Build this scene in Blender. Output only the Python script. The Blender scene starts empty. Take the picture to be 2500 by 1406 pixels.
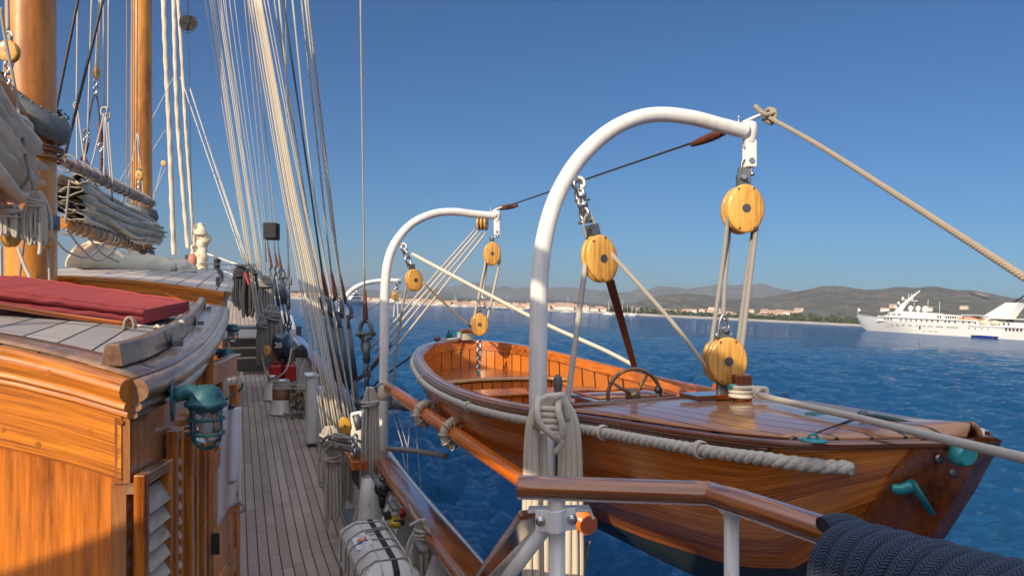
import bpy, math, random
import numpy as np
from mathutils import Vector, Matrix, noise
random.seed(7); np.random.seed(7)
V = Vector
R_ = math.radians
# ---------------------------------------------------------------- camera, sky, sun, exposure
F_PX = 1806.0                    # focal length in photo pixels (photo is 2500 wide)
CX, CY = 1250.0, 736.0           # principal point (level line of the ship's deck)
scene = bpy.context.scene
COL = scene.collection
# the ship rolls about 2.7 degrees: everything on board is laid out in the ship's own frame and turned by RS
RS = (Matrix.Rotation(R_(0.35), 4, 'X') @ Matrix.Rotation(R_(-2.75), 4, 'Y'))
SEA_Z = -4.2
cam_d = bpy.data.cameras.new('camera'); cam = bpy.data.objects.new('camera', cam_d); COL.objects.link(cam)
cam_d.sensor_width = 36; cam_d.lens = 36 * F_PX / 2500.0
cam_d.shift_x = 0; cam_d.shift_y = (CY - 703.0) / 2500.0
cam_d.clip_start = 0.05; cam_d.clip_end = 30000
cam.matrix_world = RS @ Matrix.Rotation(math.pi / 2, 4, 'X')
scene.camera = cam
SUN_EL = 24.5; SUN_AZ = 32.0     # sun behind the camera, to port
sd = V((-math.sin(R_(SUN_AZ)) * math.cos(R_(SUN_EL)), -math.cos(R_(SUN_AZ)) * math.cos(R_(SUN_EL)), math.sin(R_(SUN_EL))))
sun_d = bpy.data.lights.new('sun', 'SUN'); sun_d.energy = 4.7; sun_d.angle = R_(0.5); sun_d.color = (1.0, 0.81, 0.56)
sun = bpy.data.objects.new('sun', sun_d); COL.objects.link(sun)
sun.rotation_euler = (-sd).to_track_quat('-Z', 'Y').to_euler()
world = bpy.data.worlds.new('World'); scene.world = world; world.use_nodes = True
nt = world.node_tree; nt.nodes.clear()
sky = nt.nodes.new('ShaderNodeTexSky'); sky.sky_type = 'NISHITA'; sky.sun_disc = False
sky.sun_elevation = R_(SUN_EL); sky.sun_rotation = R_(180 + SUN_AZ)
sky.altitude = 0; sky.air_density = 1.0; sky.dust_density = 0.35; sky.ozone_density = 3.5
bg = nt.nodes.new('ShaderNodeBackground'); bg.inputs[1].default_value = 0.10
ow = nt.nodes.new('ShaderNodeOutputWorld')
# clear deep blue sky ahead; unseen fill added overhead and sunward to lift shade
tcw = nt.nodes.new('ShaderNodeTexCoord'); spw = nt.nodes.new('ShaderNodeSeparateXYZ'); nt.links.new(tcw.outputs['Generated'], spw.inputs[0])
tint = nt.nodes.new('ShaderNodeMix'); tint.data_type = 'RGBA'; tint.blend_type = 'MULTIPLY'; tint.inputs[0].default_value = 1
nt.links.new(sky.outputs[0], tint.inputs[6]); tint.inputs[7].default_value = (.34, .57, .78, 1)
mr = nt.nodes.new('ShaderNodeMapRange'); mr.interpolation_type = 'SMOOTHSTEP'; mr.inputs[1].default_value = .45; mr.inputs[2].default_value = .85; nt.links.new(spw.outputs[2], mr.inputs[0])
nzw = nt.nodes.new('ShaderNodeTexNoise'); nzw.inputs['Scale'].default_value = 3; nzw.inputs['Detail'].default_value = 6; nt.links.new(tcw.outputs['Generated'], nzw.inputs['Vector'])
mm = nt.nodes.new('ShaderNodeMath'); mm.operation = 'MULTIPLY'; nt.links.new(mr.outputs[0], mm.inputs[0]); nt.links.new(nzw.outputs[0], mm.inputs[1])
fill_overhead = nt.nodes.new('ShaderNodeMix'); fill_overhead.data_type = 'RGBA'; fill_overhead.blend_type = 'ADD'; fill_overhead.clamp_result = False; nt.links.new(mm.outputs[0], fill_overhead.inputs[0])
nt.links.new(tint.outputs[2], fill_overhead.inputs[6]); fill_overhead.inputs[7].default_value = (13, 14, 16, 1)
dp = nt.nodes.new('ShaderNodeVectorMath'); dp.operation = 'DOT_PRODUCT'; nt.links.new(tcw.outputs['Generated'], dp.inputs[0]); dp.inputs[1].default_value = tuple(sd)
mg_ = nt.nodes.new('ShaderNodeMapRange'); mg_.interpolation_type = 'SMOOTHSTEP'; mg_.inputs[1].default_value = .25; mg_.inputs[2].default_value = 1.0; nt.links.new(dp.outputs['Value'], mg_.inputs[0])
fill_sunward = nt.nodes.new('ShaderNodeMix'); fill_sunward.data_type = 'RGBA'; fill_sunward.blend_type = 'ADD'; fill_sunward.clamp_result = False; nt.links.new(mg_.outputs[0], fill_sunward.inputs[0])
nt.links.new(fill_overhead.outputs[2], fill_sunward.inputs[6]); fill_sunward.inputs[7].default_value = (11, 9.2, 7.4, 1)
nt.links.new(fill_sunward.outputs[2], bg.inputs[0]); nt.links.new(bg.outputs[0], ow.inputs[0])
scene.view_settings.view_transform = 'Standard'; scene.view_settings.look = 'None'
scene.view_settings.exposure = 0.12; scene.view_settings.gamma = 1
scene.render.engine = 'CYCLES'

# ---------------------------------------------------------------- frames
TH = math.atan2(CX - 577.0, F_PX)
FW = V((-math.sin(TH), math.cos(TH), 0)); TS = V((math.cos(TH), math.sin(TH), 0)); UP = V((0, 0, 1))
def P(px, py, d):                # a point of the photo at depth d, ship frame
    return V(((px - CX) / F_PX * d, d, (CY - py) / F_PX * d))
def ST(s, t, z=0.0):             # forward, starboard, up in the ship frame
    return FW * s + TS * t + UP * z
def st_of(p): return p.dot(FW), p.dot(TS)
def lerp(a, b, k): return a + (b - a) * k
def interp(x, pts):
    if x <= pts[0][0]: return pts[0][1]
    for (a, fa), (b, fb) in zip(pts, pts[1:]):
        if x <= b: return fa + (fb - fa) * (x - a) / (b - a)
    return pts[-1][1]
def sinterp(x, pts):             # smooth interpolation (Catmull-Rom on a table)
    if x <= pts[0][0]: return pts[0][1]
    if x >= pts[-1][0]: return pts[-1][1]
    for i in range(len(pts) - 1):
        if x <= pts[i + 1][0]:
            x0, y0 = pts[i]; x1, y1 = pts[i + 1]; h = x1 - x0
            m0 = (pts[i + 1][1] - pts[i - 1][1]) / (pts[i + 1][0] - pts[i - 1][0]) if i > 0 else (y1 - y0) / h
            m1 = (pts[i + 2][1] - y0) / (pts[i + 2][0] - x0) if i + 2 < len(pts) else (y1 - y0) / h
            k = (x - x0) / h; k2 = k * k; k3 = k2 * k
            return (2*k3-3*k2+1)*y0 + (k3-2*k2+k)*h*m0 + (-2*k3+3*k2)*y1 + (k3-k2)*h*m1
def spline(pts, n=8):
    pts = [V(p) for p in pts]; out = []
    for i in range(len(pts) - 1):
        p1, p2 = pts[i], pts[i + 1]
        p0 = pts[i - 1] if i > 0 else p1 * 2 - p2
        p3 = pts[i + 2] if i + 2 < len(pts) else p2 * 2 - p1
        for k in range(n):
            t = k / n
            out.append(0.5 * ((2 * p1) + (p2 - p0) * t + (2*p0 - 5*p1 + 4*p2 - p3) * t*t + (3*p1 - p0 - 3*p2 + p3) * t*t*t))
    out.append(pts[-1]); return out
def sag(a, b, drop, n=14):
    return [a.lerp(b, i / n) - UP * drop * 4 * (i / n) * (1 - i / n) for i in range(n + 1)]

# ---------------------------------------------------------------- mesh builder
class MB:
    def __init__(s): s.v = []; s.f = []; s.uv = []; s.mi = []; s.sm = []
    def face(s, idx, uv=None, mi=0, sm=False):
        s.f.append(tuple(idx)); s.uv.append(uv or [(0, 0)] * len(idx)); s.mi.append(mi); s.sm.append(sm)
    def box(s, c, ax, ay, az, sx, sy, sz, mi=0):
        c = V(c); b = len(s.v)
        for dz in (-1, 1):
            for dy in (-1, 1):
                for dx in (-1, 1): s.v.append(c + ax * (dx * sx / 2) + ay * (dy * sy / 2) + az * (dz * sz / 2))
        for q in ((0, 2, 3, 1), (4, 5, 7, 6), (0, 1, 5, 4), (2, 6, 7, 3), (0, 4, 6, 2), (1, 3, 7, 5)):
            s.face([b + i for i in q], [(0, 0), (1, 0), (1, 1), (0, 1)], mi)
        return s
    def bar(s, a, b, w, h, up=UP, mi=0):      # box between two points
        a = V(a); b = V(b); d = (b - a); L = d.length; d.normalize()
        x = d.cross(up).normalized(); u = x.cross(d).normalized()
        return s.box((a + b) / 2, x, d, u, w, L, h, mi)
    def tube(s, pts, r, n=10, caps=True, mi=0, twist=0, flat=1.0, closed=False, up=None):
        pts = [V(p) for p in pts]; N = len(pts); b = len(s.v)
        rs = r if isinstance(r, (list, tuple)) else [r] * N
        L = 0; nrm = None
        for i in range(N):
            if closed: t = pts[(i + 1) % N] - pts[i - 1]
            else: t = pts[min(i + 1, N - 1)] - pts[max(i - 1, 0)]
            if t.length < 1e-9: t = V((0, 0, 1))
            t.normalize()
            if nrm is None:
                g = up or (V((0, 0, 1)) if abs(t.z) < .9 else V((1, 0, 0)))
                nrm = (g - t * g.dot(t)).normalized()
            else:
                nrm = nrm - t * nrm.dot(t)
                nrm = nrm.normalized() if nrm.length > 1e-6 else t.orthogonal().normalized()
            bn = t.cross(nrm)
            for k in range(n):
                a = 2 * math.pi * k / n + twist * i
                s.v.append(pts[i] + (nrm * math.cos(a) * flat + bn * math.sin(a)) * rs[i])
        M = N if closed else N - 1
        for i in range(M):
            j = (i + 1) % N
            L2 = L + (pts[j] - pts[i]).length
            for k in range(n):
                k2 = (k + 1) % n
                s.face([b + i*n + k, b + i*n + k2, b + j*n + k2, b + j*n + k],
                       [(k / n, L), ((k + 1) / n, L), ((k + 1) / n, L2), (k / n, L2)], mi, True)
            L = L2
        if caps and not closed:
            s.face([b + k for k in range(n)][::-1], None, mi); s.face([b + (N - 1) * n + k for k in range(n)], None, mi)
        return s
    def lathe(s, o, ax, prof, n=20, mi=0, ux=None, sx=1.0, sy=1.0):   # prof: (radius, height along ax)
        o = V(o); ax = V(ax).normalized()
        ux = (ux - ax * ux.dot(ax)).normalized() if ux else ax.orthogonal().normalized()
        uy = ax.cross(ux); b = len(s.v)
        for (r, h) in prof:
            for k in range(n):
                a = 2 * math.pi * k / n
                s.v.append(o + ax * h + ux * (math.cos(a) * r * sx) + uy * (math.sin(a) * r * sy))
        for i in range(len(prof) - 1):
            for k in range(n):
                k2 = (k + 1) % n
                s.face([b + i*n + k, b + i*n + k2, b + (i+1)*n + k2, b + (i+1)*n + k],
                       [(k/n, prof[i][1]), ((k+1)/n, prof[i][1]), ((k+1)/n, prof[i+1][1]), (k/n, prof[i+1][1])], mi, True)
        s.face([b + k for k in range(n)][::-1], None, mi); s.face([b + (len(prof)-1)*n + k for k in range(n)], None, mi)
        return s
    def ball(s, c, r, ax=UP, n=14, m=8, sx=1, sy=1, sz=1, mi=0, ux=None):
        return s.lathe(c, ax, [(max(r * math.sin(math.pi * i / m), 1e-4), -r * sz * math.cos(math.pi * i / m)) for i in range(m + 1)], n, mi, ux, sx, sy)
    def prism(s, poly, off, mi=0, sm=False):  # poly: list of 3D points, off: extrusion vector
        b = len(s.v); n = len(poly)
        for p in poly: s.v.append(V(p))
        for p in poly: s.v.append(V(p) + off)
        s.face(list(range(b, b + n))[::-1], None, mi); s.face(list(range(b + n, b + 2 * n)), None, mi)
        for i in range(n):
            j = (i + 1) % n; s.face([b + i, b + j, b + n + j, b + n + i], [(0, 0), (1, 0), (1, 1), (0, 1)], mi, sm)
        return s
    def grid(s, rows, mi=0, sm=True, flip=False, uvs=None):
        b = len(s.v); m = len(rows[0])
        for r in rows:
            for p in r: s.v.append(V(p))
        for i in range(len(rows) - 1):
            for k in range(m - 1):
                q = [b + i*m + k, b + i*m + k + 1, b + (i+1)*m + k + 1, b + (i+1)*m + k]
                u = [(i, k), (i, k+1), (i+1, k+1), (i+1, k)]
                if uvs: u = [uvs(*x) for x in u]
                else: u = [(x[0] / (len(rows) - 1), x[1] / (m - 1)) for x in u]
                if flip: q = q[::-1]; u = u[::-1]
                s.face(q, u, mi, sm)
        return s
    def sweep(s, path, prof, nrm=None, mi=0, caps=True, smooth=True):  # prof: (out, up) closed polygon; out = right of path
        path = [V(p) for p in path]; N = len(path); n = len(prof); b = len(s.v); L = 0
        for i in range(N):
            t = (path[min(i + 1, N - 1)] - path[max(i - 1, 0)]); t.z = 0; t.normalize()
            o = t.cross(UP)
            for (a, u) in prof: s.v.append(path[i] + o * a + UP * u)
        for i in range(N - 1):
            L2 = L + (path[i + 1] - path[i]).length
            for k in range(n):
                k2 = (k + 1) % n
                s.face([b + i*n + k, b + i*n + k2, b + (i+1)*n + k2, b + (i+1)*n + k],
                       [(k / n, L), ((k + 1) / n, L), ((k + 1) / n, L2), (k / n, L2)], mi, smooth)
            L = L2
        if caps:
            s.face([b + k for k in range(n)][::-1], None, mi); s.face([b + (N - 1) * n + k for k in range(n)], None, mi)
        return s
SHIP = []
def build(mb, name, mat, parent=None, bevel=0, solid=0, subdiv=0, label=None, autosm=None):
    me = bpy.data.meshes.new(name)
    me.from_pydata([tuple(p) for p in mb.v], [], mb.f)
    me.polygons.foreach_set('use_smooth', mb.sm)
    me.polygons.foreach_set('material_index', mb.mi)
    uvl = me.uv_layers.new(name='UVMap')
    flat = [c for f in mb.uv for p in f for c in p]
    uvl.data.foreach_set('uv', flat)
    for m in (mat if isinstance(mat, (list, tuple)) else [mat]): me.materials.append(m)
    me.update()
    if autosm: me.set_sharp_from_angle(angle=R_(autosm))
    o = bpy.data.objects.new(name, me); COL.objects.link(o)
    if parent:
        o.parent = parent
        if parent.type == 'EMPTY': o.matrix_parent_inverse = Matrix.Translation(-parent.location)
    if solid:
        m = o.modifiers.new('s', 'SOLIDIFY'); m.thickness = solid; m.offset = 0
    if bevel:
        m = o.modifiers.new('b', 'BEVEL'); m.width = bevel; m.segments = 2; m.limit_method = 'ANGLE'; m.angle_limit = R_(35)
    if subdiv:
        m = o.modifiers.new('d', 'SUBSURF'); m.levels = subdiv; m.render_levels = subdiv
    if label: o['label'] = label
    return o
def thing(name, label, cat, loc=(0, 0, 0), group=None, ship=True):
    o = bpy.data.objects.new(name, None); COL.objects.link(o); o.location = loc; o.empty_display_size = .1
    o['label'] = label; o['category'] = cat
    if group: o['group'] = group
    if ship: SHIP.append(o)
    return o
def tag(o, label, cat, group=None, ship=True):
    o['label'] = label; o['category'] = cat
    if group: o['group'] = group
    if ship: SHIP.append(o)
    return o
def struct(o, ship=False, kind='structure'):
    o['kind'] = kind
    if ship: SHIP.append(o)
    return o
def dup(root, off, label=None, group=None):
    r = root.copy(); COL.objects.link(r); r.location = root.location + V(off)
    if label: r['label'] = label
    if group: r['group'] = group
    for ch in list(root.children):
        c = ch.copy(); COL.objects.link(c); c.parent = r
        for g in list(ch.children):
            d = g.copy(); COL.objects.link(d); d.parent = c
    return r

# ---------------------------------------------------------------- materials
def M_(name):
    m = bpy.data.materials.new(name); m.use_nodes = True
    n = m.node_tree; b = n.nodes['Principled BSDF']; return m, n, b
def nd(n, t, **kw):
    x = n.nodes.new(t)
    for k, v in kw.items(): setattr(x, k, v)
    return x
def ramp(n, fac, stops, interp_='LINEAR'):
    r = nd(n, 'ShaderNodeValToRGB'); r.color_ramp.interpolation = interp_
    e = r.color_ramp.elements
    while len(e) < len(stops): e.new(.5)
    for i, (p, c) in enumerate(stops): e[i].position = p; e[i].color = (*c, 1)
    n.links.new(fac, r.inputs[0]); return r.outputs[0]
def math_(n, op, a, b=None, c=None):
    x = nd(n, 'ShaderNodeMath', operation=op)
    for i, q in enumerate((a, b, c)):
        if q is None: continue
        if hasattr(q, 'links') or hasattr(q, 'is_linked'): n.links.new(q, x.inputs[i])
        else: x.inputs[i].default_value = q
    return x.outputs[0]
def mixc(n, fac, a, b, mode='MIX'):
    x = nd(n, 'ShaderNodeMix', data_type='RGBA', blend_type=mode)
    for s_, q in ((x.inputs[0], fac), (x.inputs[6], a), (x.inputs[7], b)):
        if hasattr(q, 'is_linked'): n.links.new(q, s_)
        else: s_.default_value = q if not isinstance(q, tuple) else (*q, 1)
    return x.outputs[2]
def noise_(n, vec, scale, detail=4, rough=.55, dist=0):
    x = nd(n, 'ShaderNodeTexNoise'); x.inputs['Scale'].default_value = scale; x.inputs['Detail'].default_value = detail
    x.inputs['Roughness'].default_value = rough; x.inputs['Distortion'].default_value = dist
    if vec is not None: n.links.new(vec, x.inputs['Vector'])
    return x.outputs[0]
def bump_(n, b, h, strength=.3, dist=.01):
    x = nd(n, 'ShaderNodeBump'); x.inputs['Strength'].default_value = strength; x.inputs['Distance'].default_value = dist
    n.links.new(h, x.inputs['Height']); n.links.new(x.outputs[0], b.inputs['Normal'])
def coords(n, axis='F', scale=(1, 1, 1)):    # object coordinates turned so that the grain runs along Y
    tc = nd(n, 'ShaderNodeTexCoord')
    if axis == 'UV':
        mp = nd(n, 'ShaderNodeMapping'); mp.inputs['Scale'].default_value = scale
        n.links.new(tc.outputs['UV'], mp.inputs[0]); return mp.outputs[0]
    rot = nd(n, 'ShaderNodeMapping')
    if axis == 'F': rot.inputs['Rotation'].default_value = (0, 0, -TH)
    elif axis == 'T': rot.inputs['Rotation'].default_value = (0, 0, -TH + math.pi / 2)
    elif axis == 'Z': rot.inputs['Rotation'].default_value = (math.pi / 2, 0, 0)
    n.links.new(tc.outputs['Object'], rot.inputs[0])
    mp = nd(n, 'ShaderNodeMapping'); mp.inputs['Scale'].default_value = scale
    n.links.new(rot.outputs[0], mp.inputs[0]); return mp.outputs[0]
def wood(name, dark, light, axis='F', rough=.35, coat=.6, gs=1.0, bump=.05):
    m, n, b = M_(name)
    sc = (9 * gs, 1.3 * gs, 1) if axis == 'UV' else (26 * gs, 1.6 * gs, 26 * gs)
    v = coords(n, axis, sc)
    g = noise_(n, v, 1.6, 8, .65, .25)
    v2 = coords(n, axis, (2.2, .5, 1) if axis == 'UV' else (3, .7, 3))
    g2 = noise_(n, v2, 1.3, 4)
    f = math_(n, 'ADD', math_(n, 'MULTIPLY', g, .55), math_(n, 'MULTIPLY', g2, .45))
    c = ramp(n, f, [(.38, dark), (.49, tuple(a * .4 + c_ * .6 for a, c_ in zip(dark, light))), (.58, light)])
    n.links.new(c, b.inputs['Base Color'])
    rr = ramp(n, noise_(n, coords(n, axis, (1, 1, 1)), 14, 5), [(.3, (rough * .7,) * 3), (.7, (rough * 1.35,) * 3)])
    n.links.new(rr, b.inputs['Roughness'])
    b.inputs['Coat Weight'].default_value = coat; b.inputs['Coat Roughness'].default_value = .12
    bump_(n, b, g, bump, .004)
    return m
def planks(name, c1, c2, seam, width, axis='F', rough=.7, blen=1.6, seamw=.07, coat=0, varn=.5, stain=.25):
    m, n, b = M_(name)
    v = coords(n, axis); sp = nd(n, 'ShaderNodeSeparateXYZ'); n.links.new(v, sp.inputs[0])
    q = math_(n, 'DIVIDE', sp.outputs[0] if axis != 'Zx' else sp.outputs[0], width)
    idn = math_(n, 'FLOOR', q); fr = math_(n, 'FRACT', q)
    wn = nd(n, 'ShaderNodeTexWhiteNoise', noise_dimensions='1D'); n.links.new(idn, wn.inputs['W'])
    e = math_(n, 'ABSOLUTE', math_(n, 'SUBTRACT', fr, .5))
    se = math_(n, 'GREATER_THAN', e, .5 - seamw)
    yy = math_(n, 'ADD', math_(n, 'DIVIDE', sp.outputs[1], blen), math_(n, 'MULTIPLY', wn.outputs['Value'], 7.3))
    bid = math_(n, 'FLOOR', yy); fy = math_(n, 'FRACT', yy)
    bs = math_(n, 'LESS_THAN', fy, .005 / blen * 1.2)
    seamf = math_(n, 'MAXIMUM', se, bs)
    wn2 = nd(n, 'ShaderNodeTexWhiteNoise', noise_dimensions='2D')
    cb = nd(n, 'ShaderNodeCombineXYZ'); n.links.new(idn, cb.inputs[0]); n.links.new(bid, cb.inputs[1]); n.links.new(cb.outputs[0], wn2.inputs['Vector'])
    g = noise_(n, coords(n, axis, (60, 3, 60)), 1.3, 7, .65, .3)
    big = noise_(n, coords(n, axis, (1.2, .7, 1.2)), 1.7, 4)
    f = math_(n, 'ADD', math_(n, 'MULTIPLY', wn2.outputs['Value'], varn), math_(n, 'MULTIPLY', g, 1 - varn))
    col = mixc(n, f, c1, c2)
    col = mixc(n, math_(n, 'MULTIPLY', ramp_v(n, big, .45, .7), stain), col, tuple(x * .45 for x in c1))
    col = mixc(n, seamf, col, seam)
    n.links.new(col, b.inputs['Base Color'])
    rr = math_(n, 'ADD', math_(n, 'MULTIPLY', g, .25), rough - .12); n.links.new(rr, b.inputs['Roughness'])
    b.inputs['Coat Weight'].default_value = coat; b.inputs['Coat Roughness'].default_value = .06
    h = math_(n, 'SUBTRACT', math_(n, 'MULTIPLY', g, .3), math_(n, 'MULTIPLY', seamf, 1.0))
    bump_(n, b, h, .5 if not coat else .12, .004)
    return m
def ramp_v(n, v, lo, hi):
    x = nd(n, 'ShaderNodeMapRange'); x.inputs[1].default_value = lo; x.inputs[2].default_value = hi
    n.links.new(v, x.inputs[0]); return x.outputs[0]
def plain(name, col, rough=.5, metal=0, coat=0, var=.12, ns=6, bump=0, bs=40, spec=.5, trans=0, sheen=0):
    m, n, b = M_(name)
    tc = coords(n, 'F')
    f = noise_(n, tc, ns, 6, .6)
    c = ramp(n, f, [(.3, tuple(x * (1 - var) for x in col)), (.7, tuple(min(1, x * (1 + var)) for x in col))])
    n.links.new(c, b.inputs['Base Color'])
    b.inputs['Roughness'].default_value = rough; b.inputs['Metallic'].default_value = metal
    b.inputs['Coat Weight'].default_value = coat; b.inputs['Specular IOR Level'].default_value = spec
    b.inputs['Transmission Weight'].default_value = trans
    if sheen: b.inputs['Sheen Weight'].default_value = sheen
    if bump: bump_(n, b, noise_(n, tc, bs, 5), bump, .01)
    return m
def rope_mat(name, col, col2, turns=55, rough=.85, bump=.6):
    m, n, b = M_(name)
    tc = nd(n, 'ShaderNodeTexCoord'); sp = nd(n, 'ShaderNodeSeparateXYZ'); n.links.new(tc.outputs['UV'], sp.inputs[0])
    a = math_(n, 'ADD', math_(n, 'MULTIPLY', sp.outputs[1], turns), math_(n, 'MULTIPLY', sp.outputs[0], 3))
    w = math_(n, 'SINE', math_(n, 'MULTIPLY', a, 6.2832))
    w = math_(n, 'MULTIPLY_ADD', w, .5, .5)
    big = noise_(n, coords(n, 'F'), 9, 4)
    f = math_(n, 'ADD', math_(n, 'MULTIPLY', w, .7), math_(n, 'MULTIPLY', big, .3))
    c = ramp(n, f, [(.1, col2), (.6, col)])
    n.links.new(c, b.inputs['Base Color']); b.inputs['Roughness'].default_value = rough
    b.inputs['Sheen Weight'].default_value = .2
    bump_(n, b, w, bump, .004); return m
MAHOG = wood('mahogany_varnish', (.20, .045, .006), (.66, .19, .022), 'F', .28, .55)
MAHOG_T = wood('mahogany_varnish_athwart', (.10, .022, .004), (.50, .14, .02), 'T', .28, .55)
MAHOG_Z = wood('mahogany_varnish_upright', (.11, .024, .004), (.50, .14, .02), 'Z', .3, .4)
MAHOG_D = wood('dark_mahogany', (.045, .011, .003), (.20, .055, .012), 'UV', .22, 1)
CAPW = wood('rail_cap_varnish', (.09, .024, .006), (.34, .11, .024), 'UV', .16, 1, .8, .02)
SPARW = wood('spar_varnish', (.50, .11, .008), (.84, .22, .014), 'UV', .25, .8, .5, .02)
MASTW = wood('mast_varnish', (.34, .11, .012), (.72, .30, .035), 'UV', .35, .5, .35, .02)
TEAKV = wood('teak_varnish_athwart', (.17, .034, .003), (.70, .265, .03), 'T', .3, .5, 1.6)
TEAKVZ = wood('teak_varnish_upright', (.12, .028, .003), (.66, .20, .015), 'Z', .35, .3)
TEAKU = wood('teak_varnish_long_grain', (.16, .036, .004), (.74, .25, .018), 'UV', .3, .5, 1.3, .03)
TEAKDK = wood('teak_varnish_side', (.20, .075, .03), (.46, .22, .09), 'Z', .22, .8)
TEAKF = wood('teak_varnish_fore', (.16, .08, .04), (.34, .20, .12), 'F', .36, .5)
GRABW = wood('grab_rail_wood', (.07, .035, .025), (.20, .12, .085), 'F', .35, .25)
PALEW = wood('louvre_pale_wood', (.30, .23, .17), (.50, .40, .31), 'F', .7, 0)
BLOCKW = wood('block_shell_varnish', (.30, .13, .02), (.78, .42, .09), 'Z', .42, .3, 1.6, .1)
DECK = planks('deck_planks', (.26, .20, .17), (.51, .42, .365), (.035, .032, .03), .105, 'F', .75, 1.9, .055)
ROOF = planks('roof_planks', (.27, .25, .24), (.50, .45, .41), (.02, .018, .016), .105, 'F', .6, 2.3, .035)
ROOF2 = planks('forward_roof_planks', (.36, .32, .30), (.58, .52, .46), (.02, .018, .016), .21, 'F', .6, 2.3, .035)
BDECK = planks('launch_deck_planks', (.32, .13, .06), (.50, .24, .11), (.012, .006, .004), .085, 'F', .3, 9.0, .055, .6, .25, 0)
LINING = planks('launch_lining_planks', (.36, .095, .012), (.66, .21, .03), (.03, .01, .004), .11, 'Z', .3, 9.0, .05, .5, .5, 0)
def paint(name, col, rough):
    m, n, b = M_(name)
    st = noise_(n, coords(n, 'F', (30, 30, 1.5)), 1.2, 5, .6); bl = noise_(n, coords(n, 'F'), 2.5, 5); sp = noise_(n, coords(n, 'F'), 34, 3, .6)
    f = math_(n, 'ADD', math_(n, 'MULTIPLY', st, .5), math_(n, 'MULTIPLY', bl, .5))
    c = ramp(n, f, [(.38, tuple(x * .78 for x in col)), (.55, col)])
    c = mixc(n, ramp_v(n, sp, .70, .74), c, (.30, .16, .07))
    n.links.new(c, b.inputs['Base Color']); n.links.new(ramp(n, bl, [(.3, (rough * .8,) * 3), (.7, (rough * 1.5,) * 3)]), b.inputs['Roughness'])
    b.inputs['Coat Weight'].default_value = .2; bump_(n, b, bl, .15, .004); return m
WHITE = paint('white_paint', (.78, .78, .76), .3)
WHITE2 = paint('bulwark_white_paint', (.70, .72, .73), .42)
ROPEW = rope_mat('white_rope', (.66, .60, .50), (.50, .45, .37), 130, .85, .25)
ROPEB = rope_mat('weathered_white_rope', (.50, .47, .42), (.32, .30, .26), 130, .85, .3)
ROPEG = rope_mat('grey_rope', (.30, .29, .27), (.18, .17, .16), 130, .85, .3)
ROPEC = rope_mat('cream_halyard', (.62, .56, .45), (.46, .41, .32), 120, .85, .2)
ROPEK = rope_mat('black_rope', (.035, .035, .04), (.012, .012, .014))
WIRE = rope_mat('braided_wire', (.42, .40, .36), (.05, .05, .05), 12)
WIRED = plain('dark_wire', (.055, .05, .05), .5, .3, 0, .2, 20)
TAN = rope_mat('tan_rope', (.38, .32, .24), (.20, .16, .11))
CANVAS = plain('sail_canvas', (.64, .58, .47), .9, 0, 0, .14, 3, .5, 8)
CANVG = plain('grey_sail_canvas', (.62, .56, .46), .9, 0, 0, .22, 4, .5, 8)
CREAM = plain('cream_cover_canvas', (.76, .66, .48), .85, 0, 0, .10, 2.5, .6, 5)
STEEL = plain('stainless_steel', (.55, .55, .56), .28, 1, 0, .2, 12)
GALV = plain('galvanised_steel', (.13, .15, .17), .5, .5, 0, .25, 18, .2, 60)
VERD = plain('verdigris_bronze', (.03, .12, .145), .5, .35, 0, .35, 14, .2, 60)
TEAL = plain('teal_bronze', (.015, .24, .25), .35, .2, .3, .3, 12)
LEATH = plain('brown_leather', (.12, .035, .022), .6, 0, 0, .3, 18, .3, 60)
LEATHG = plain('grey_leather', (.13, .14, .14), .6, 0, 0, .3, 10, .3, 40)
BLACKC = plain('black_canvas', (.02, .02, .022), .8, 0, 0, .3, 10)
BLACK = plain('black_plastic', (.015, .016, .018), .45, 0, 0, .2, 10)
RED = plain('red_cushion_cloth', (.40, .075, .075), .95, 0, 0, .1, 3, .25, 9, .1, 0, 0)
REDP = plain('red_plastic', (.45, .012, .012), .4, 0, .2, .15, 8)
NAVYP = plain('navy_engine_cowl', (.02, .035, .06), .3, 0, .5, .1, 6)
GREYR = plain('stone_white_cover', (.62, .62, .60), .35, 0, .2, .05, 4)
WEB = plain('brown_webbing', (.17, .075, .05), .8, 0, 0, .15, 30)
TOWEL = plain('white_towel', (.74, .72, .78), .95, 0, 0, .05, 20, .5, 200, .2, 0, .4)
ANTIF = plain('dark_bottom_paint', (.03, .042, .048), .5, 0, .15, .2, 5)
LIP = plain('sheave_dark', (.06, .055, .05), .5, .4, 0, .2, 30)
m, n, b = M_('lamp_glass'); b.inputs['Base Color'].default_value = (.8, .85, .85, 1); b.inputs['Roughness'].default_value = .03
b.inputs['Transmission Weight'].default_value = .9; b.inputs['IOR'].default_value = 1.2; GLASS = m
n.links.new(ramp(n, noise_(n, coords(n, 'F'), 30), [(.3, (.7, .75, .75)), (.7, (.85, .88, .86))]), b.inputs['Base Color'])
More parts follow.
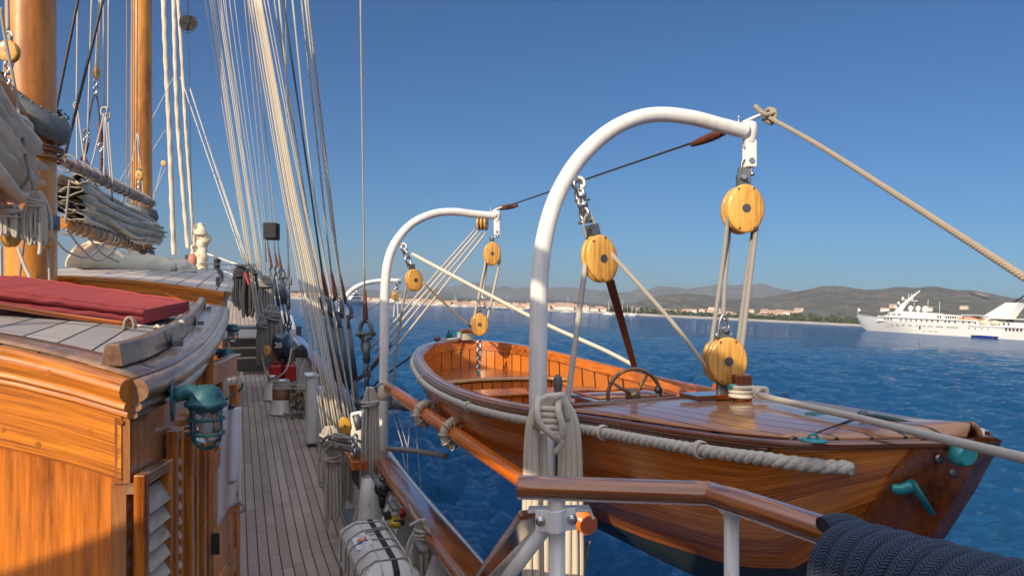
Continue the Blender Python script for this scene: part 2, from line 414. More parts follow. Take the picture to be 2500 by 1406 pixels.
# navy braided rope: herringbone
m, n, b = M_('navy_braid'); tc = nd(n, 'ShaderNodeTexCoord'); sp = nd(n, 'ShaderNodeSeparateXYZ'); n.links.new(tc.outputs['UV'], sp.inputs[0])
u8 = math_(n, 'MULTIPLY', sp.outputs[0], 16); tri = math_(n, 'PINGPONG', u8, 1.0)
s1_ = math_(n, 'SINE', math_(n, 'MULTIPLY', math_(n, 'ADD', math_(n, 'MULTIPLY', sp.outputs[1], 150), math_(n, 'MULTIPLY', tri, 1.1)), 6.2832))
s2_ = math_(n, 'MULTIPLY_ADD', s1_, .5, .5)
edge = math_(n, 'SINE', math_(n, 'MULTIPLY', tri, 3.1416))
h_ = math_(n, 'MULTIPLY', s2_, math_(n, 'POWER', edge, .4))
n.links.new(ramp(n, h_, [(.1, (.003, .008, .022)), (.8, (.022, .056, .13))]), b.inputs['Base Color']); b.inputs['Roughness'].default_value = .7
b.inputs['Sheen Weight'].default_value = .05
bump_(n, b, h_, .9, .004); NAVY = m
# ================================================================ SEA
def wdir(px, py=None):
    d = RS.to_3x3() @ P(px, CY if py is None else py, 1.0); return d
def far(px, D, z=SEA_Z):         # world point on the column px of the photo, D metres away
    d = wdir(px); h = V((d.x, d.y, 0)).normalized(); return h * D + UP * z
def zfor(px, py, D):             # world height seen at (px, py) from D metres
    d = wdir(px, py); return d.z / math.hypot(d.x, d.y) * D
rad = [2.5]
while rad[-1] < 420: rad.append(rad[-1] * 1.0095)
while rad[-1] < 16000: rad.append(rad[-1] * 1.12)
rad = np.array(rad)
ang = np.concatenate([np.radians(np.arange(-48, 48, 0.085)), np.radians(np.arange(50, 310, 4.0))])
A, Rr = np.meshgrid(ang, rad)
X = np.sin(A) * Rr; Y = np.cos(A) * Rr; Z = np.zeros_like(X)
rng = np.random.RandomState(3)
wind = R_(62)
for i in range(90):
    lam = 0.3 * (4.5 / 0.3) ** rng.rand()
    th = wind + rng.randn() * .55
    k = 2 * math.pi / lam
    amp = .0125 * lam ** 0.55 * (0.5 + rng.rand())
    fade = np.clip((lam / 2.2 - Rr * 0.0095) / (lam / 4), 0, 1)
    ph = k * (X * math.sin(th) + Y * math.cos(th)) + rng.rand() * 6.28
    Z += amp * fade * (np.sin(ph) + .25 * np.cos(2 * ph))
nr, na = X.shape
verts = np.stack([X, Y, Z + SEA_Z], -1).reshape(-1, 3).astype(np.float32)
i0 = (np.arange(nr - 1)[:, None] * na + np.arange(na)[None, :])
i1 = (np.arange(nr - 1)[:, None] * na + (np.arange(na)[None, :] + 1) % na)
faces = np.stack([i0, i1, i1 + na, i0 + na], -1).reshape(-1, 4)[:, ::-1].astype(np.int32)
me = bpy.data.meshes.new('sea'); me.vertices.add(len(verts)); me.vertices.foreach_set('co', verts.ravel())
me.loops.add(faces.size); me.loops.foreach_set('vertex_index', faces.ravel())
me.polygons.add(len(faces)); me.polygons.foreach_set('loop_start', np.arange(0, faces.size, 4, dtype=np.int32))
me.polygons.foreach_set('use_smooth', np.ones(len(faces), bool)); me.update(calc_edges=True)
sea = bpy.data.objects.new('sea', me); COL.objects.link(sea); struct(sea)
m, n, b = M_('sea_water')
tc = nd(n, 'ShaderNodeTexCoord'); mp = nd(n, 'ShaderNodeMapping'); mp.inputs['Rotation'].default_value = (0, 0, R_(-28)); mp.inputs['Scale'].default_value = (.45, 1, 1)
n.links.new(tc.outputs['Object'], mp.inputs[0])
n1 = noise_(n, mp.outputs[0], 2.6, 6, .65, .4); n2 = noise_(n, mp.outputs[0], .55, 4, .6)
n3 = noise_(n, tc.outputs['Object'], .006, 4, .55); n4 = noise_(n, mp.outputs[0], .11, 4, .6)
hh = math_(n, 'ADD', math_(n, 'MULTIPLY', n1, .75), math_(n, 'ADD', math_(n, 'MULTIPLY', n2, 1.7), math_(n, 'MULTIPLY', n4, 7.0)))
bump_(n, b, hh, 1.0, .85)
n.links.new(ramp(n, n3, [(.35, (.001, .045, .135)), (.65, (.002, .065, .18))]), b.inputs['Base Color'])
b.inputs['Roughness'].default_value = .06; b.inputs['IOR'].default_value = 1.33; b.inputs['Specular IOR Level'].default_value = .5
wd = nd(n, 'ShaderNodeBsdfDiffuse'); wd.inputs[0].default_value = (.014, .085, .20, 1)   # light scattered back by the turbid wave faces
wm = nd(n, 'ShaderNodeMixShader'); wm.inputs[0].default_value = .38; wo = n.nodes['Material Output']
n.links.new(b.outputs[0], wm.inputs[1]); n.links.new(wd.outputs[0], wm.inputs[2]); n.links.new(wm.outputs[0], wo.inputs[0])
me.materials.append(m)

# ================================================================ SHORE AND HILLS
D0 = 950.0
def hill_mesh(name, sky_pts, Dn, Dc, rows, z0, noise_amp, px0, px1, step, power=1.0, seed=0):
    mb = MB(); grid = []
    for j in range(rows + 1):
        k = j / rows; r = []
        for px in range(px0, px1 + 1, step):
            r.append(hill_pt(px, k, sky_pts, Dn, Dc, z0, noise_amp, power, seed))
        grid.append(r)
    for kk in (1.15, 1.4):
        grid.append([far(px, Dn + (Dc - Dn) * kk, SEA_Z + (hill_pt(px, 1, sky_pts, Dn, Dc, z0, noise_amp, power, seed).z - SEA_Z) * (.75 if kk < 1.3 else 0) - (0 if kk < 1.3 else 3)) for px in range(px0, px1 + 1, step)])
    mb.grid(grid, flip=True); return mb
def hill_pt(px, k, sky_pts, Dn, Dc, z0, noise_amp, power, seed):
    D = Dn + (Dc - Dn) * k
    zc = zfor(px, interp(px, sky_pts), Dc)
    h = (zc - SEA_Z - z0) * (k * k * (3 - 2 * k)) ** power
    w = 4 * k * (1 - k)
    p = far(px, D, 0)
    q = V((p.x / 260.0, p.y / 260.0, seed * 3.7))
    nz = noise.noise(q) + .5 * noise.noise(q * 2.3) + .25 * noise.noise(q * 5.1)
    jag = (noise.noise(V((px / 9.0, seed, 2))) * 1.2 + noise.noise(V((px / 3.5, seed, 5))) * .8) * (Dc / 1806) * (k ** 3)
    return far(px, D, SEA_Z + z0 * min(1, k * 12) + h + nz * noise_amp * w + jag)
def hill_mat(name, greens, bare, s):
    m, n, b = M_(name); tc = nd(n, 'ShaderNodeTexCoord')
    a = noise_(n, tc.outputs['Object'], .010 * s, 6, .65); c = noise_(n, tc.outputs['Object'], .05 * s, 4, .6)
    f = math_(n, 'ADD', math_(n, 'MULTIPLY', a, .5), math_(n, 'MULTIPLY', c, .5))
    n.links.new(ramp(n, f, [(.36, greens[0]), (.5, greens[1]), (.62, greens[2]), (.72, bare)]), b.inputs['Base Color'])
    b.inputs['Roughness'].default_value = 1; b.inputs['Specular IOR Level'].default_value = .05
    bump_(n, b, c, 1, 9); return m
SKY_FAR = [(-800, 640), (-200, 660), (400, 700), (600, 716), (860, 720), (900, 713), (1000, 718), (1090, 704), (1150, 700), (1200, 705), (1250, 715), (1300, 708), (1350, 704), (1420, 707), (1500, 716), (1600, 711), (1690, 706), (1750, 700), (1800, 699), (1860, 702), (1930, 716), (2100, 742), (2600, 770), (3400, 800)]
SKY_MID = [(-800, 650), (300, 706), (1400, 742), (1480, 745), (1540, 740), (1590, 728), (1640, 719), (1674, 717), (1725, 723), (1792, 727), (1860, 728), (1960, 712), (2005, 700), (2055, 701), (2113, 710), (2150, 708), (2194, 702), (2230, 707), (2275, 702), (2338, 712), (2365, 711), (2410, 717), (2464, 727), (2560, 736), (2800, 745), (3400, 770)]
NEARH = (SKY_MID, D0, 2600.0, 3.0, 16.0, 1.15, 2)
gm = hill_mat('far_hill_scrub', [(.09, .11, .10), (.13, .145, .13), (.16, .17, .15)], (.18, .16, .13), .6)
o = build(hill_mesh('far_hills', SKY_FAR, 2600, 5200, 24, 2, 60, -800, 3400, 16, .8, 1), 'far_hills', gm); struct(o)
gm2 = hill_mat('near_hill_scrub', [(.06, .07, .05), (.11, .11, .085), (.18, .165, .13)], (.28, .22, .17), 1.4)
o = build(hill_mesh('hills', SKY_MID, D0, 2600, 44, 3, 16, -800, 3400, 10, 1.15, 2), 'hills', gm2); struct(o)
def ground(px, k):
    return hill_pt(px, k, SKY_MID, D0, 2600.0, 3.0, 16.0, 1.15, 2)
# the pale strip of beach at the water's edge
mb = MB(); mb.grid([[far(px, D0 - 10, SEA_Z - .3) for px in range(-800, 3401, 20)], [far(px, D0 + 4, SEA_Z + 1.6 + .6 * noise.noise(V((px / 30, 0, 0)))) for px in range(-800, 3401, 20)], [far(px, D0 + 16, SEA_Z + 2.6) for px in range(-800, 3401, 20)]], flip=True)
SAND = plain('beach_sand', (.42, .37, .30), .9, 0, 0, .3, .05)
struct(build(mb, 'beach', SAND))
# wooded shore: clumps of leaf faces, nobody could count them
mb = MB(); rr = random.Random(5)
def clump(mb, p, r, nf, rr):
    for _ in range(nf):
        a = rr.random() * 6.283; e = rr.random() * 1.5
        c = p + V((math.cos(a) * math.cos(e), math.sin(a) * math.cos(e), math.sin(e) * .8)) * (r * (0.55 + .5 * rr.random()))
        u = V((rr.uniform(-1, 1), rr.uniform(-1, 1), rr.uniform(-.4, 1))).normalized(); w = u.orthogonal().normalized(); s = r * rr.uniform(.3, .55); b0 = len(mb.v)
        mb.v += [c + u * s, c + w * s, c - u * s, c - w * s]; mb.face([b0, b0+1, b0+2, b0+3], None, 0 if rr.random() < .6 else 1)
for i in range(1900):
    px = rr.uniform(1350, 2650) if i % 4 else rr.uniform(640, 1500)
    k = abs(rr.gauss(0.004, .07)) + .014; p = ground(px, k)
    clump(mb, p + UP * .5, rr.uniform(2.2, 5.0) * (1 if px > 1400 else .7), 9, rr)
TREE1 = plain('pine_foliage_dark', (.035, .055, .02), 1, 0, 0, .3, .1, spec=.1); TREE2 = plain('pine_foliage_light', (.085, .095, .035), 1, 0, 0, .3, .1, spec=.1)
struct(build(mb, 'shore_woodland', [TREE1, TREE2]), kind='stuff')

# ---------------------------------------------------------------- town
WALLS = [plain('render_cream', (.72, .62, .48), .9, var=.1), plain('render_white', (.76, .74, .70), .9, var=.08), plain('render_ochre', (.66, .45, .28), .9, var=.1), plain('render_pink', (.68, .46, .38), .9, var=.1)]
ROOFT = plain('terracotta_roof', (.46, .30, .21), .9, var=.2); WINDM = plain('window_dark', (.05, .06, .07), .3)
def house(px, k, w, dpt, h, wm, yaw, label, group, Dd=None, rows=2):
    p = ground(px, k) if Dd is None else far(px, Dd, SEA_Z + 2.2)
    d = V((p.x, p.y, 0)).normalized(); x = V((d.y, -d.x, 0)); q = Matrix.Rotation(yaw, 3, 'Z'); x = q @ x; y = q @ d
    mb = MB(); mb.box(p + UP * (h / 2 - 1), x, y, UP, w, dpt, h + 2, 0)
    z = p + UP * (h + .02); e = .6
    a = [z - x*(w/2+e) - y*(dpt/2+e), z + x*(w/2+e) - y*(dpt/2+e), z + x*(w/2+e) + y*(dpt/2+e), z - x*(w/2+e) + y*(dpt/2+e)]
    rh = min(w, dpt) * .22; r1 = z - x*(w/2) + UP * rh; r2 = z + x*(w/2) + UP * rh; b0 = len(mb.v); mb.v += a + [r1, r2]
    for f in ((0,1,5,4), (2,3,4,5), (1,2,5), (3,0,4), (3,2,1,0)): mb.face([b0 + i for i in f], None, 1)
    nw = max(2, int(w / 3.2))
    for r_ in range(max(1, int(h / 3))):
        for i in range(nw):
            c = p - y * (dpt/2 + .03) + x * ((i + .5) / nw - .5) * w + UP * (1.6 + 3 * r_)
            mb.box(c, x, y, UP, 1.0, .12, 1.4, 2)
    o = build(mb, 'house', [wm, ROOFT, WINDM]); tag(o, label, 'house', group, ship=False); return o
rr = random.Random(11); cols = ['cream', 'white', 'ochre', 'pink']
for i in range(120):
    px = 700 + 790 * (i + rr.uniform(-.4, .4)) / 120
    row = i % 3; big = rr.random() < .25; ci = rr.choice([0, 0, 1, 1, 2, 3])
    w = rr.uniform(7, 12) * (1.7 if big else 1); h = rr.choice([3.6, 5, 6.5]) + (2.5 if 1290 < px < 1420 else 0)
    if 1270 < px < 1500 and row == 0: w *= 1.5
    house(px, (.012, .03, .055)[row] + rr.uniform(0, .006), w, 9, h, WALLS[ci], rr.uniform(-.35, .35),
          ['small %s house with terracotta roof in the far seaside town' % cols[ci], 'long %s block with terracotta roof on the far town waterfront' % cols[ci]][big], ['small %s town houses' % cols[ci], 'long %s waterfront blocks' % cols[ci]][big])
for i in range(62):
    hi = i % 3 == 0
    if i < 26: px = rr.gauss(1905, 22); k = rr.uniform(.30, .40)
    elif i < 44: px = rr.uniform(1690, 1880); k = rr.uniform(.18, .34)
    elif i < 54: px = rr.uniform(1560, 1700); k = rr.uniform(.1, .25)
    else: px = rr.uniform(2140, 2520); k = rr.uniform(.25, .42)
    ci = rr.choice([0, 1, 2]); w = rr.uniform(9, 17)
    zone = 'clustered on the slope left of the big white yacht' if i < 26 else 'scattered low on the middle hillside' if i < 44 else 'near the beach below the round hill' if i < 54 else 'on the dark slope behind the big white yacht'
    house(px, k, w, 10, 5, WALLS[ci], rr.uniform(-.4, .4), '%s villa with terracotta roof %s' % (cols[ci], zone), '%s villas %s' % (cols[ci], zone))
# quarry scar on the right hill
mb = MB(); pts = [(2358, .62), (2372, .645), (2395, .64), (2412, .60), (2414, .555), (2392, .565), (2370, .59)]
cen = ground(2388, .60); mb.v = [cen + UP * 6 - V((cen.x, cen.y, 0)).normalized() * 10] + [ground(px, k) + UP * 5 - V((cen.x, cen.y, 0)).normalized() * 8 for px, k in pts]
for i in range(len(pts)): mb.face([0, 1 + (i + 1) % len(pts), 1 + i], None, 0)
struct(build(mb, 'quarry_slope', plain('quarry_rock', (.55, .38, .26), 1, var=.25, ns=.05)))

# ---------------------------------------------------------------- small craft off the town
SHW = plain('gelcoat_white', (.80, .79, .76), .35, var=.04); ALU = plain('mast_aluminium', (.6, .6, .6), .4, var=.05)
rr = random.Random(21)
for i in range(30):
    px = rr.uniform(930, 1300) if i < 20 else rr.uniform(1380, 1560); D = rr.uniform(820, 935) if i < 26 else 700
    p = far(px, D, SEA_Z); d = V((p.x, p.y, 0)).normalized(); x = Matrix.Rotation(rr.uniform(-.8, .8), 3, 'Z') @ V((d.y, -d.x, 0)); y = UP.cross(x)
    L = rr.uniform(8, 13); e = thing('sailing_boat', 'white sailing boat with bare mast moored off the %s' % ('seaside town' if i < 20 else 'long beach right of the town'), 'sailing boat', p, 'moored sailing boats off the %s' % ('town' if i < 20 else 'beach'), ship=False)
    mb = MB(); rows = []
    for j in range(9):
        u = j / 8; bw = 1.5 * math.sin(math.pi * min(1, .18 + u * .82)) ** .7 + .02; c = p + x * (L * (u - .5))
        rows.append([c - y * bw + UP * (1.2 + .3 * u), c - y * bw * .7 + UP * -.1, c + y * bw * .7 + UP * -.1, c + y * bw + UP * (1.2 + .3 * u), c - y * bw + UP * (1.2 + .3 * u)])
    mb.grid(rows); mb.box(p + UP * 1.5, x, y, UP, L * .4, 1.6, .8)
    build(mb, 'hull', SHW, e)
    mb = MB().tube([p + x * L * .08, p + x * L * .08 + UP * L * rr.uniform(1.1, 1.4)], .13, 6); mb.bar(p + x * L * .08 + UP * 2.3, p - x * L * .35 + UP * 2.3, .25, .3); build(mb, 'mast', ALU, e)

# ---------------------------------------------------------------- grey motor yacht seen between the shrouds
def prismLH(mb, o, a, w, poly, w0, w1, mi=0): mb.prism([o + a * l + UP * h + w * w0 for l, h in poly], w * (w1 - w0), mi)
p = far(858, 520, SEA_Z); d = V((p.x, p.y, 0)).normalized(); a = Matrix.Rotation(.9, 3, 'Z') @ V((-d.y, d.x, 0)); w = UP.cross(a)
e = thing('motor_yacht', 'pale grey motor yacht with radar mast seen between the brown capped shrouds', 'motor yacht', p, ship=False)
mb = MB(); rows = []
for j in range(13):
    u = j / 12; bw = 4.2 * min(1, (u * 2.2)) ** .6 + .02; c = p + a * (22 * (.5 - u)); zt = 3.6 - 1.0 * u
    rows.append([c + w * bw + UP * zt, c + w * bw * .8 - UP * .2, c - w * bw * .8 - UP * .2, c - w * bw + UP * zt, c + w * bw + UP * zt])
mb.grid(rows); build(mb, 'hull', GREYR, e)
mb = MB(); prismLH(mb, p, a, w, [(5.5, 3), (3, 5.4), (-7, 5.4), (-8, 3)], -3.2, 3.2); prismLH(mb, p, a, w, [(2.2, 5.4), (0, 7.6), (-5, 7.6), (-6, 5.4)], -2.6, 2.6); build(mb, 'superstructure', SHW, e)
mb = MB(); prismLH(mb, p, a, w, [(4.3, 3.9), (3.4, 4.9), (-6, 4.9), (-6, 3.9)], -3.25, 3.25); prismLH(mb, p, a, w, [(1.5, 6.1), (.6, 7.1), (-4, 7.1), (-4, 6.1)], -2.65, 2.65); build(mb, 'window', WINDM, e)
mb = MB().tube([p - a * 2 + UP * 7.6, p - a * 3.4 + UP * 12], .3, 6); mb.ball(p - a * 1.5 + UP * 9.6, 1.0); mb.ball(p - a * 5 + UP * 9, 1.0); mb.tube([p - a * 2.4 + UP * 7, p - a * 2.4 + UP * 14], .1, 5); build(mb, 'radar_mast', SHW, e)

# ---------------------------------------------------------------- the big white yacht
bow = far(2086, 470, SEA_Z); st = far(2512, 392, SEA_Z); a = (st - bow); LW = a.length; a.normalize(); w = V((a.y, -a.x, 0))   # a runs aft
if w.dot(bow) > 0: w = -w        # w points to our side
yo = bow + w * -7.5
e = thing('large_yacht', 'very large white yacht with raked funnel and curved radar mast at anchor', 'yacht', bow, ship=False)
LK = LW / 94.0
def LH(l, h, ww=0): return bow + a * (l * LK) + UP * h - w * 7.5 + w * ww
mb = MB(); rows = []
for j in range(27):
    u = j / 26; l = -6 + 124 * u
    zt = interp(l, [(-6, 8.2), (10, 6.9), (20, 6.2), (60, 5.9), (118, 5.8)])
    bt = 7.4 * min(1, max(.005, (l + 6) / 36)) ** .62; bwl = 7.2 * min(1, max(.002, (l) / 40)) ** .8
    zl = SEA_Z * 0 + (-.3 if l > 0 else -.3 + 8.4 * (-l / 6) ** .9)
    rows.append([LH(l, zt, bt), LH(l, lerp(zl, zt, .66), lerp(bwl, bt, .75)), LH(l, lerp(zl, zt, .33), lerp(bwl, bt, .4)), LH(l, zl, bwl), LH(l, zl, -bwl), LH(l, zt, -bt), LH(l, zt, bt)])
mb.grid(rows); build(mb, 'hull', SHW, e, autosm=40)
mb = MB()
def blk(poly, wd, mi=0, mb=None): prismLH(mb, LH(0, 0), a * LK, w, poly, -wd, wd, mi)
blk([(14, 5.6), (17, 8.4), (118, 7.2), (118, 5.0)], 6.3, 0, mb)
blk([(18, 8.4), (21, 10.6), (26, 11.2), (46, 10.6), (62, 10.0), (68, 7.6)], 5.2, 0, mb)
blk([(62, 10.3), (62, 10.6), (73, 10.4), (73, 10.1)], 5.4, 0, mb)
build(mb, 'superstructure', SHW, e)
mb = MB(); blk([(16, 8.0), (16, 8.7), (70, 8.0), (70, 7.4)], 7.2, 0, mb); blk([(74, 9.0), (74, 9.5), (118, 9.2), (118, 8.8)], 6.9, 0, mb); blk([(24, 11.25), (24, 11.6), (44, 11.0), (44, 10.7)], 4.6, 0, mb)
blk([(68, 5.2), (68, 5.7), (118, 5.5), (118, 5.1)], 7.9, 0, mb)
build(mb, 'deck_overhang', SHW, e)
mb = MB(); blk([(60, 8.1), (60, 9.4), (66, 9.6), (71, 8.1)], 5.26, 0, mb); build(mb, 'orange_panel', plain('salmon_panel', (.75, .36, .22), .6), e)
mb = MB(); blk([(66, 7.4), (80, 16.6), (86, 16.6), (83, 12), (80, 7.4)], 2.2, 0, mb); build(mb, 'funnel', SHW, e)
mb = MB().tube([LH(81, 16), LH(88, 21)], .35, 6); mb.tube([LH(84.5, 18.4, -1.5), LH(84.5, 18.4, 2.5)], .14, 5); build(mb, 'aerial', BLACK, e)
mb = MB(); mast = spline([LH(22, 11), LH(24, 13.5), LH(27, 16.5), LH(31, 19.8), LH(34.5, 22.5)], 5)
mb.tube(mast, [1.9 - 1.65 * (i / (len(mast) - 1)) for i in range(len(mast))], 8)
for (l, h, r) in ((20.2, 13.2, .9), (22, 15.4, .8), (24.6, 17.8, .9), (30.5, 17.2, .4)): mb.box(LH(l + 1, h), a, w, UP, 3.4, 1.2, .35); mb.ball(LH(l, h + .8), r * .8)
for l in (28, 29.5, 30.6): mb.tube([LH(l, 17.5), LH(l, 21)], .12, 5)
build(mb, 'radar_mast', SHW, e)
for l in (29.5, 34, 38): build(MB().ball(LH(l, 13.2), 1.25, sz=1.2).tube([LH(l, 10.8), LH(l, 12.5)], .6, 8), 'satellite_dome', SHW, e)
for l, h in ((31.5, 17), (39.5, 18), (46, 17)): build(MB().tube([LH(l, 10.8), LH(l, h)], .09, 5), 'aerial', SHW, e)
def yw(l, h, ww, hh, dd): build(MB().box(LH(l, h, dd), a, w, UP, ww * LK, .2, hh), 'window', WINDM, e)
for l in (19.8, 20.8, 21.8, 23.8, 25, 27.2, 28.3): yw(l, 9.6, .6, 1.1, 5.22)
for l in (50, 51.3, 54.3, 55.5, 56.7, 57.9, 59.1, 63): yw(l, 9.0, .7, 1.2, 5.22)
for l in (20, 22, 24, 30, 33, 36, 39, 42, 45, 48, 51, 55, 57, 60, 64, 67, 70, 79, 81, 83, 85): yw(l, 6.75, .7, 1.1, 6.32)
for l in (22, 23.2, 25, 26, 28.5, 29.6, 32, 33, 36, 37, 40.5, 44, 45, 47, 48, 49, 51.5, 52.5, 53.5, 54.5, 57, 58, 59, 60, 61, 62, 68, 71, 74, 77): yw(l, 4.1, .42, .5, 7.48)
for l in (44.5, 47.5, 48.6, 50.5, 51.5): yw(l, 1.6, .42, .45, 7.3)
for l in (85, 86.6, 88.2, 89.8, 91.4): yw(l, 4.4, .8, 1.1, 7.56)
build(MB().box(LH(42.3, 3.4, 7.5), a, w, UP, .8, .2, 1.9), 'side_door', BLACK, e)
mb = MB()
for l in np.arange(-4, 14, 1.5): mb.tube([LH(l, interp(l, [(-6, 8.2), (10, 6.9), (20, 6.2)]), 3.4 * min(1, (l + 6) / 22)), LH(l, interp(l, [(-6, 8.2), (10, 6.9), (20, 6.2)]) + 1, 3.4 * min(1, (l + 6) / 22))], .08, 4)
mb.tube([LH(l, interp(l, [(-6, 9.2), (10, 7.9), (20, 7.2)]), 3.4 * min(1, (l + 6) / 22)) for l in np.arange(-5.5, 14, 1.5)], .1, 5)
mb.tube([LH(-5, 8), LH(-5, 13)], .12, 5); build(mb, 'bow_rail', SHW, e)
mb = MB(); mb.prism([LH(-5, 12.9), LH(-5, 11), LH(-3.2, 10.9), LH(-3.0, 11.8)], w * .05); build(mb, 'flag', SHW, e)
# boats stowed on her side deck
for l in (74, 79):
    mb = MB(); mb.ball(LH(l, 7.1, 6.4), 1.1, a, sz=2.4); build(mb, 'ship_boat', CREAM, e)
# blue tender alongside
o0 = LH(71, 0, 9.6); e2 = thing('blue_tender', 'small dark blue motor tender lying alongside the big white yacht', 'tender', o0, ship=False)
mb = MB(); rows = []
for j in range(11):
    u = j / 10; bw = 1.4 * min(1, (u * 2.6 + .02)) ** .6; c = o0 + a * (13 * u)
    rows.append([c + w * bw + UP * 1.1, c + w * bw * .8 - UP * .2, c - w * bw * .8 - UP * .2, c - w * bw + UP * 1.1])
mb.grid(rows); build(mb, 'hull', plain('royal_blue_paint', (.01, .03, .28), .3), e2, solid=.15)
mb = MB(); prismLH(mb, o0, a, w, [(0, 1.0), (0.5, 1.25), (13, 1.2), (13, 1.0)], -1.35, 1.35); build(mb, 'deck', SHW, e2)

# ================================================================ HAZE
HZ = plain('haze_air', (.5, .5, .5)); n = HZ.node_tree; n.nodes.clear()
pv = n.nodes.new('ShaderNodeVolumePrincipled'); pv.inputs['Color'].default_value = (.52, .57, .72, 1); pv.inputs['Density'].default_value = 1.6e-4; pv.inputs['Anisotropy'].default_value = .1
oo = n.nodes.new('ShaderNodeOutputMaterial'); n.links.new(pv.outputs[0], oo.inputs['Volume'])
mb = MB().box(V((0, 0, 90)), V((1, 0, 0)), V((0, 1, 0)), UP, 34000, 34000, 200)
hz = build(mb, 'haze', HZ); struct(hz, kind='stuff')
# ================================================================ MAIN DECK AND BULWARK (ship frame)
DZ = [(-4, -2.6), (8, -2.6), (14.5, -2.03), (24, -1.6), (30, -1.5)]
def deck_z(s): return interp(s, DZ)
def rail_t(s): return sinterp(s, [(-3, 1.25), (2, 1.36), (5, 1.43), (8.4, 1.53), (12, 1.54), (15, 1.46), (19.5, 1.30), (26, .75), (34, -.6)])
def rail_z(s): return sinterp(s, [(-3, -1.74), (5, -1.74), (8.4, -1.73), (15, -1.15), (19.5, -.82), (26, -.3), (34, .4)])
def edge_t(s): return rail_t(s) - .36
S_END = 20.2
mb = MB(); rows = []
for s in np.arange(-4, S_END + .01, .4): rows.append([ST(s, t, deck_z(s)) for t in np.linspace(-5.2, edge_t(s), 9)])
mb.grid(rows); struct(build(mb, 'deck', DECK), True)
mb = MB(); rows = []                      # painted waterway between planks and bulwark, 40 mm higher
for s in np.arange(-4, S_END + .01, .4): rows.append([ST(s, edge_t(s), deck_z(s) - .01), ST(s, edge_t(s), deck_z(s) + .05), ST(s, rail_t(s) - .12, deck_z(s) + .06)])
WWAY = plain('waterway_grey', (.16, .17, .18), .5, var=.3); struct(build(mb, 'deck_waterway', WWAY), True)
bul = thing('bulwark', 'white starboard bulwark with varnished cap rail running forward along the side deck', 'bulwark', ST(8, rail_t(8), deck_z(8)))
mb = MB(); ss = list(np.arange(3.9, 19.6, .35)); 
CAPP = [(-.13, -.03), (-.135, .0), (-.12, .022), (-.06, .034), (.06, .034), (.12, .022), (.135, 0), (.13, -.03)]
mb.sweep([ST(s, rail_t(s), rail_z(s)) for s in ss], CAPP); build(mb, 'cap_rail', CAPW, bul)
mb = MB(); mb.sweep([ST(s, rail_t(s) - .02, rail_z(s) - .036) for s in ss], [(-.07, -.06), (-.07, 0), (.07, 0), (.07, -.06)], smooth=False); build(mb, 'rail_flat', WHITE2, bul)
mb = MB(); rows = []
for s in np.arange(-3, 20.3, .4): rows.append([ST(s, rail_t(s) + .03, rail_z(s) - .06), ST(s, rail_t(s) + .02, deck_z(s) - .05), ST(s, rail_t(s) + .1, deck_z(s) - .8), ST(s, rail_t(s) - .1, SEA_Z + .2), ST(s, rail_t(s) - .3, SEA_Z - .5)])
mb.grid(rows, flip=True); build(mb, 'side_plating', WHITE2, bul, solid=.03)
for s in list(np.arange(5.2, 9.6, .62)) + list(np.arange(10.2, 19, .95)):
    t = rail_t(s); z0 = deck_z(s) + .055; z1 = rail_z(s) - .1
    mb = MB(); mb.prism([ST(s, t - .33, z0), ST(s, t - .30, z0 + .16), ST(s, t - .10, z1), ST(s, t - .0, z1), ST(s, t - .0, z0)], FW * .05); build(mb, 'stanchion', WHITE2, bul, bevel=.006)
for s in (7.75, 8.35):                     # heavy white davit socket posts
    t = rail_t(s); mb = MB().lathe(ST(s, t - .2 if s < 8 else t, deck_z(s) + .05), UP, [(.15, 0), (.15, .1), (.12, .5), (.10, rail_z(s) - deck_z(s) - .12)], 18); build(mb, 'davit_socket', WHITE2, bul)
for (a, b2) in ((5.05, 5.3), (6.2, 6.5), (7.1, 7.6)): build(MB().sweep([ST(s, rail_t(s) - .2, rail_z(s) - .02) for s in (a, (a + b2) / 2, b2)], [(-.03, 0), (.03, 0), (.03, .025), (-.03, .025)]), 'leather_chafe_strip', LEATHG, bul)
# white stern-facing bulwark gate post with window-like panel near the shrouds
gp = thing('gate_post', 'tall white steel locker post on the side deck beside the shroud lashings', 'post', P(775, 1080, 12.4))
mb = MB(); c = ST(12.0, 1.12, 0); mb.box(ST(12.0, 1.10, deck_z(12) + .56), FW, TS, UP, .34, .16, 1.05); mb.box(ST(12.0, 1.22, deck_z(12) + .46), FW, TS, UP, .12, .2, .9); build(mb, 'post_body', WHITE, gp, bevel=.03)
mb = MB(); mb.box(ST(12.0, 1.10, deck_z(12) + 1.1), FW, TS, UP, .40, .20, .04); build(mb, 'post_cap', WHITE, gp, bevel=.01)

# forward raised deck with steps
fz = -.62
mb = MB(); rows = [[ST(s, t, fz + .055 * (s - 19.9)) for t in np.linspace(-3.4, rail_t(s) - .1, 6)] for s in np.arange(19.9, 33, .8)]
mb.grid(rows); struct(build(mb, 'foredeck', DECK), True)
mb = MB(); mb.box(ST(20.15, -.9, -1.35), FW, TS, UP, .05, 5.0, 1.4); struct(build(mb, 'foredeck_bulkhead', plain('bulkhead_dark_grey', (.10, .09, .085), .6)), True)  # bulkhead in a plain dark grey
stp = thing('deck_steps', 'open steps with pale treads climbing from the side deck to the raised foredeck', 'steps', ST(19.4, .3, deck_z(19)))
for i, (z, ds) in enumerate(((-1.40, 0), (-1.16, .18), (-.92, .36), (-.66, .52))):
    mb = MB().box(ST(19.5 + ds, .28, z), FW, TS, UP, .2, .86, .03); build(mb, 'tread', PALEW, stp, bevel=.004)
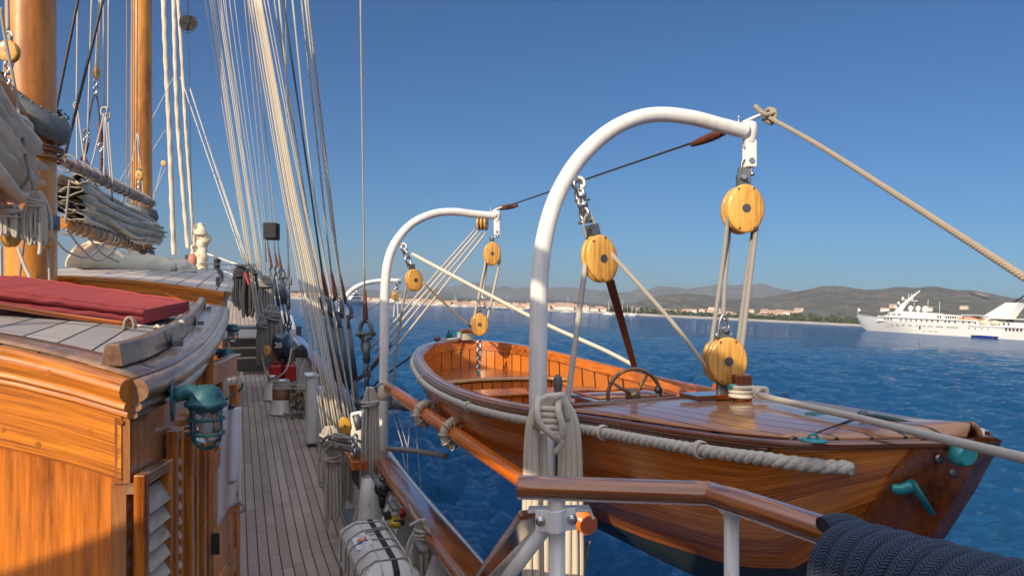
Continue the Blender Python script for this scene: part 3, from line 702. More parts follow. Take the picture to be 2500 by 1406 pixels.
for t in (-.17, .73):
    mb = MB().bar(ST(19.35, t, deck_z(19)), ST(20.05, t, fz + .02), .03, .12, up=UP); build(mb, 'stringer', TEAKVZ, stp)
mb = MB().box(ST(19.85, .28, -.80), FW, TS, UP, .03, .86, .20); build(mb, 'riser', WHITE2, stp)
bn = thing('bulwark_end', 'white raised bulwark end block with hawse hole at the foredeck break', 'bulwark', ST(19.6, 1.3, -1.0))
mb = MB(); mb.prism([ST(19.2, 1.24, -.92), ST(19.2, 1.24, -.68), ST(19.9, 1.2, -.36), ST(26, .72, -.02), ST(26, .72, -.6)], TS * .16); build(mb, 'block', WHITE, bn, bevel=.015)
mb = MB().tube([ST(19.85, 1.2, -.62), ST(19.85, 1.26, -.62)], .09, 16); build(mb, 'hawse_hole', BLACK, bn)
# white tubular foredeck rail
fr = thing('foredeck_rail', 'white tubular guard rail curving round the far foredeck', 'guard rail', P(560, 700, 24))
top = spline([P(478, 640, 27), P(482, 625, 27), P(500, 619, 26.5), P(545, 634, 25), P(598, 655, 22.5), P(640, 690, 20.5)], 6)
mid = spline([P(545, 661, 25), P(575, 674, 23.5), P(610, 694, 21.6), P(640, 715, 20.5)], 6)
build(MB().tube(top, .035, 8), 'top_rail', WHITE, fr); build(MB().tube(mid, .022, 8), 'middle_rail', WHITE, fr)
for (x0, y0, x1, y1, d) in ((499, 620, 502, 668, 26.5), (558, 640, 566, 708, 24.3), (536, 632, 540, 672, 25.2), (612, 664, 618, 722, 21.9), (479, 640, 474, 662, 27), (636, 690, 634, 735, 20.8)):
    build(MB().tube([P(x0, y0, d), P(x1, y1, d)], .03, 8), 'rail_post', WHITE, fr)
for (y0, y1) in ((641, 645), (652, 662)):
    o = build(MB().tube(sag(P(452, y0, 26), P(632, y1, 21), .03), .018, 6), 'lifeline', GALV); tag(o, ['upper', 'lower'][y0 > 645] + ' dark lifeline wire crossing in front of the foredeck rail', 'lifeline')

# ================================================================ DECKHOUSES
def house_builder(nm, label, s_aft_fn, s_f, tside, zedge, tl, camber, roofmat, wz, s_a0, aftmat, roll=.038):
    h = thing(nm, label, 'deckhouse', ST(s_a0, tside(s_a0), wz))
    tc = -1.93
    def rz(s, t):
        w = tside(s) - tc; u = min(1, abs((t - tc) / w)); return zedge(s) + camber * (1 - u * u)
    def pt(a, b2, off=0, dz=0):
        t0 = lerp(tside(s_a0) , tl, a); sa = s_aft_fn(t0); s = lerp(sa, s_f, b2); t = lerp(tside(s), tl, a)
        if off: t -= off * (1 - a)
        return ST(s, t, rz(s, t) + dz)
    rows = [[pt(a, b2) for b2 in np.linspace(0, 1, 30)] for a in np.linspace(0, 1, 22)]
    build(MB().grid(rows, flip=True), 'roof', roofmat, h)
    return h, pt, rz
# ---- near house
def ts1(s): return sinterp(s, [(2.22, -.272), (2.50, -.200), (2.78, -.165), (3.37, -.122), (5.0, -.089), (6.5, -.089)])
def sa1(t): return 2.25 + .75 * (1 - math.exp(min(0, (t + .272)) * .9))
def ze1(s): return lerp(-.215, -.05, (s - 2.22) / 4.28)
h1, pt1, rz1 = house_builder('near_deckhouse', 'near varnished deckhouse with weathered plank roof and louvred doors', sa1, 6.5, ts1, ze1, -3.7, .19, ROOF, -2.6, 2.22, TEAKV)
# grey-brown varnished covering board along side and aft edge (3 mm proud)
cw = .028
rows = [[pt1(a, b2, 0, .004) for b2 in np.linspace(0, 1, 44)] for a in np.linspace(0, .043, 4)]
build(MB().grid(rows, flip=True), 'covering_board', TEAKF, h1, solid=.004)
rows = [[pt1(a, b2, 0, .0055) for b2 in np.linspace(0, .045, 4)] for a in np.linspace(0.0, 1, 26)]
build(MB().grid(rows, flip=True), 'aft_covering_board', TEAKF, h1, solid=.003)
MOULD = [(-.02, 0), (.010, .002), (.026, -.004), (.036, -.017), (.040, -.032), (.036, -.047), (.024, -.058), (.014, -.062), (.020, -.068), (.022, -.078), (.014, -.086), (.006, -.088), (.010, -.094), (.010, -.102), (.0, -.108), (-.02, -.108)]
aft = [ST(sa1(t), t, rz1(sa1(t), t)) for t in np.linspace(-3.7, -.272, 24)]
aft = [V((p.x, p.y, p.z)) for p in aft]
mb = MB().sweep(aft, MOULD, smooth=True); build(mb, 'aft_moulding', TEAKU, h1, autosm=50)
side = [ST(s, ts1(s), rz1(s, ts1(s))) for s in list(np.linspace(2.255, 3.4, 16)) + list(np.linspace(3.5, 6.5, 16))]
mb = MB().sweep(side, MOULD, smooth=True); build(mb, 'side_moulding', TEAKF, h1, autosm=50)  # greyer than the aft moulding: shade and sky sheen put into its colour
# aft wall: frieze board with comb joints and upright boards under it
def wall(path, z0f, z1f, off, mat, nm, th=.03, lab=None, uv=None):
    rows = []
    for i, p in enumerate(path):
        t = (path[min(i + 1, len(path) - 1)] - path[max(i - 1, 0)]); t.z = 0; t.normalize(); o_ = t.cross(UP)
        q = V((p.x, p.y, 0)) + o_ * off
        rows.append([q + UP * z1f(p), q + UP * z0f(p), q - o_ * th + UP * z0f(p), q - o_ * th + UP * z1f(p), q + UP * z1f(p)])
    mb = MB(); mb.grid(rows, sm=False, uvs=lambda i, k: (k * 1.6, i * .15)); n_ = 5
    mb.face([0, 1, 2, 3][::-1]); b0 = (len(rows) - 1) * 5; mb.face([b0, b0+1, b0+2, b0+3])
    return build(mb, nm, mat, h1 if lab is None else lab)
aftp = [ST(sa1(t), t, rz1(sa1(t), t)) for t in np.linspace(-3.7, -.297, 24)]
wall(aftp, lambda p: p.z - .285, lambda p: p.z - .105, -.004, TEAKU, 'frieze_board', .05)
wall(aftp, lambda p: -2.6, lambda p: p.z - .28, -.018, TEAKVZ, 'aft_wall', .05)
for t, zz in ((-.46, -.032), (-.38, -.36), (-.30, -.27), (-.52, -.40), (-.62, -.36), (-.30, -.33)):                # round bungs over the screws
    p = ST(sa1(t), t, 0); dn = (ST(sa1(t + .01), t + .01) - ST(sa1(t - .01), t - .01)).normalized().cross(UP)
    z = rz1(sa1(t), t) + zz if zz > -.2 else zz
    build(MB().tube([p + UP * z + dn * -.03, p + UP * z + dn * (-.002 if zz < -.2 else .0405)], .009, 14), 'wood_plug', TEAKVZ, h1)
# finger joint blocks at the corner
for k in range(3):
    t = -.297; p = ST(sa1(t), t, 0); zz = rz1(2.22, -.297) - .125 - k * .055
    dn = (ST(sa1(-.28), -.28) - ST(sa1(-.33), -.33)).normalized(); o_ = dn.cross(UP)
    build(MB().box(p - dn * .028 + UP * zz + o_ * -.0075, dn, o_, UP, .052, .008, .0235), 'corner_joint', TEAKV, h1, bevel=.0015)
def inset(s): k = max(0, min(1, (s - 2.9) / 1.9)); return .085 * k * k * (3 - 2 * k)
sidep = [ST(s, ts1(s) - .004 - inset(s), ze1(s)) for s in list(np.linspace(2.265, 3.4, 14)) + list(np.linspace(3.5, 6.46, 14))]
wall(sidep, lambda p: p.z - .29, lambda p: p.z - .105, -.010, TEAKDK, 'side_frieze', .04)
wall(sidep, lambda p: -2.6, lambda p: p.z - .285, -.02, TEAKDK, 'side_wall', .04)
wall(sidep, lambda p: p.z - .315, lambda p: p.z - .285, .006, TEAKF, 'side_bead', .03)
def sp(s, off=0, z=0):            # a point on the near house's side wall
    d = (ST(s + .02, ts1(s + .02)) - ST(s - .02, ts1(s - .02))).normalized(); o_ = d.cross(UP)
    return ST(s, ts1(s) - inset(s)) + o_ * off + UP * z, d, o_
# louvred shutter folded against the side wall
def louvre(s0, s1, ztop, zbot, n, nm, lab):
    a, d, o_ = sp(s0); b2, _, _ = sp(s1); d = (b2 - a).normalized(); o_ = d.cross(UP); L = (b2 - a).length
    e = thing(nm, lab, 'louvred door', a + UP * zbot); off = o_ * .012
    fw = .032
    for q in (0 + fw / 2, L - fw / 2): build(MB().box(a + d * q + off + UP * (ztop + zbot) / 2, d, o_, UP, fw, .032, ztop - zbot), 'stile', TEAKVZ, e, bevel=.004)
    for z in (ztop - fw / 2, zbot + fw): build(MB().box(a + d * L / 2 + off + UP * z, d, o_, UP, L - 2 * fw, .03, fw), 'rail', TEAKF, e, bevel=.004)
    for i in range(n):
        z = zbot + .1 + (ztop - zbot - .16) * (i + .5) / n; u = (UP * .88 + o_ * -.48).normalized()
        build(MB().box(a + d * L / 2 + off + UP * z, d, u.cross(d), u, L - 2 * fw - .002, .008, .068), 'slat', PALEW, e, bevel=.002)
    return e
louvre(2.26, 2.475, -.475, -1.95, 24, 'louvred_door', 'louvred door leaf with pale slats nearest the aft corner of the near deckhouse')
louvre(2.50, 2.60, -.40, -1.95, 30, 'louvred_door', 'narrow louvred door leaf behind the nearest lantern')
# door posts
for s, w_ in ((2.66, .05), (2.76, .05), (2.95, .06), (3.12, .05)):
    p, d, o_ = sp(s); build(MB().box(p + o_ * .02 + UP * -1.45, d, o_, UP, w_, .05, 2.05), 'door_post', TEAKVZ, h1, bevel=.006)
# open door leaf standing out over the deck
A0 = P(480, 905, 3.35); B0 = P(577, 872, 4.28); A0.z = B0.z = -.315
d = (B0 - A0).normalized(); o_ = d.cross(UP); L = (B0 - A0).length
dl = thing('open_door', 'open varnished door leaf standing out from the near deckhouse with the towel on it', 'door', A0 + UP * -2.2)
zt, zb = -.315, -2.35
for q, ww in ((.05, .10), (L - .045, .09)): build(MB().box(A0 + d * q + UP * ((zb) / 2), d, o_, UP, ww, .045, zt - zb, 0), 'stile', TEAKVZ, dl, bevel=.004)
for z, hh in ((-.36 - zt, .10), (-.78 - zt, .08), (-1.45 - zt, .12)): build(MB().box(A0 + d * L / 2 + UP * z, d, o_, UP, L - .19, .043, hh), 'rail', TEAKVZ, dl, bevel=.004)
build(MB().box(A0 + d * L / 2 + UP * (-.56 - zt), d, o_, UP, .05, .04, .36), 'mullion', TEAKVZ, dl)
build(MB().box(A0 + d * L / 2 + UP * (-1.9 - zt), d, o_, UP, L - .19, .02, .8), 'panel', TEAKVZ, dl)
build(MB().box(A0 + d * L / 2 + UP * (-1.12 - zt), d, o_, UP, L - .19, .02, .6), 'panel', TEAKVZ, dl)
build(MB().box(A0 + d * L / 2 + UP * .008, d, o_, UP, L, .055, .012), 'top_edge', TEAKF, dl, bevel=.004)
hp = P(495, 1330, 2.95); hg = build(MB().box(hp - TS * .018, FW, TS, UP, .006, .055, .085).box(hp + TS * .04, FW, TS, UP, .006, .045, .085).tube([hp + TS * .012 - FW * .008 - UP * .05, hp + TS * .012 - FW * .008 + UP * .05], .007, 10), 'hinge', BLACK, dl)
jm = P(484, 1210, 3.05); build(MB().box(jm - UP * .35, TS, FW, UP, .028, .03, 1.9).box(jm + TS * .045 - UP * .35, TS, FW, UP, .03, .03, 1.9), 'hinge_post', TEAKVZ, dl, bevel=.003)
# towel with wavy folds
def towel_pts():
    rows = []
    for j in range(30):
        v = j / 29; r = []
        wl = .052 + .008 * v
        for i in range(13):
            u = i / 12; x = (u - .5) * 2 * wl
            zz = -.55 * v * (1 - .09 * u if v > .7 else 1)
            fold = .008 * math.sin(u * 11 + v * 2.5) + .006 * math.sin(u * 5 - v * 4)
            r.append(P(566, 992, 3.80) + V((1, .1, 0)).normalized() * x + V((.05, -1, 0)) * (fold + .03 + .02 * v) + UP * zz)
        rows.append(r)
    return rows
rows = towel_pts(); b3 = rows[-1]
for i, p in enumerate(b3): b3[i] = p + UP * (.10 * (i / 12) - .06 * (1 - i / 12))
mb = MB(); mb.grid(rows); tw = build(mb, 'towel', TOWEL, solid=.006); tag(tw, 'white cotton towel hanging by a blue tab on the open door', 'towel')
build(MB().tube([P(566, 988, 3.78), P(566, 999, 3.77)], .018, 10), 'tab', NAVYP, tw)
hk = build(MB().tube(spline([P(585, 1226, 4.15), P(596, 1236, 4.15), P(594, 1247, 4.15), P(582, 1250, 4.15), P(572, 1246, 4.15)], 5), .006, 8), 'door_hook', TAN, dl)
# half-white fid on the door
o = build(MB().tube([P(574, 958, 4.25), P(590, 908, 4.25)], [.013, .008], 10), 'wooden_peg', plain('pale_peg', (.75, .65, .45), .6)); tag(o, 'pale pointed wooden peg sticking up behind the open door', 'peg')
o = build(MB().tube(spline([P(552, 975, 4.05), P(575, 958, 4.2), P(588, 950, 4.2), P(594, 935, 4.2)], 4), .006, 8), 'hook_arm', VERD); tag(o, 'thin curved metal hook arm above the towel', 'hook')

# grab rail along the roof edge: long tapered bar on feet
gr = thing('grab_rail', 'long weathered wooden grab rail along the edge of the near deckhouse roof', 'grab rail', P(300, 850, 2.2))
def gpt(s): return ST(s, ts1(s) - .085 - .02 * (s - 2.4), rz1(s, ts1(s) - .1) + .006)
gp_ = [gpt(s) for s in np.linspace(2.34, 6.3, 26)]
mb = MB().sweep(gp_, [(-.036, 0), (-.026, .058), (-.022, .064), (.014, .064), (.018, .058), (.026, 0)], smooth=False); build(mb, 'bar', GRABW, gr, bevel=.004)
for s in (2.9, 4.0, 5.6):
    p = gpt(s); build(MB().tube([p + TS * .03 + UP * .0, p + TS * .03 + UP * .055], .006, 8).box(p + TS * .055 + UP * .012, FW, TS, UP, .05, .03, .02), 'metal_foot', GALV, gr)
# red mattress: two stacked pads
ms = thing('red_mattress', 'long red sunbathing mattress lying across the near deckhouse roof', 'mattress', P(345, 790, 3.3))
fa, fb = P(350, 793, 3.20), P(-260, 727, 2.55); ga, gb = P(462, 764, 3.95), P(40, 700, 4.3)
def mpad(z0, z1, sh, nm):
    rows = []
    NX = 40
    for i in range(NX + 1):
        k = i / NX; a = fa.lerp(fb, k); c = ga.lerp(gb, k); r = []
        prof = [(0, 0), (-.012, .25), (-.014, .6), (.0, .92), (.02, 1.0), (.2, 1.02), (.5, 1.03), (.8, 1.01), (.98, 1), (1.0, .9), (1.01, .5), (1, 0)]
        for (u, v) in prof:
            p = a.lerp(c, u * (1 - sh) + sh * .5); zz = lerp(z0, z1, v)
            wob = .004 * noise.noise(V((k * 14, u * 6, z0 * 30))) * 2.0
            p = p + UP * (zz + (wob if 0 < v else 0)); r.append(p)
        rows.append(r)
    mb = MB(); mb.grid(rows); e0 = rows[0]; b0 = len(mb.v); mb.v += e0; mb.face([b0 + q for q in range(len(e0))][::-1])
    o = build(mb, nm, RED, ms, bevel=.008)
    for q_ in (4, 8): build(MB().tube([r[q_] for r in rows], .0045, 6), 'piping', RED, o)
    return o
mpad(.004, .034, 0, 'lower_pad'); mpad(.036, .064, .015, 'upper_pad')
o = thing('roof_batten', 'thin varnished bamboo pole lying along the front of the red mattress', 'pole', P(200, 760, 3.1))
q = [P(-200, 712, 2.3), P(0, 746, 2.62), P(150, 770, 2.85), P(318, 792, 3.05)]
build(MB().tube(spline(q, 6), .010, 10), 'pole', SPARW, o)
build(MB().tube([P(318, 792, 3.05), P(380, 800, 3.1), P(427, 797, 3.15)], .005, 8), 'end_lashing', ROPEW, o)
o = build(MB().tube([P(317, 796, 3.0) + (V((1, .3, 0)).normalized() * math.cos(a_) * .018 + UP * math.sin(a_) * .034) for a_ in np.linspace(-.3, 3.5, 14)], .008, 6, flat=3.0, up=V((.3, -1, 0))), 'canvas_strap', TAN); tag(o, 'beige loop of webbing holding the pole by the mattress corner', 'strap')
o = build(MB().tube(spline([P(376, 801, 3.1), P(384, 795, 3.05), P(392, 803, 3.05), P(400, 797, 3.05), P(410, 801, 3.05), P(425, 797, 3.05)], 5), .006, 8).ball(P(443, 789, 3.05), .014), 'knotted_cord', ROPEW); tag(o, 'short knotted white cord between mattress and grab rail', 'cord')

# low block added between the two houses to stop sun reaching the deck
lt = thing('gap_sun_block', 'low varnished sun block added on deck between the two deckhouses', 'deckhouse', ST(7.7, -.4, -2.6))
build(MB().box(ST(7.75, -1.95, -1.7), FW, TS, UP, 2.4, 3.1, 1.75), 'body', TEAKVZ, lt, bevel=.02)
build(MB().box(ST(7.75, -1.95, -.80), FW, TS, UP, 2.44, 3.2, .04), 'top', ROOF, lt, bevel=.01)
# unseen sun block added abaft the camera, to port: it keeps the evening sun off the near rail
sh = thing('aft_sun_block', 'varnished wooden sun block added unseen on the port side of the quarterdeck', 'deckhouse', ST(-2.4, -2.3, -1.9))
build(MB().box(ST(-2.65, -2.35, -.6), FW, TS, UP, 6.0, 2.3, 2.8), 'wall', TEAKVZ, sh, bevel=.02)
build(MB().box(ST(-2.65, -2.35, .85), FW, TS, UP, 6.1, 2.4, .06), 'roof', ROOF, sh, bevel=.02)
for s_ in (-4.4, -2.9, -1.4): build(MB().box(ST(s_, -1.19, .1), FW, TS, UP, .7, .03, .5), 'window', WINDM, sh, bevel=.01)
# ---- forward house
def ts2(s): return sinterp(s, [(9, -.13), (13, -.12), (18.5, -.30)])
def sa2(t): return 9.0 + .05 * (-.13 - t)
def ze2(s): return lerp(.115, .66, (s - 9) / 9.5)
h2, pt2, rz2 = house_builder('forward_deckhouse', 'forward varnished deckhouse with planked roof in front of the second mast', sa2, 18.5, ts2, ze2, -3.7, .16, ROOF2, -2.5, 9.0, TEAKV)
M2 = [(-.03, 0), (.05, .0), (.075, -.012), (.075, -.045), (.055, -.055), (.055, -.066), (.035, -.085), (.015, -.11), (-.03, -.11)]
aft2 = [ST(sa2(t), t, rz2(sa2(t), t)) for t in np.linspace(-3.7, -.13, 16)]
build(MB().sweep(aft2, M2), 'aft_moulding', TEAKU, h2, autosm=40)
side2 = [ST(s, ts2(s), rz2(s, ts2(s))) for s in np.linspace(9.0, 18.5, 20)]
build(MB().sweep(side2, M2), 'side_moulding', TEAKF, h2, autosm=40)
aft2b = [ST(sa2(t), t, rz2(sa2(t), t)) for t in np.linspace(-3.7, -.15, 16)]
wall(aft2b, lambda p: p.z - .24, lambda p: p.z - .105, .012, TEAKU, 'frieze_board', .05, h2)
wall(aft2b, lambda p: -2.5, lambda p: p.z - .235, -.02, TEAKVZ, 'aft_wall', .05, h2)
side2b = [ST(s, ts2(s) - .01, rz2(s, ts2(s))) for s in np.linspace(9.02, 18.5, 20)]
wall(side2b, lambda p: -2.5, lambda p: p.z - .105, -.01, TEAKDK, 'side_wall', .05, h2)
# small fittings on its starboard edge
rr = random.Random(4); 
for i in range(9):
    s = 10.2 + i * .95; p = ST(s, ts2(s) - .1, rz2(s, ts2(s) - .1))
    o = build(MB().box(p + UP * .05, FW, TS, UP, .09, .05, .1).tube([p - FW * .09 + UP * .1, p + FW * .09 + UP * .1], .016, 8), 'roof_cleat', GALV, bevel=.004); tag(o, 'small dark cleat in the row along the starboard edge of the forward deckhouse roof', 'cleat', 'cleats along the forward deckhouse roof edge')

# ================================================================ LANTERNS
def lantern(px, py, d, sc, lab):
    # px, py: top of the glass; d: depth
    c = P(px, py, d + 0); e = thing('bulkhead_lantern', lab, 'lantern', c, 'verdigris bulkhead lanterns on the deckhouse side')
    k = sc
    dome = [(.002, .062), (.022, .060), (.040, .048), (.050, .030), (.054, .012), (.062, .010), (.062, -.002), (.050, -.008), (.050, -.014)]
    build(MB().lathe(c, UP, [(r * k, h * k) for r, h in dome][::-1], 24), 'hood', VERD, e)
    arm = spline([c + (-TS * .088 + UP * .030) * k, c + (-TS * .055 + UP * .040) * k, c + (-TS * .02 + UP * .030) * k, c + (TS * .012 + UP * .012) * k], 5)
    build(MB().tube(arm, [.020 * k + .012 * k * (i / (len(arm) - 1)) for i in range(len(arm))], 14), 'arm', VERD, e)
    build(MB().tube([c + (-TS * .096 + UP * .02) * k, c + (-TS * .088 + UP * .02) * k], .055 * k, 22, up=UP, flat=1.15), 'wall_plate', VERD, e)
    gl = [(.038, -.004), (.038, -.085), (.034, -.10), (.022, -.112), (.001, -.116)]
    build(MB().lathe(c, UP, [(r * k, h * k) for r, h in gl][::-1], 20), 'glass', GLASS, e)
    build(MB().lathe(c, UP, [(r * k, h * k) for r, h in [(.006, -.09), (.016, -.078), (.018, -.06), (.01, -.035), (.01, -.01)]], 12), 'bulb', plain('bulb_glass', (.6, .6, .55), .1), e)
    cg = MB()
    for z in (-.042, -.086): cg.tube([c + (FW * math.cos(a_) + TS * math.sin(a_)) * .052 * k + UP * z * k for a_ in np.linspace(0, 6.283, 22)[:-1]], .0042 * k, 6, closed=True)
    for a0 in range(4):
        a_ = a0 * math.pi / 2 + .6; dr = FW * math.cos(a_) + TS * math.sin(a_)
        cg.tube(spline([c + dr * .053 * k - UP * .005 * k, c + dr * .052 * k - UP * .086 * k, c + dr * .042 * k - UP * .115 * k, c + dr * .02 * k - UP * .130 * k, c - UP * .132 * k], 4), .0042 * k, 6)
    build(cg, 'cage', VERD, e); return e
lantern(503, 988, 2.25, 1.0, 'nearest verdigris caged lantern, hanging right beside the white towel')
lantern(553, 872, 4.9, .95, 'second verdigris caged lantern, half hidden behind the open door top')
lantern(569, 806, 6.1, .84, 'farthest verdigris caged lantern, at the forward end of the near deckhouse')

# ================================================================ MASTS
def mast(px, d, r, z0, z1, lab, z_base, nm='mast'):
    b_ = P(px, CY, d); e = thing(nm, lab, 'mast', b_ + UP * z0)
    zs = np.linspace(z0, z1, 14)
    build(MB().tube([b_ + UP * z for z in zs], [r * (1 - .012 * max(0, z)) for z in zs], 40), 'spar', MASTW, e); return e, b_
m1, m1b = mast(76, 7.4, .228, -2.6, 17, 'near golden varnished mast rising beside the near deckhouse', 0)
m2, m2b = mast(345, 16.0, .226, -1.5, 24, 'second golden varnished mast standing behind the furled grey sail', 0)
def halyards(base, r, offs, z0, z1, lab, grp, rad=.010):
    for (a_, rr_) in offs:
        p = base + V((math.sin(a_), -math.cos(a_), 0)) * (r + rr_)
        o = build(MB().tube([p + UP * z0, p + UP * z1 + V((0, 0, 0))], rad, 8), 'halyard', ROPEB); tag(o, lab, 'halyard', grp)
halyards(m2b, .23, [(-.95, .05), (-.80, .06), (-.25, .04), (-.12, .07)], 1.9, 23, 'pale halyard running straight down the face of the second mast', 'halyards on the face of the second mast', .013)
halyards(m1b, .235, [(-1.28, .05), (-1.1, .07)], 1.9, 16, 'pale halyard running down the left face of the near mast', 'halyards on the near mast', .014)
# leather-capped gaff jaws, hoops
def hoops(base, r, z0, z1, n, par, mat=TEAKV):
    for i in range(n):
        z = lerp(z0, z1, i / max(1, n - 1)); tl = .02 * math.sin(i * 2.1)
        build(MB().tube([base + V((math.cos(a_) * (r + .03), math.sin(a_) * (r + .03), z + tl * math.cos(a_) )) for a_ in np.linspace(0, 6.283, 28)[:-1]], .018, 8, closed=True), 'mast_hoop', mat, par)
HOOPW = wood('hoop_wood', (.08, .03, .012), (.24, .10, .03), 'Z', .5, .2)
def jaws(base, r, z, par, tilt, k=1.0):
    rows = []
    for j in range(9):
        v = j / 8; rr_ = r + .075 * k * math.sin(math.pi * (.15 + .8 * v)) + .02
        rows.append([base + V((math.cos(a_) * rr_ , math.sin(a_) * rr_, z + .24 * k * (v - .5) + math.cos(a_ - 3.1) * tilt)) for a_ in np.linspace(0, 6.2832, 30)])
    build(MB().grid(rows, flip=True), 'gaff_saddle', LEATHG, par, solid=.02)
    pr = MB()
    for i in range(26):
        a_ = i / 26 * 6.283; rr_ = r + .075 * k; pr.ball(base + V((math.cos(a_) * rr_, math.sin(a_) * rr_, z + .11 * k + math.cos(a_ - 3.1) * tilt)), .012 * k, n=6, m=4)
    build(pr, 'saddle_stud', GALV, par)
jaws(m1b, .235, 1.93, m1, .22, 1.15); hoops(m1b, .24, 1.42, 1.74, 6, m1, HOOPW)
jaws(m2b, .235, 1.95, m2, .10, 1.0); hoops(m2b, .24, 1.15, 1.72, 7, m2, HOOPW)
build(MB().lathe(m1b, UP, [(.232, .72), (.25, .72), (.25, .86), (.232, .86)], 36), 'mast_band', GALV, m1)
build(MB().lathe(m2b, UP, [(.235, .95), (.26, .95), (.26, 1.1), (.235, 1.1)], 30), 'mast_band', GALV, m2)
for a_ in (-.9, -.2, .5, 1.1):   # block pins round the near mast
    p = m1b + V((math.sin(a_), -math.cos(a_), 0)) * .27 + UP * .78; build(MB().tube([p + UP * .05, p - UP * .12], .02, 8), 'eye_bolt', GALV, m1)

# ================================================================ FURLED SAILS, GAFFS, BOOMS
def sail_bundle(top, bot, nf, mats, width, seed, par, nm='sail', lobes=None, droop=.12):
    """many long draped folds between the gaff above and the boom below"""
    rr = random.Random(seed); N = 34
    top = spline(top, 10); bot = spline(bot, 10)
    def at(pl, k): x = k * (len(pl) - 1); i = min(int(x), len(pl) - 2); return pl[i].lerp(pl[i + 1], x - i)
    mb = MB()
    for f in range(nf):
        h = (f + .5) / nf; side = rr.choice([-1, 1]) * rr.uniform(.2, 1.0) * width * (1 - abs(h - .35) * .7)
        r0 = rr.uniform(.75, 1.35) * (at(top, .5) - at(bot, .5)).length / nf * .95; pts = []; rs = []
        ph = rr.uniform(0, 6); st_, en = rr.uniform(0, .08), rr.uniform(.90, 1.0)
        for i in range(N + 1):
            k = lerp(st_, en, i / N); a = at(top, k); b_ = at(bot, k); ax = (at(top, min(1, k + .02)) - at(top, max(0, k - .02))).normalized(); sd_ = ax.cross(UP).normalized()
            hh = h + .10 * math.sin(k * 5 + ph) * .5 + .05 * math.sin(k * 13 + ph * 2)
            hh = hh + droop * math.sin(math.pi * k) * (.6 if f % 2 else 1)
            hh = max(.03, min(.97, hh))
            p = a.lerp(b_, hh) + sd_ * (side + .04 * math.sin(k * 8 + ph)); pts.append(p)
            rs.append(r0 * (1 + .25 * math.sin(k * 11 + ph)) * (.75 if i in (0, N) else 1))
        mb.tube(pts, rs, 14, flat=.62, mi=0 if rr.random() < .6 else 1)
    # broad covering panels give the bundle its skin
    for sdn in (-1, 1):
        rows = []
        for i in range(N + 1):
            k = i / N; a = at(top, k); b_ = at(bot, k); ax = (at(top, min(1, k + .02)) - at(top, max(0, k - .02))).normalized(); sd_ = ax.cross(UP).normalized(); r = []
            for j in range(44):
                v = j / 43; bulge = width * 1.0 * math.sin(math.pi * min(1, v * 1.02 + .02)) ** .6
                fo = .045 * math.sin(v * 30 + 2.5 * math.sin(k * 6 + seed)) + .030 * math.sin(v * 57 + k * 15) + .03 * noise.noise(V((k * 24, v * 9, seed)))
                fo *= min(1, 3 * v) * min(1, 4 * (1 - v)); dr = droop * 2 * math.sin(math.pi * k) * v * (1 - v)
                r.append(a.lerp(b_, min(.99, v * .96 + dr * .3)) + sd_ * sdn * (bulge + fo))
            rows.append(r)
        mb.grid(rows)
    return build(mb, nm, mats, par)
# main boom and gaff run aft over the camera's left side
bo = thing('main_boom', 'varnished boom under the near furled sail at the left edge', 'boom', ST(8.3, -1.93, .62))
build(MB().tube([ST(8.25, -1.93, .72), ST(4, -1.93, 1.12), ST(-4.5, -1.93, 1.75)], [.09, .12, .09], 20), 'spar', SPARW, bo)
ga = thing('main_gaff', 'varnished gaff above the near furled sail at the left edge', 'gaff', ST(8.3, -1.93, 1.9))
build(MB().tube([ST(8.3, -1.93, 1.74), ST(4, -1.93, 2.32), ST(-4.5, -1.93, 2.55)], [.08, .10, .07], 20), 'spar', MASTW, ga)
ms_ = thing('near_furled_sail', 'cream furled mainsail in heavy folds filling the left edge', 'furled sail', ST(8, -1.93, .8))
sail_bundle([ST(8.15, -1.93, 1.60), ST(7.2, -1.93, 1.72), ST(5.5, -1.93, 2.05), ST(3, -1.93, 2.20), ST(1, -1.93, 2.12), ST(-4.3, -1.93, 2.4)], [ST(8.2, -1.93, .86), ST(7.2, -1.93, .94), ST(4, -1.93, 1.26), ST(-4.2, -1.93, 1.86)], 20, [CANVAS, CANVAS], .19, 3, ms_)
# foresail between the masts
a0, a1 = P(148, 392, 8.75), P(372, 497, 16.0)
b0_, b1 = P(150, 545, 8.75), P(338, 603, 15.8)
fb_ = thing('fore_boom', 'wooden boom below the grey furled sail between the masts', 'boom', b0_)
build(MB().tube([b0_, b0_.lerp(b1, .5), b1], [.065, .095, .085], 18), 'spar', MASTW, fb_)
fg = thing('fore_gaff', 'wooden gaff above the grey furled sail, wrapped with lashings', 'gaff', a0)
build(MB().tube([a0, a0.lerp(a1, .5), a1], [.055, .085, .08], 18), 'spar', wood('gaff_weathered', (.17, .085, .05), (.42, .27, .18), 'F', .4, .3), fg)
for i in range(15):
    k = (i + .6) / 15.4
    for (p0, p1, par, r) in ((a0, a1, fg, .088), (b0_, b1, fb_, .098)):
        c = p0.lerp(p1, k); ax = (p1 - p0).normalized(); u = ax.cross(UP).normalized(); w_ = u.cross(ax)
        big = 1.0 + (.18 if i % 3 == 0 else .04)
        build(MB().tube([c + (u * math.cos(a_) + w_ * math.sin(a_)) * r * big + ax * .03 * math.sin(a_) for a_ in np.linspace(0, 6.283, 20)[:-1]], .014, 6, closed=True), 'lashing', ROPEG, par)
fs = thing('forward_furled_sail', 'grey white furled foresail draped in folds between gaff and boom', 'furled sail', b0_.lerp(b1, .5))
dn = -UP
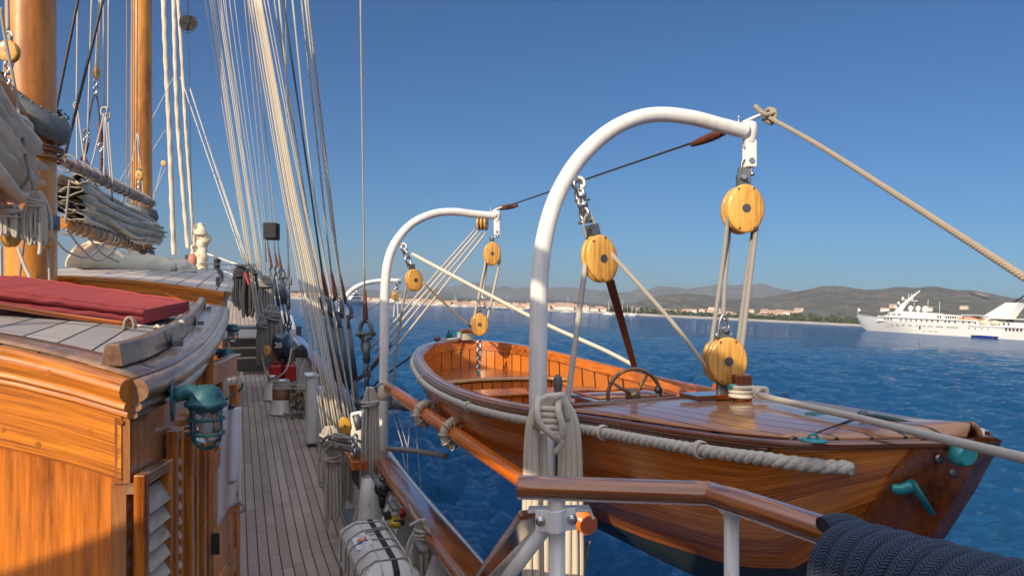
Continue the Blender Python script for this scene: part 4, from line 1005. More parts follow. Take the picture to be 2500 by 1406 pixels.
sail_bundle([P(158, 425, 8.9), P(240, 462, 11.6), P(310, 505, 13.8), P(378, 545, 15.9)], [P(158, 530, 8.9), P(240, 560, 11.6), P(320, 590, 14.2), P(384, 600, 15.9)], 15, [CANVG, CANVAS], .19, 9, fs, droop=.16)
# open end folds of the foresail, dark hollows facing aft
mb = MB(); rr = random.Random(8)
for i in range(4):
    py = 440 + i * 28 + rr.uniform(-5, 5); c = P(168 + rr.uniform(0, 26), py, 8.95 + rr.uniform(-.1, .1)); ax = (P(240, py + 18, 11.6) - c).normalized(); L = .9
    rows = []
    for j in range(8):
        v = j / 7; r = []
        for q in range(17):
            a_ = -2.6 + 5.2 * q / 16; r.append(c + ax * L * v + V((1, .3, 0)).normalized() * math.cos(a_) * (.10 + .07 * math.sin(i * 2.3) ** 2) * (1 - .3 * v) + UP * (math.sin(a_) * (.05 + .02 * math.sin(i * 3.1)) * (1 + .3 * math.sin(q)) + math.cos(a_ * .8) * .05 * math.sin(i * 1.9)) )
        rows.append(r)
    mb.grid(rows)
build(mb, 'open_fold', [CANVG], fs, solid=.006)
# white tender cover on the forward deckhouse roof
cv = thing('covered_tender', 'cream canvas covered boat lying on the forward deckhouse roof', 'covered boat', P(300, 665, 11.5))
rows = []; q0 = P(163, 654, 10.6); q1 = P(408, 664, 12.6); q0.z = rz2(10.6, -1.6) + .0; 
for i in range(41):
    k = i / 40; a = P(lerp(160, 418, k), lerp(654, 668, k), lerp(10.4, 12.6, k)); r = []
    hgt = interp(k, [(0, .14), (.05, .32), (.2, .40), (.36, .31), (.8, .30), (.95, .22), (1, .08)]) ; wd = interp(k, [(0, .2), (.1, .55), (.6, .9), (1, .7)])
    for j in range(25):
        v = j / 24; an = math.pi * v; cx = -math.cos(an); ch = math.sin(an) ** .55
        wr = .05 * noise.noise(V((k * 14, v * 6, 3))) + .025 * noise.noise(V((k * 40, v * 16, 9)))
        r.append(a + V((-.25, 1, 0)).normalized() * (cx + 1) * wd + UP * ((hgt + wr) * ch + .01))
    rows.append(r)
build(MB().grid(rows, flip=True), 'cover', CREAM, cv, solid=.01)
build(MB().tube([P(lerp(160, 405, k), lerp(648, 661, k) + 1.5 * math.sin(k * 40), lerp(10.38, 12.5, k) - .01) for k in np.linspace(0, 1, 50)], .008, 6), 'hem_cord', CANVAS, cv)
def canvas_heap(c, rx, ry, h, lab, mat, seed, nm='canvas_heap', cat='canvas cover', pw=.6):
    rows = []
    for i in range(29):
        a_ = 6.2832 * i / 28; r = []
        for j in range(13):
            v = j / 12; rad_ = math.sin(math.pi / 2 * v) ; zz = math.cos(math.pi / 2 * v) ** pw * h
            k = 1 + .28 * noise.noise(V((math.cos(a_) * 2 + seed, math.sin(a_) * 2, v * 2))) + .12 * noise.noise(V((math.cos(a_) * 6 + seed, math.sin(a_) * 6, v * 6)))
            r.append(c + V((math.cos(a_) * rx * rad_ * k, math.sin(a_) * ry * rad_ * k, zz * k)))
        rows.append(r)
    o = build(MB().grid(rows, flip=True), nm, mat); tag(o, lab, cat); return o
canvas_heap(P(240, 618, 12.3), .22, .2, .22, 'peaked cream canvas heap on top of the covered boat', CREAM, 5)
canvas_heap(P(420, 664, 13.4), .42, .35, .22, 'crumpled grey cream canvas heap at the right end of the covered boat', CANVAS, 7, pw=.8)
canvas_heap(P(375, 664, 12.9), .30, .3, .26, 'low crumpled canvas bundle just behind the covered boat end', CREAM, 12, pw=.8)
# standing canvas bundle at the far forestay
wb = thing('wrapped_staysail', 'upright cream canvas wrapped sail tied at the foot of the far forestay', 'furled sail', P(490, 672, 25))
mb = MB(); rr = random.Random(14)
for (x, y0, y1, rr0) in ((489, 668, 590, .20), (482, 655, 568, .17), (496, 650, 572, .15), (487, 575, 552, .17), (502, 590, 576, .14), (478, 640, 600, .14), (493, 672, 640, .17)):
    n_ = 12; mb.tube([P(x + 3 * math.sin(i * .9 + x), lerp(y0, y1, i / n_), 25 + .1 * math.sin(i)) for i in range(n_ + 1)], [rr0 * (.55 + .45 * math.sin(math.pi * (.1 + .8 * i / n_))) * (1 + .22 * math.sin(i * 2.4 + x)) for i in range(n_ + 1)], 12)
mb.lathe(P(489, 575, 24.9), V((.15, 0, 1)), [(.24, 0), (.26, .08), (.12, .26), (.01, .38)], 12)
build(mb, 'canvas', CREAM, wb)
build(MB().box(P(466, 640, 25), V((1, 0, 0)), V((0, 1, 0)), UP, .3, .3, .5).box(P(458, 655, 25), V((1, 0, 0)), V((0, 1, 0)), UP, .35, .3, .25), 'winch', BLACK, wb, bevel=.03)
build(MB().ball(P(471, 636, 24.8), .16, sz=1.6), 'leather_patch', plain('pink_leather', (.45, .2, .15), .7), wb)
# three white furled jibs on the forestays
def jib(pts, r, lab):
    P_ = spline([P(*q) for q in pts], 14); t = MB()
    b0 = 0; n_ = 14; rows = []
    for i, p in enumerate(P_):
        row = []
        for k in range(n_ + 1):
            a_ = 2 * math.pi * k / n_; q = r[0] * (1 + .09 * math.sin(2 * a_ + i * 1.3) + .06 * math.sin(3 * a_ + i * 1.1))
            row.append(p + V((math.cos(a_), math.sin(a_), 0)) * q)
        rows.append(row)
    t.grid(rows, flip=True); o = build(t, 'furled_jib', CANVAS); tag(o, lab, 'furled sail', None); return o
jib([(399, -10, 22), (405, 140, 22), (413, 300, 22.2), (419, 470, 22.4), (425, 622, 22.6)], [.072], 'white furled jib nearest the second mast, twisted round its stay')
jib([(424, -10, 24), (428, 140, 24), (434, 300, 24.2), (446, 450, 24.4), (459, 606, 24.6)], [.070], 'white furled jib in the middle of the three stays')
jib([(434, -10, 26), (443, 120, 26), (453, 300, 26.2), (462, 430, 26.4), (474, 600, 26.6)], [.060], 'white furled jib farthest right of the three stays')
# black round day mark and its line
o = thing('day_mark', 'black round mesh day mark hoisted beside the furled jibs', 'day mark', P(460, 57, 21))
e_ = P(460, 57, 21)
build(MB().lathe(e_, V((.25, -1, .15)), [(.235, -.012), (.235, .012)], 30), 'disc', BLACKC, o)
build(MB().tube([e_ + V((math.cos(a_) * .24, -.04, math.sin(a_) * .30)) for a_ in np.linspace(0, 6.283, 26)[:-1]], .012, 6, closed=True).tube([e_ + V((-.23, -.06, 0)), e_ + V((.23, -.06, 0))], .010, 6).tube([e_ + V((0, -.06, -.3)), e_ + V((0, -.06, .3))], .010, 6), 'frame', BLACK, o)
o = build(MB().tube([P(457, -10, 21), P(460, 30, 21)], .012, 6).tube([P(461, 84, 21), P(464, 300, 21), P(470, 600, 22)], .008, 6), 'day_mark_line', ROPEK); tag(o, 'thin dark line holding the round day mark', 'line')
# ================================================================ DAVITS
def davit(pts, lab, r0, r1, nm='davit'):
    P_ = spline([P(*q) for q in pts], 10); N = len(P_)
    e = thing(nm, lab, 'davit', P_[0])
    # taper only over the curved part
    zs = [p.z for p in P_]; top = max(zs)
    rs = []
    for i, p in enumerate(P_):
        k = max(0, min(1, (i / (N - 1) - .25) / .5)); rs.append(lerp(r0, r1, k))
    build(MB().tube(P_, rs, 30), 'tube', WHITE, e)
    return e, P_
near_pts = [(1313, 1560, 4.10), (1313, 1250, 4.10), (1313, 1000, 4.10), (1314, 820, 4.10), (1318, 680, 4.11), (1332, 570, 4.13), (1362, 475, 4.17), (1412, 392, 4.22), (1478, 328, 4.29), (1545, 292, 4.35), (1612, 280, 4.41), (1690, 288, 4.47), (1760, 306, 4.54), (1822, 322, 4.60)]
dv1, dp1 = davit(near_pts, 'large white tubular boat davit nearest the camera', .0505, .0445)
mid_pts = [(936, 1110, 8.41), (937, 950, 8.41), (938, 800, 8.41), (941, 690, 8.42), (950, 628, 8.45), (972, 582, 8.5), (1008, 545, 8.58), (1055, 523, 8.68), (1105, 517, 8.78), (1160, 523, 8.87), (1212, 527, 8.94)]
dv2, dp2 = davit(mid_pts, 'middle white tubular boat davit behind the large one', .054, .045)
far_pts = [(822, 900, 14.1), (826, 800, 14.1), (836, 745, 14.1), (852, 715, 14.2), (880, 696, 14.3), (915, 687, 14.45), (950, 685, 14.55), (972, 686, 14.6)]
dv3, dp3 = davit(far_pts, 'small far white davit seen between the rigging', .050, .042)
def head(par, px, py, d, k, eye=True):
    c = P(px, py, d)
    build(MB().lathe(c - UP * .075 * k, UP, [(.034 * k, 0), (.040 * k, .005), (.040 * k, .04), (.047 * k, .06), (.047 * k, .11), (.04 * k, .13), (.02 * k, .14)], 18), 'head_socket', WHITE, par)
    fk = MB(); u = (TS * .95 + FW * -.3).normalized(); v = u.cross(UP)
    for sg in (-1, 1): fk.box(c + v * sg * .026 * k - UP * .14 * k, u, v, UP, .072 * k, .016 * k, .17 * k)
    fk.box(c - UP * .085 * k, u, v, UP, .074 * k, .066 * k, .03 * k)
    build(fk, 'fork', WHITE, par, bevel=.008 * k)
    build(MB().tube([c - v * .045 * k - UP * .185 * k, c + v * .045 * k - UP * .185 * k], .017 * k, 14), 'fork_pin', STEEL, par)
    # horn plate on top that takes the guys
    pl = spline([c + UP * .05 * k - u * .05 * k, c + UP * .075 * k + u * .0 * k, c + UP * .10 * k + u * .06 * k], 5)
    build(MB().tube(pl, .032 * k, 10, flat=.35, up=UP), 'guy_plate', WHITE, par)
    build(MB().tube([c - u * .07 * k + UP * .03 * k, c - u * .07 * k + UP * .085 * k], .006 * k, 6).ball(c - u * .07 * k + UP * .09 * k, .01 * k, n=8, m=5), 'grease_nipple', STEEL, par)
head(dv1, 1830, 322, 4.62, 1.0); head(dv2, 1213, 527, 8.95, 1.05)
build(MB().lathe(dp3[-1], TS, [(.044, -.03), (.05, -.02), (.05, .05), (.04, .06)], 14), 'head_socket', WHITE, dv3)
# small pad eyes where the inner tackles hang
def padeye(par, px, py, d, k=1):
    c = P(px, py, d); build(MB().tube([c + V((math.cos(a_) * .035 * k, 0, math.sin(a_) * .035 * k)) for a_ in np.linspace(0, 6.283, 14)[:-1]], .010 * k, 8, closed=True).tube([c + V((-.03 * k, 0, .03 * k)), c + V((-.08 * k, 0, .06 * k))], .02 * k, 8), 'pad_eye', WHITE, par)
padeye(dv1, 1412, 448, 4.2); padeye(dv2, 985, 602, 8.5)
# seizing of white line round the mid davit where the spar rests
o = build(MB().lathe(P(937, 962, 8.41), UP, [(.056, -.06), (.066, -.05), (.068, .0), (.066, .10), (.056, .12)], 22), 'davit_lashing', ROPEC); tag(o, 'cream lashing wound round the middle davit where the spar ends', 'lashing')
mb = MB()
for i in range(7): mb.tube([P(937 + 6 * i, 944 + 3 * i, 8.38) + V((math.cos(a_) * (.07 if i < 3 else .055), -.03 * math.sin(a_), math.sin(a_) * .05)) for a_ in np.linspace(0, 6.283, 14)[:-1]], .008, 6, closed=True)
o = build(mb, 'spar_lashing', ROPEC); tag(o, 'cream turns of line tying the spar to the middle davit', 'lashing')

# ---------------------------------------------------------------- chain and shackle pieces
def ring(mb, c, ax1, ax2, a, b2, r, n=14):
    mb.tube([c + ax1 * math.cos(q) * a + ax2 * math.sin(q) * b2 for q in np.linspace(0, 6.283, n + 1)[:-1]], r, 7, closed=True)
def chain(nm, a, b2, n, r, mat, lab, cat='chain', par=None, wid=1.6):
    d = (b2 - a); L = d.length / n; d.normalize(); x = d.orthogonal().normalized(); y = d.cross(x); mb = MB()
    for i in range(n):
        c = a + d * L * (i + .5); s_ = (x, y)[i % 2]; ring(mb, c, d, s_, L * .66, L * .66 / wid, r)
    o = build(mb, nm, mat, par)
    if par is None: tag(o, lab, cat)
    return o
# ================================================================ WOODEN BLOCKS
BLK = plain('steel_dark_pin', (.10, .10, .11), .5, .6)
def block(px, py, d, w, h, lab, n=2, updir=UP, nrm=None, th=.038, group=None, pin=True, strap=True, c=None, shell=None):
    th = min(th, w * .15)
    """n sheaves: n+1 oval wooden cheeks on one pin, steel strap through the middle"""
    c = c if c is not None else P(px, py, d)
    nr = (nrm or (FW * -1 + TS * -.22)).normalized(); u = (updir - nr * updir.dot(nr)).normalized(); r = u.cross(nr)
    e = thing('wooden_block', lab, 'pulley block', c, group)
    tt = th; gap = th * .62; tot = (n + 1) * tt + n * gap
    for i in range(n + 1):
        o0 = c + nr * (tot / 2 - tt - i * (tt + gap)); f = .97 if 0 < i < n else 1
        pr = [(.90, 0), (.97, .10), (1.0, .3), (1.0, .65), (.95, .85), (.86, .97), (.4, 1.03), (.05, 1.04)]
        if i == n: pr = [(.05, -.04), (.4, -.03), (.86, .03), (.95, .15), (1.0, .35), (1.0, .7), (.97, .9), (.9, 1.0)]
        build(MB().lathe(o0, nr, [(a_ * f, b_ * tt) for a_, b_ in pr], 36, 0, u, h / 2, w / 2), 'cheek', shell or BLOCKW, e)
    for i in range(n):
        o0 = c + nr * (tot / 2 - tt - gap / 2 - i * (tt + gap)); rr_ = min(w, h) * .40
        build(MB().lathe(o0, nr, [(rr_, -gap * .48), (rr_ * .93, 0), (rr_, gap * .48)], 28), 'sheave', LIP, e)
    build(MB().tube([c - nr * (tot / 2 + .002), c + nr * (tot / 2 + .0035)], min(w, h) * .115, 22), 'pin', BLK, e)
    top = c + nr * (tot / 2 + .002)
    for (a_, b_) in ((-.19, .80), (.21, .80), (-.19, -.80), (.21, -.80)): build(MB().tube([top + u * b_ * h / 2 + r * a_ * w - nr * .008, top + u * b_ * h / 2 + r * a_ * w - nr * .001], w * .033, 10), 'screw', plain('bronze_screw', (.30, .12, .05), .5, .5) if 'bronze_screw' not in bpy.data.materials else bpy.data.materials['bronze_screw'], e)
    if strap:
        for sg in (-1, 1):
            build(MB().box(c + nr * sg * (gap * .5 + tt * .1) * (1 if n > 1 else 2.0) + u * h * .58, r, nr, u, w * .26, .006, h * .30), 'strap', GALV, e)
        build(MB().tube([c - nr * tot * .32 + u * h * .66, c + nr * tot * .32 + u * h * .66], w * .07, 12), 'strap_pin', STEEL, e)
    return e
# near falls
block(1812, 512, 4.58, .232, .298, 'upper wooden block hanging from the large davit head, dull grey varnish in shade', 2, UP + TS * -.02, nrm=FW * -1 + TS * -.32)
block(1768, 880, 4.22, .225, .272, 'lower wooden block of the near fall, just above the launch foredeck post', 2, UP + TS * -.03, nrm=FW * -1 + TS * -.28)
block(1464, 632, 4.18, .205, .272, 'tilted bright orange wooden block slung inside the large davit bend', 1, UP + TS * -.28, nrm=FW * -1 + TS * .12, th=.04)
# mid falls
block(1201, 620, 8.93, .205, .285, 'upper wooden block hanging from the middle davit head', 2)
block(1170, 792, 8.9, .205, .275, 'lower wooden block of the far fall above the launch stern seat', 2)
block(1011, 684, 8.52, .205, .255, 'tilted orange wooden block slung inside the middle davit bend', 1, UP + TS * -.2, nrm=FW * -1 + TS * .3, th=.04)
block(1178, 545, 9.6, .20, .19, 'cluster block of the boom tackle peeping from behind the middle davit arch', 2, UP + TS * .5, nrm=FW * -.5 + TS * .8)
block(964, 722, 14.6, .135, .19, 'small wooden block hanging from the far davit end', 1, th=.03)
# shackles and straps
def shackle(px, py, d, w, h, lab, mat=STEEL, px2=None, py2=None):
    c = P(px, py, d); u = V((0, 0, 1)); x = V((.95, -.3, 0)).normalized(); mb = MB()
    if px2: u = (P(px2, py2, d) - c).normalized()
    pts = spline([c + x * w / 2 - u * h / 2, c + x * w / 2 + u * h * .15, c + x * w * .3 + u * h * .42, c + u * h / 2, c - x * w * .3 + u * h * .42, c - x * w / 2 + u * h * .15, c - x * w / 2 - u * h / 2], 5)
    mb.tube(pts, w * .13, 9); mb.tube([c - x * w * .8 - u * h * .42, c + x * w * .8 - u * h * .42], w * .14, 10)
    for sg in (-1, 1): mb.ball(c + x * sg * w * .62 - u * h * .42, w * .26, x, n=10, m=6)
    o = build(mb, 'shackle', mat); tag(o, lab, 'shackle'); return o
shackle(1822, 408, 4.62, .055, .11, 'steel shackle between the large davit fork and its block')
o = build(MB().prism([P(1806, 408, 4.6), P(1832, 408, 4.6), P(1836, 456, 4.58), P(1802, 456, 4.58)], FW * .02), 'hanger_plate', GALV, bevel=.004); tag(o, 'grey forked steel hanger plate on top of the upper near block', 'hanger plate')
shackle(1208, 568, 8.94, .06, .12, 'steel shackle under the middle davit head')
shackle(1177, 738, 8.9, .06, .12, 'steel eye on top of the far lower block')
shackle(1767, 800, 4.22, .06, .10, 'steel eye clamp on top of the near lower block')
chain('shackle_chain', P(1408, 440, 4.2), P(1430, 535, 4.19), 4, .011, STEEL, 'bright steel swivel and shackles holding the tilted near block', wid=1.25)
mb = MB(); q = P(1424, 510, 4.185); mb.tube([P(1420, 478, 4.19), P(1426, 500, 4.19), P(1430, 542, 4.19)], .014, 8); mb.ball(P(1420, 478, 4.19), .030); mb.ball(P(1426, 500, 4.19), .026); mb.tube([P(1403, 492, 4.19), P(1440, 486, 4.19)], .009, 8); mb.tube([P(1412, 544, 4.19), P(1446, 540, 4.19)], .010, 8)
o = build(mb, 'swivel', STEEL); tag(o, 'round steel swivel body in the chain above the tilted near block', 'swivel')
o = build(MB().tube(spline([P(1432, 582, 4.16), P(1425, 545, 4.17), P(1438, 520, 4.18), P(1452, 545, 4.17), P(1459, 580, 4.16)], 5), .013, 8, flat=.6), 'rope_grommet', ROPEG); tag(o, 'grey strop loop between swivel and tilted near block', 'strop')
chain('shackle_chain', P(984, 600, 8.5), P(1003, 655, 8.52), 4, .013, STEEL, 'steel shackles holding the tilted block inside the middle davit', wid=1.3)
chain('shackle_chain', P(973, 690, 14.6), P(966, 712, 14.6), 3, .014, STEEL, 'small shackles under the far davit end', wid=1.3)
o = build(MB().tube(spline([P(1752, 830, 4.2), P(1756, 790, 4.2), P(1767, 768, 4.2), P(1779, 790, 4.2), P(1783, 830, 4.2)], 5), .007, 8), 'thimble', STEEL); tag(o, 'teardrop steel thimble where the near fall ends above the lower block', 'thimble')

# ================================================================ ROPES OF THE BOAT FALLS
def rope(nm, pts, r, mat, lab, cat='rope', group=None, n=8, k=6, sagd=0):
    q = [P(*p) for p in pts]
    q = sag(q[0], q[1], sagd) if (sagd and len(q) == 2) else (spline(q, k) if len(q) > 2 else q)
    if len(q) == 2: q = [q[0].lerp(q[1], i / 10) for i in range(11)]
    o = build(MB().tube(q, r, n), nm, mat); tag(o, lab, cat, group); return o
fl = 'parts of the near boat fall'
rope('fall_rope', [(1776, 515, 4.58), (1774, 565, 4.55), (1757, 700, 4.4), (1738, 835, 4.24), (1732, 880, 4.24)], .0135, ROPEG, 'leftmost part of the near boat fall running from block to block', 'rope')
rope('fall_rope', [(1781, 520, 4.62), (1779, 580, 4.6), (1770, 690, 4.4), (1766, 770, 4.25)], .0125, ROPEG, 'inner left part of the near fall ending at the teardrop thimble', 'rope')
rope('fall_rope', [(1849, 515, 4.57), (1846, 560, 4.56), (1829, 700, 4.4), (1812, 840, 4.24), (1806, 880, 4.24)], .0150, ROPEG, 'right part of the near boat fall, thick and flat', 'rope')
rope('fall_rope', [(1842, 515, 4.63), (1838, 568, 4.62), (1820, 700, 4.45), (1803, 832, 4.28), (1798, 880, 4.28)], .0135, ROPEG, 'second right part of the near boat fall, behind the thick one', 'rope')
rope('fall_rope', [(1745, 925, 4.24), (1724, 895, 4.22), (1640, 785, 4.2), (1515, 645, 4.18), (1488, 612, 4.18)], .0125, ROPEB, 'rope slanting from the lower near block up to the tilted orange block', 'rope')
rope('fall_rope', [(1433, 612, 4.17), (1429, 650, 4.16), (1412, 780, 4.12), (1388, 960, 4.05), (1382, 985, 4.02)], .0160, ROPEB, 'rope coming down from the tilted near block to the coil on the davit', 'rope')
rope('fall_rope', [(1186, 622, 8.95), (1183, 655, 8.93), (1160, 765, 8.9), (1155, 795, 8.92)], .014, ROPEB, 'left part of the far boat fall', 'rope')
rope('fall_rope', [(1190, 622, 8.97), (1187, 655, 8.96), (1176, 735, 8.92)], .014, ROPEB, 'inner part of the far boat fall ending at the eye', 'rope')
rope('fall_rope', [(1220, 622, 8.95), (1217, 655, 8.93), (1192, 770, 8.9), (1188, 795, 8.92)], .016, ROPEB, 'right part of the far boat fall', 'rope')
rope('fall_rope', [(1149, 797, 8.9), (1090, 745, 8.7), (1033, 690, 8.5)], .014, TAN, 'rope slanting from the far lower block up to the tilted far block', 'rope')
rope('fall_rope', [(992, 700, 8.5), (978, 780, 8.5), (965, 880, 8.5), (952, 1000, 8.45)], .014, ROPEG, 'rope coming down from the tilted far block along the middle davit', 'rope')
for i, (x0, x1, y1) in enumerate(((1160, 905, 850), (1168, 912, 862), (1176, 916, 880), (1186, 925, 900))):
    rope('tackle_line', [(x0, 560 + i * 3, 9.6), (x1, y1, 9.2)], .0125, ROPEC if i % 2 else ROPEB, 'line of the boom tackle slanting down from behind the middle davit arch', 'rope', 'four parallel lines of the boom tackle')
rope('far_fall', [(964, 735, 14.6), (961, 775, 14.4)], .016, ROPEB, 'left rope under the small far block', 'rope')
rope('far_fall', [(970, 735, 14.6), (972, 775, 14.4)], .016, ROPEB, 'right rope under the small far block', 'rope')
rope('far_line', [(955, 725, 14.6), (846, 780, 13.6)], .014, ROPEG, 'thin line slanting from the far davit block towards the shrouds', 'rope')
rope('preventer_strap', [(1006, 620, 8.5), (1160, 702, 8.1), (1330, 790, 7.6), (1470, 852, 7.3), (1548, 892, 7.2)], .020, ROPEW, 'white rope gripe slanting from the middle davit down to the far side of the launch', 'rope')
o = build(MB().bar(P(1488, 682, 4.55), P(1550, 900, 7.1),   .055, .006), 'gripe_strap', WEB); tag(o, 'flat brown webbing gripe strap running down to the launch gunwale', 'strap')
# stay wires between davit heads, with leather ends
rope('davit_stay', [(1228, 507, 8.95), (1760, 325, 4.75)], .0085, WIRED, 'dark wire stay stretched between the two davit heads', 'wire')
def leather(px0, py0, d0, px1, py1, d1, r, lab, par=None):
    a, b2 = P(px0, py0, d0), P(px1, py1, d1); n_ = 10
    o = build(MB().tube([a.lerp(b2, i / n_) for i in range(n_ + 1)], [r * (.45 + .55 * math.sin(math.pi * (.08 + .72 * i / n_))) for i in range(n_ + 1)], 12), 'leather_cover', LEATH); tag(o, lab, 'leather cover'); return o
leather(1262, 502, 8.7, 1222, 508, 9.0, .034, 'brown leather cover at the far end of the davit stay wire')
leather(1690, 353, 5.0, 1768, 322, 4.66, .030, 'brown leather cover at the near end of the davit stay wire')
rope('davit_guy', [(1872, 284, 4.66), (1990, 350, 4.0), (2180, 470, 3.2), (2540, 703, 2.35)], .0135, TAN, 'tan guy rope running from the large davit head out of the right edge', 'rope')
kn = MB(); kc = P(1880, 282, 4.66)
for i in range(3): ring(kn, kc + TS * .012 * (i - 1), UP, V((.4, -.9, 0)), .038, .034, .013)
kn.tube(spline([P(1862, 290, 4.66), P(1885, 300, 4.62), P(1892, 276, 4.62), P(1868, 280, 4.6), P(1842, 258, 4.62)], 5), .0145, 8)
o = build(kn, 'guy_knot', TAN); tag(o, 'knot with a short tail tying the guy to the large davit head', 'knot')

# ================================================================ LAUNCH
BA = V((-.394, 8.9, 0)); BAX = -FW
def BP(u, v, z): return BA + BAX * u + TS * (v - .04 * u) + UP * z
BB = [(-.95, 0.0), (-.90, .24), (-.8, .38), (-.5, .60), (0, .76), (.5, .87), (1, .94), (2, 1.02), (3, 1.0), (3.5, .96), (4.1, .88), (5, .73), (5.5, .64), (6, .53), (6.15, .49), (6.3, .39), (6.45, .20), (6.60, .03)]
def bb(u): return interp(u, BB) if u > 6.05 or u < -.8 else sinterp(u, BB)
def zs_(u): return sinterp(u, [(-.95, -.53), (0, -.59), (1, -.655), (2, -.70), (3, -.715), (4, -.69), (5, -.625), (6, -.57), (6.60, -.50)])
def zk(u): return interp(u, [(-.95, -.75), (-.9, -.86), (-.7, -1.02), (-.3, -1.18), (.3, -1.30), (1, -1.40), (2, -1.50), (3, -1.55), (5, -1.55), (5.7, -1.48), (6.0, -1.36), (6.20, -1.12), (6.37, -.92), (6.50, -.72), (6.60, -.50)])
launch = thing('wooden_launch', 'varnished mahogany motor launch hanging in the davits over the sea', 'launch', BP(2.5, 0, -1.55))
US = list(np.linspace(-.95, -.8, 5)) + list(np.linspace(-.7, 5.8, 44)) + list(np.linspace(5.9, 6.60, 16))
def sect(u, q):                  # q from 0 keel to 1 sheer: (halfbreadth, z)
    e_ = sinterp(u, [(-.95, .9), (0, .62), (2, .45), (4, .50), (5.5, .70), (6.3, .95), (6.60, 1.0)])
    return bb(u) * min(1.0, (1 - (1 - q) ** 2.0)) ** e_, lerp(zk(u), zs_(u), q ** 1.05)
QW = .33
def hullrows(q0, q1, n_, off=0):
    rows = []
    for u in US:
        r = []
        for i in range(n_ + 1):
            q = lerp(q0, q1, i / n_); y, z = sect(u, q); r.append(BP(u, -(y + off), z))
        rows.append(r)
    return rows
def hull_part(q0, q1, n_, nm, mat, off=0, par=launch):
    L_ = hullrows(q0, q1, n_, off); R2 = []
    for u in US:
        r = []
        for i in range(n_ + 1):
            q = lerp(q0, q1, i / n_); y, z = sect(u, q); r.append(BP(u, (y + off), z))
        R2.append(r)
    mb = MB(); mb.grid(L_); mb.grid(R2, flip=True); return build(mb, nm, mat, par)
m, n, b = M_('launch_hull_varnish')      # long grain and plank seams that follow the hull from stern to stem
tc = nd(n, 'ShaderNodeTexCoord'); sp_u = nd(n, 'ShaderNodeSeparateXYZ'); n.links.new(tc.outputs['UV'], sp_u.inputs[0])
vv = math_(n, 'MULTIPLY', sp_u.outputs[1], 8); idp = math_(n, 'FLOOR', vv); frp = math_(n, 'FRACT', vv)
cbn = nd(n, 'ShaderNodeCombineXYZ'); n.links.new(math_(n, 'MULTIPLY', sp_u.outputs[0], 9), cbn.inputs[0]); n.links.new(math_(n, 'MULTIPLY', sp_u.outputs[1], 75), cbn.inputs[1]); n.links.new(math_(n, 'MULTIPLY', idp, 3.7), cbn.inputs[2])
g1 = noise_(n, cbn.outputs[0], 1.4, 8, .68, .25)
wnp = nd(n, 'ShaderNodeTexWhiteNoise', noise_dimensions='1D'); n.links.new(idp, wnp.inputs['W'])
fh = math_(n, 'ADD', math_(n, 'MULTIPLY', g1, .85), math_(n, 'MULTIPLY', wnp.outputs['Value'], .12))
ch = ramp(n, fh, [(.38, (.20, .048, .008)), (.52, (.50, .15, .022)), (.66, (.80, .29, .04))])
seam = math_(n, 'LESS_THAN', frp, .035); ch = mixc(n, math_(n, 'MULTIPLY', seam, .55), ch, (.07, .018, .004))
n.links.new(ch, b.inputs['Base Color']); b.inputs['Roughness'].default_value = .22; b.inputs['Coat Weight'].default_value = .4; b.inputs['Coat Roughness'].default_value = .1
bump_(n, b, math_(n, 'SUBTRACT', math_(n, 'MULTIPLY', g1, .3), seam), .15, .003); HULLW = m
hull_part(QW, 1.0, 18, 'topside', HULLW)
hull_part(0, QW, 12, 'bottom', ANTIF)
# gunwale cap following the sheer
gw = MB(); uu = [u for u in US]
for sg in (-1, 1):
    pth = []
    for u in uu:
        pth.append(BP(u, sg * (bb(u) + .006), zs_(u)))
    prof = [(-.055, .0), (-.055, .012), (.0, .018), (.020, .012), (.022, -.010), (.008, -.016)]
    if sg > 0: gw.sweep(pth, [(-a_, b_) for a_, b_ in prof][::-1])
    else: gw.sweep(pth, prof)
build(gw, 'gunwale', MAHOG_D, launch)
# thin rubbing strake under the cap
gw = MB()
for sg in (-1, 1):
    pth = [BP(u, sg * (bb(u) + .012), zs_(u) - .022) for u in uu if u < 6.1]
    gw.tube(pth, .010, 8)
build(gw, 'rubbing_strake', MAHOG_D, launch)
# three strand fender rope
fr_ = MB(); ctr = [BP(u, -(bb(u) + .040), zs_(u) - .056 - (.0 if u < 6.1 else .02 * (u - 6.1) / .2)) for u in list(np.linspace(-.9, 6.1, 330)) + list(np.linspace(6.12, 6.36, 12))]
ctr = [ctr[0]] + ctr
for st_ in range(3):
    pts = []; L = 0
    for i, p in enumerate(ctr):
        if i: L += (p - ctr[i - 1]).length
        t = (ctr[min(i + 1, len(ctr) - 1)] - ctr[max(i - 1, 0)]).normalized(); sd_ = t.cross(UP).normalized(); w_ = sd_.cross(t); a_ = L * 46 + st_ * 2.0944
        pts.append(p + (sd_ * math.cos(a_) + w_ * math.sin(a_)) * .0135)
    fr_.tube(pts, .0165, 9)
e_ = ctr[-1]
build(fr_, 'fender_rope', plain('fender_rope_fibre', (.50, .47, .41), .9, 0, 0, .2, 60, .4, 150), launch)
for u in (1.6, 3.3, 4.4, 5.05, 5.75): 
    mb = MB()
    for st_ in range(3): ring(mb, BP(u + .012 * st_, -(bb(u) + .038), zs_(u) - .053), UP, TS, .036, .036, .004)
    build(mb, 'rope_seizing', ROPEW, launch)
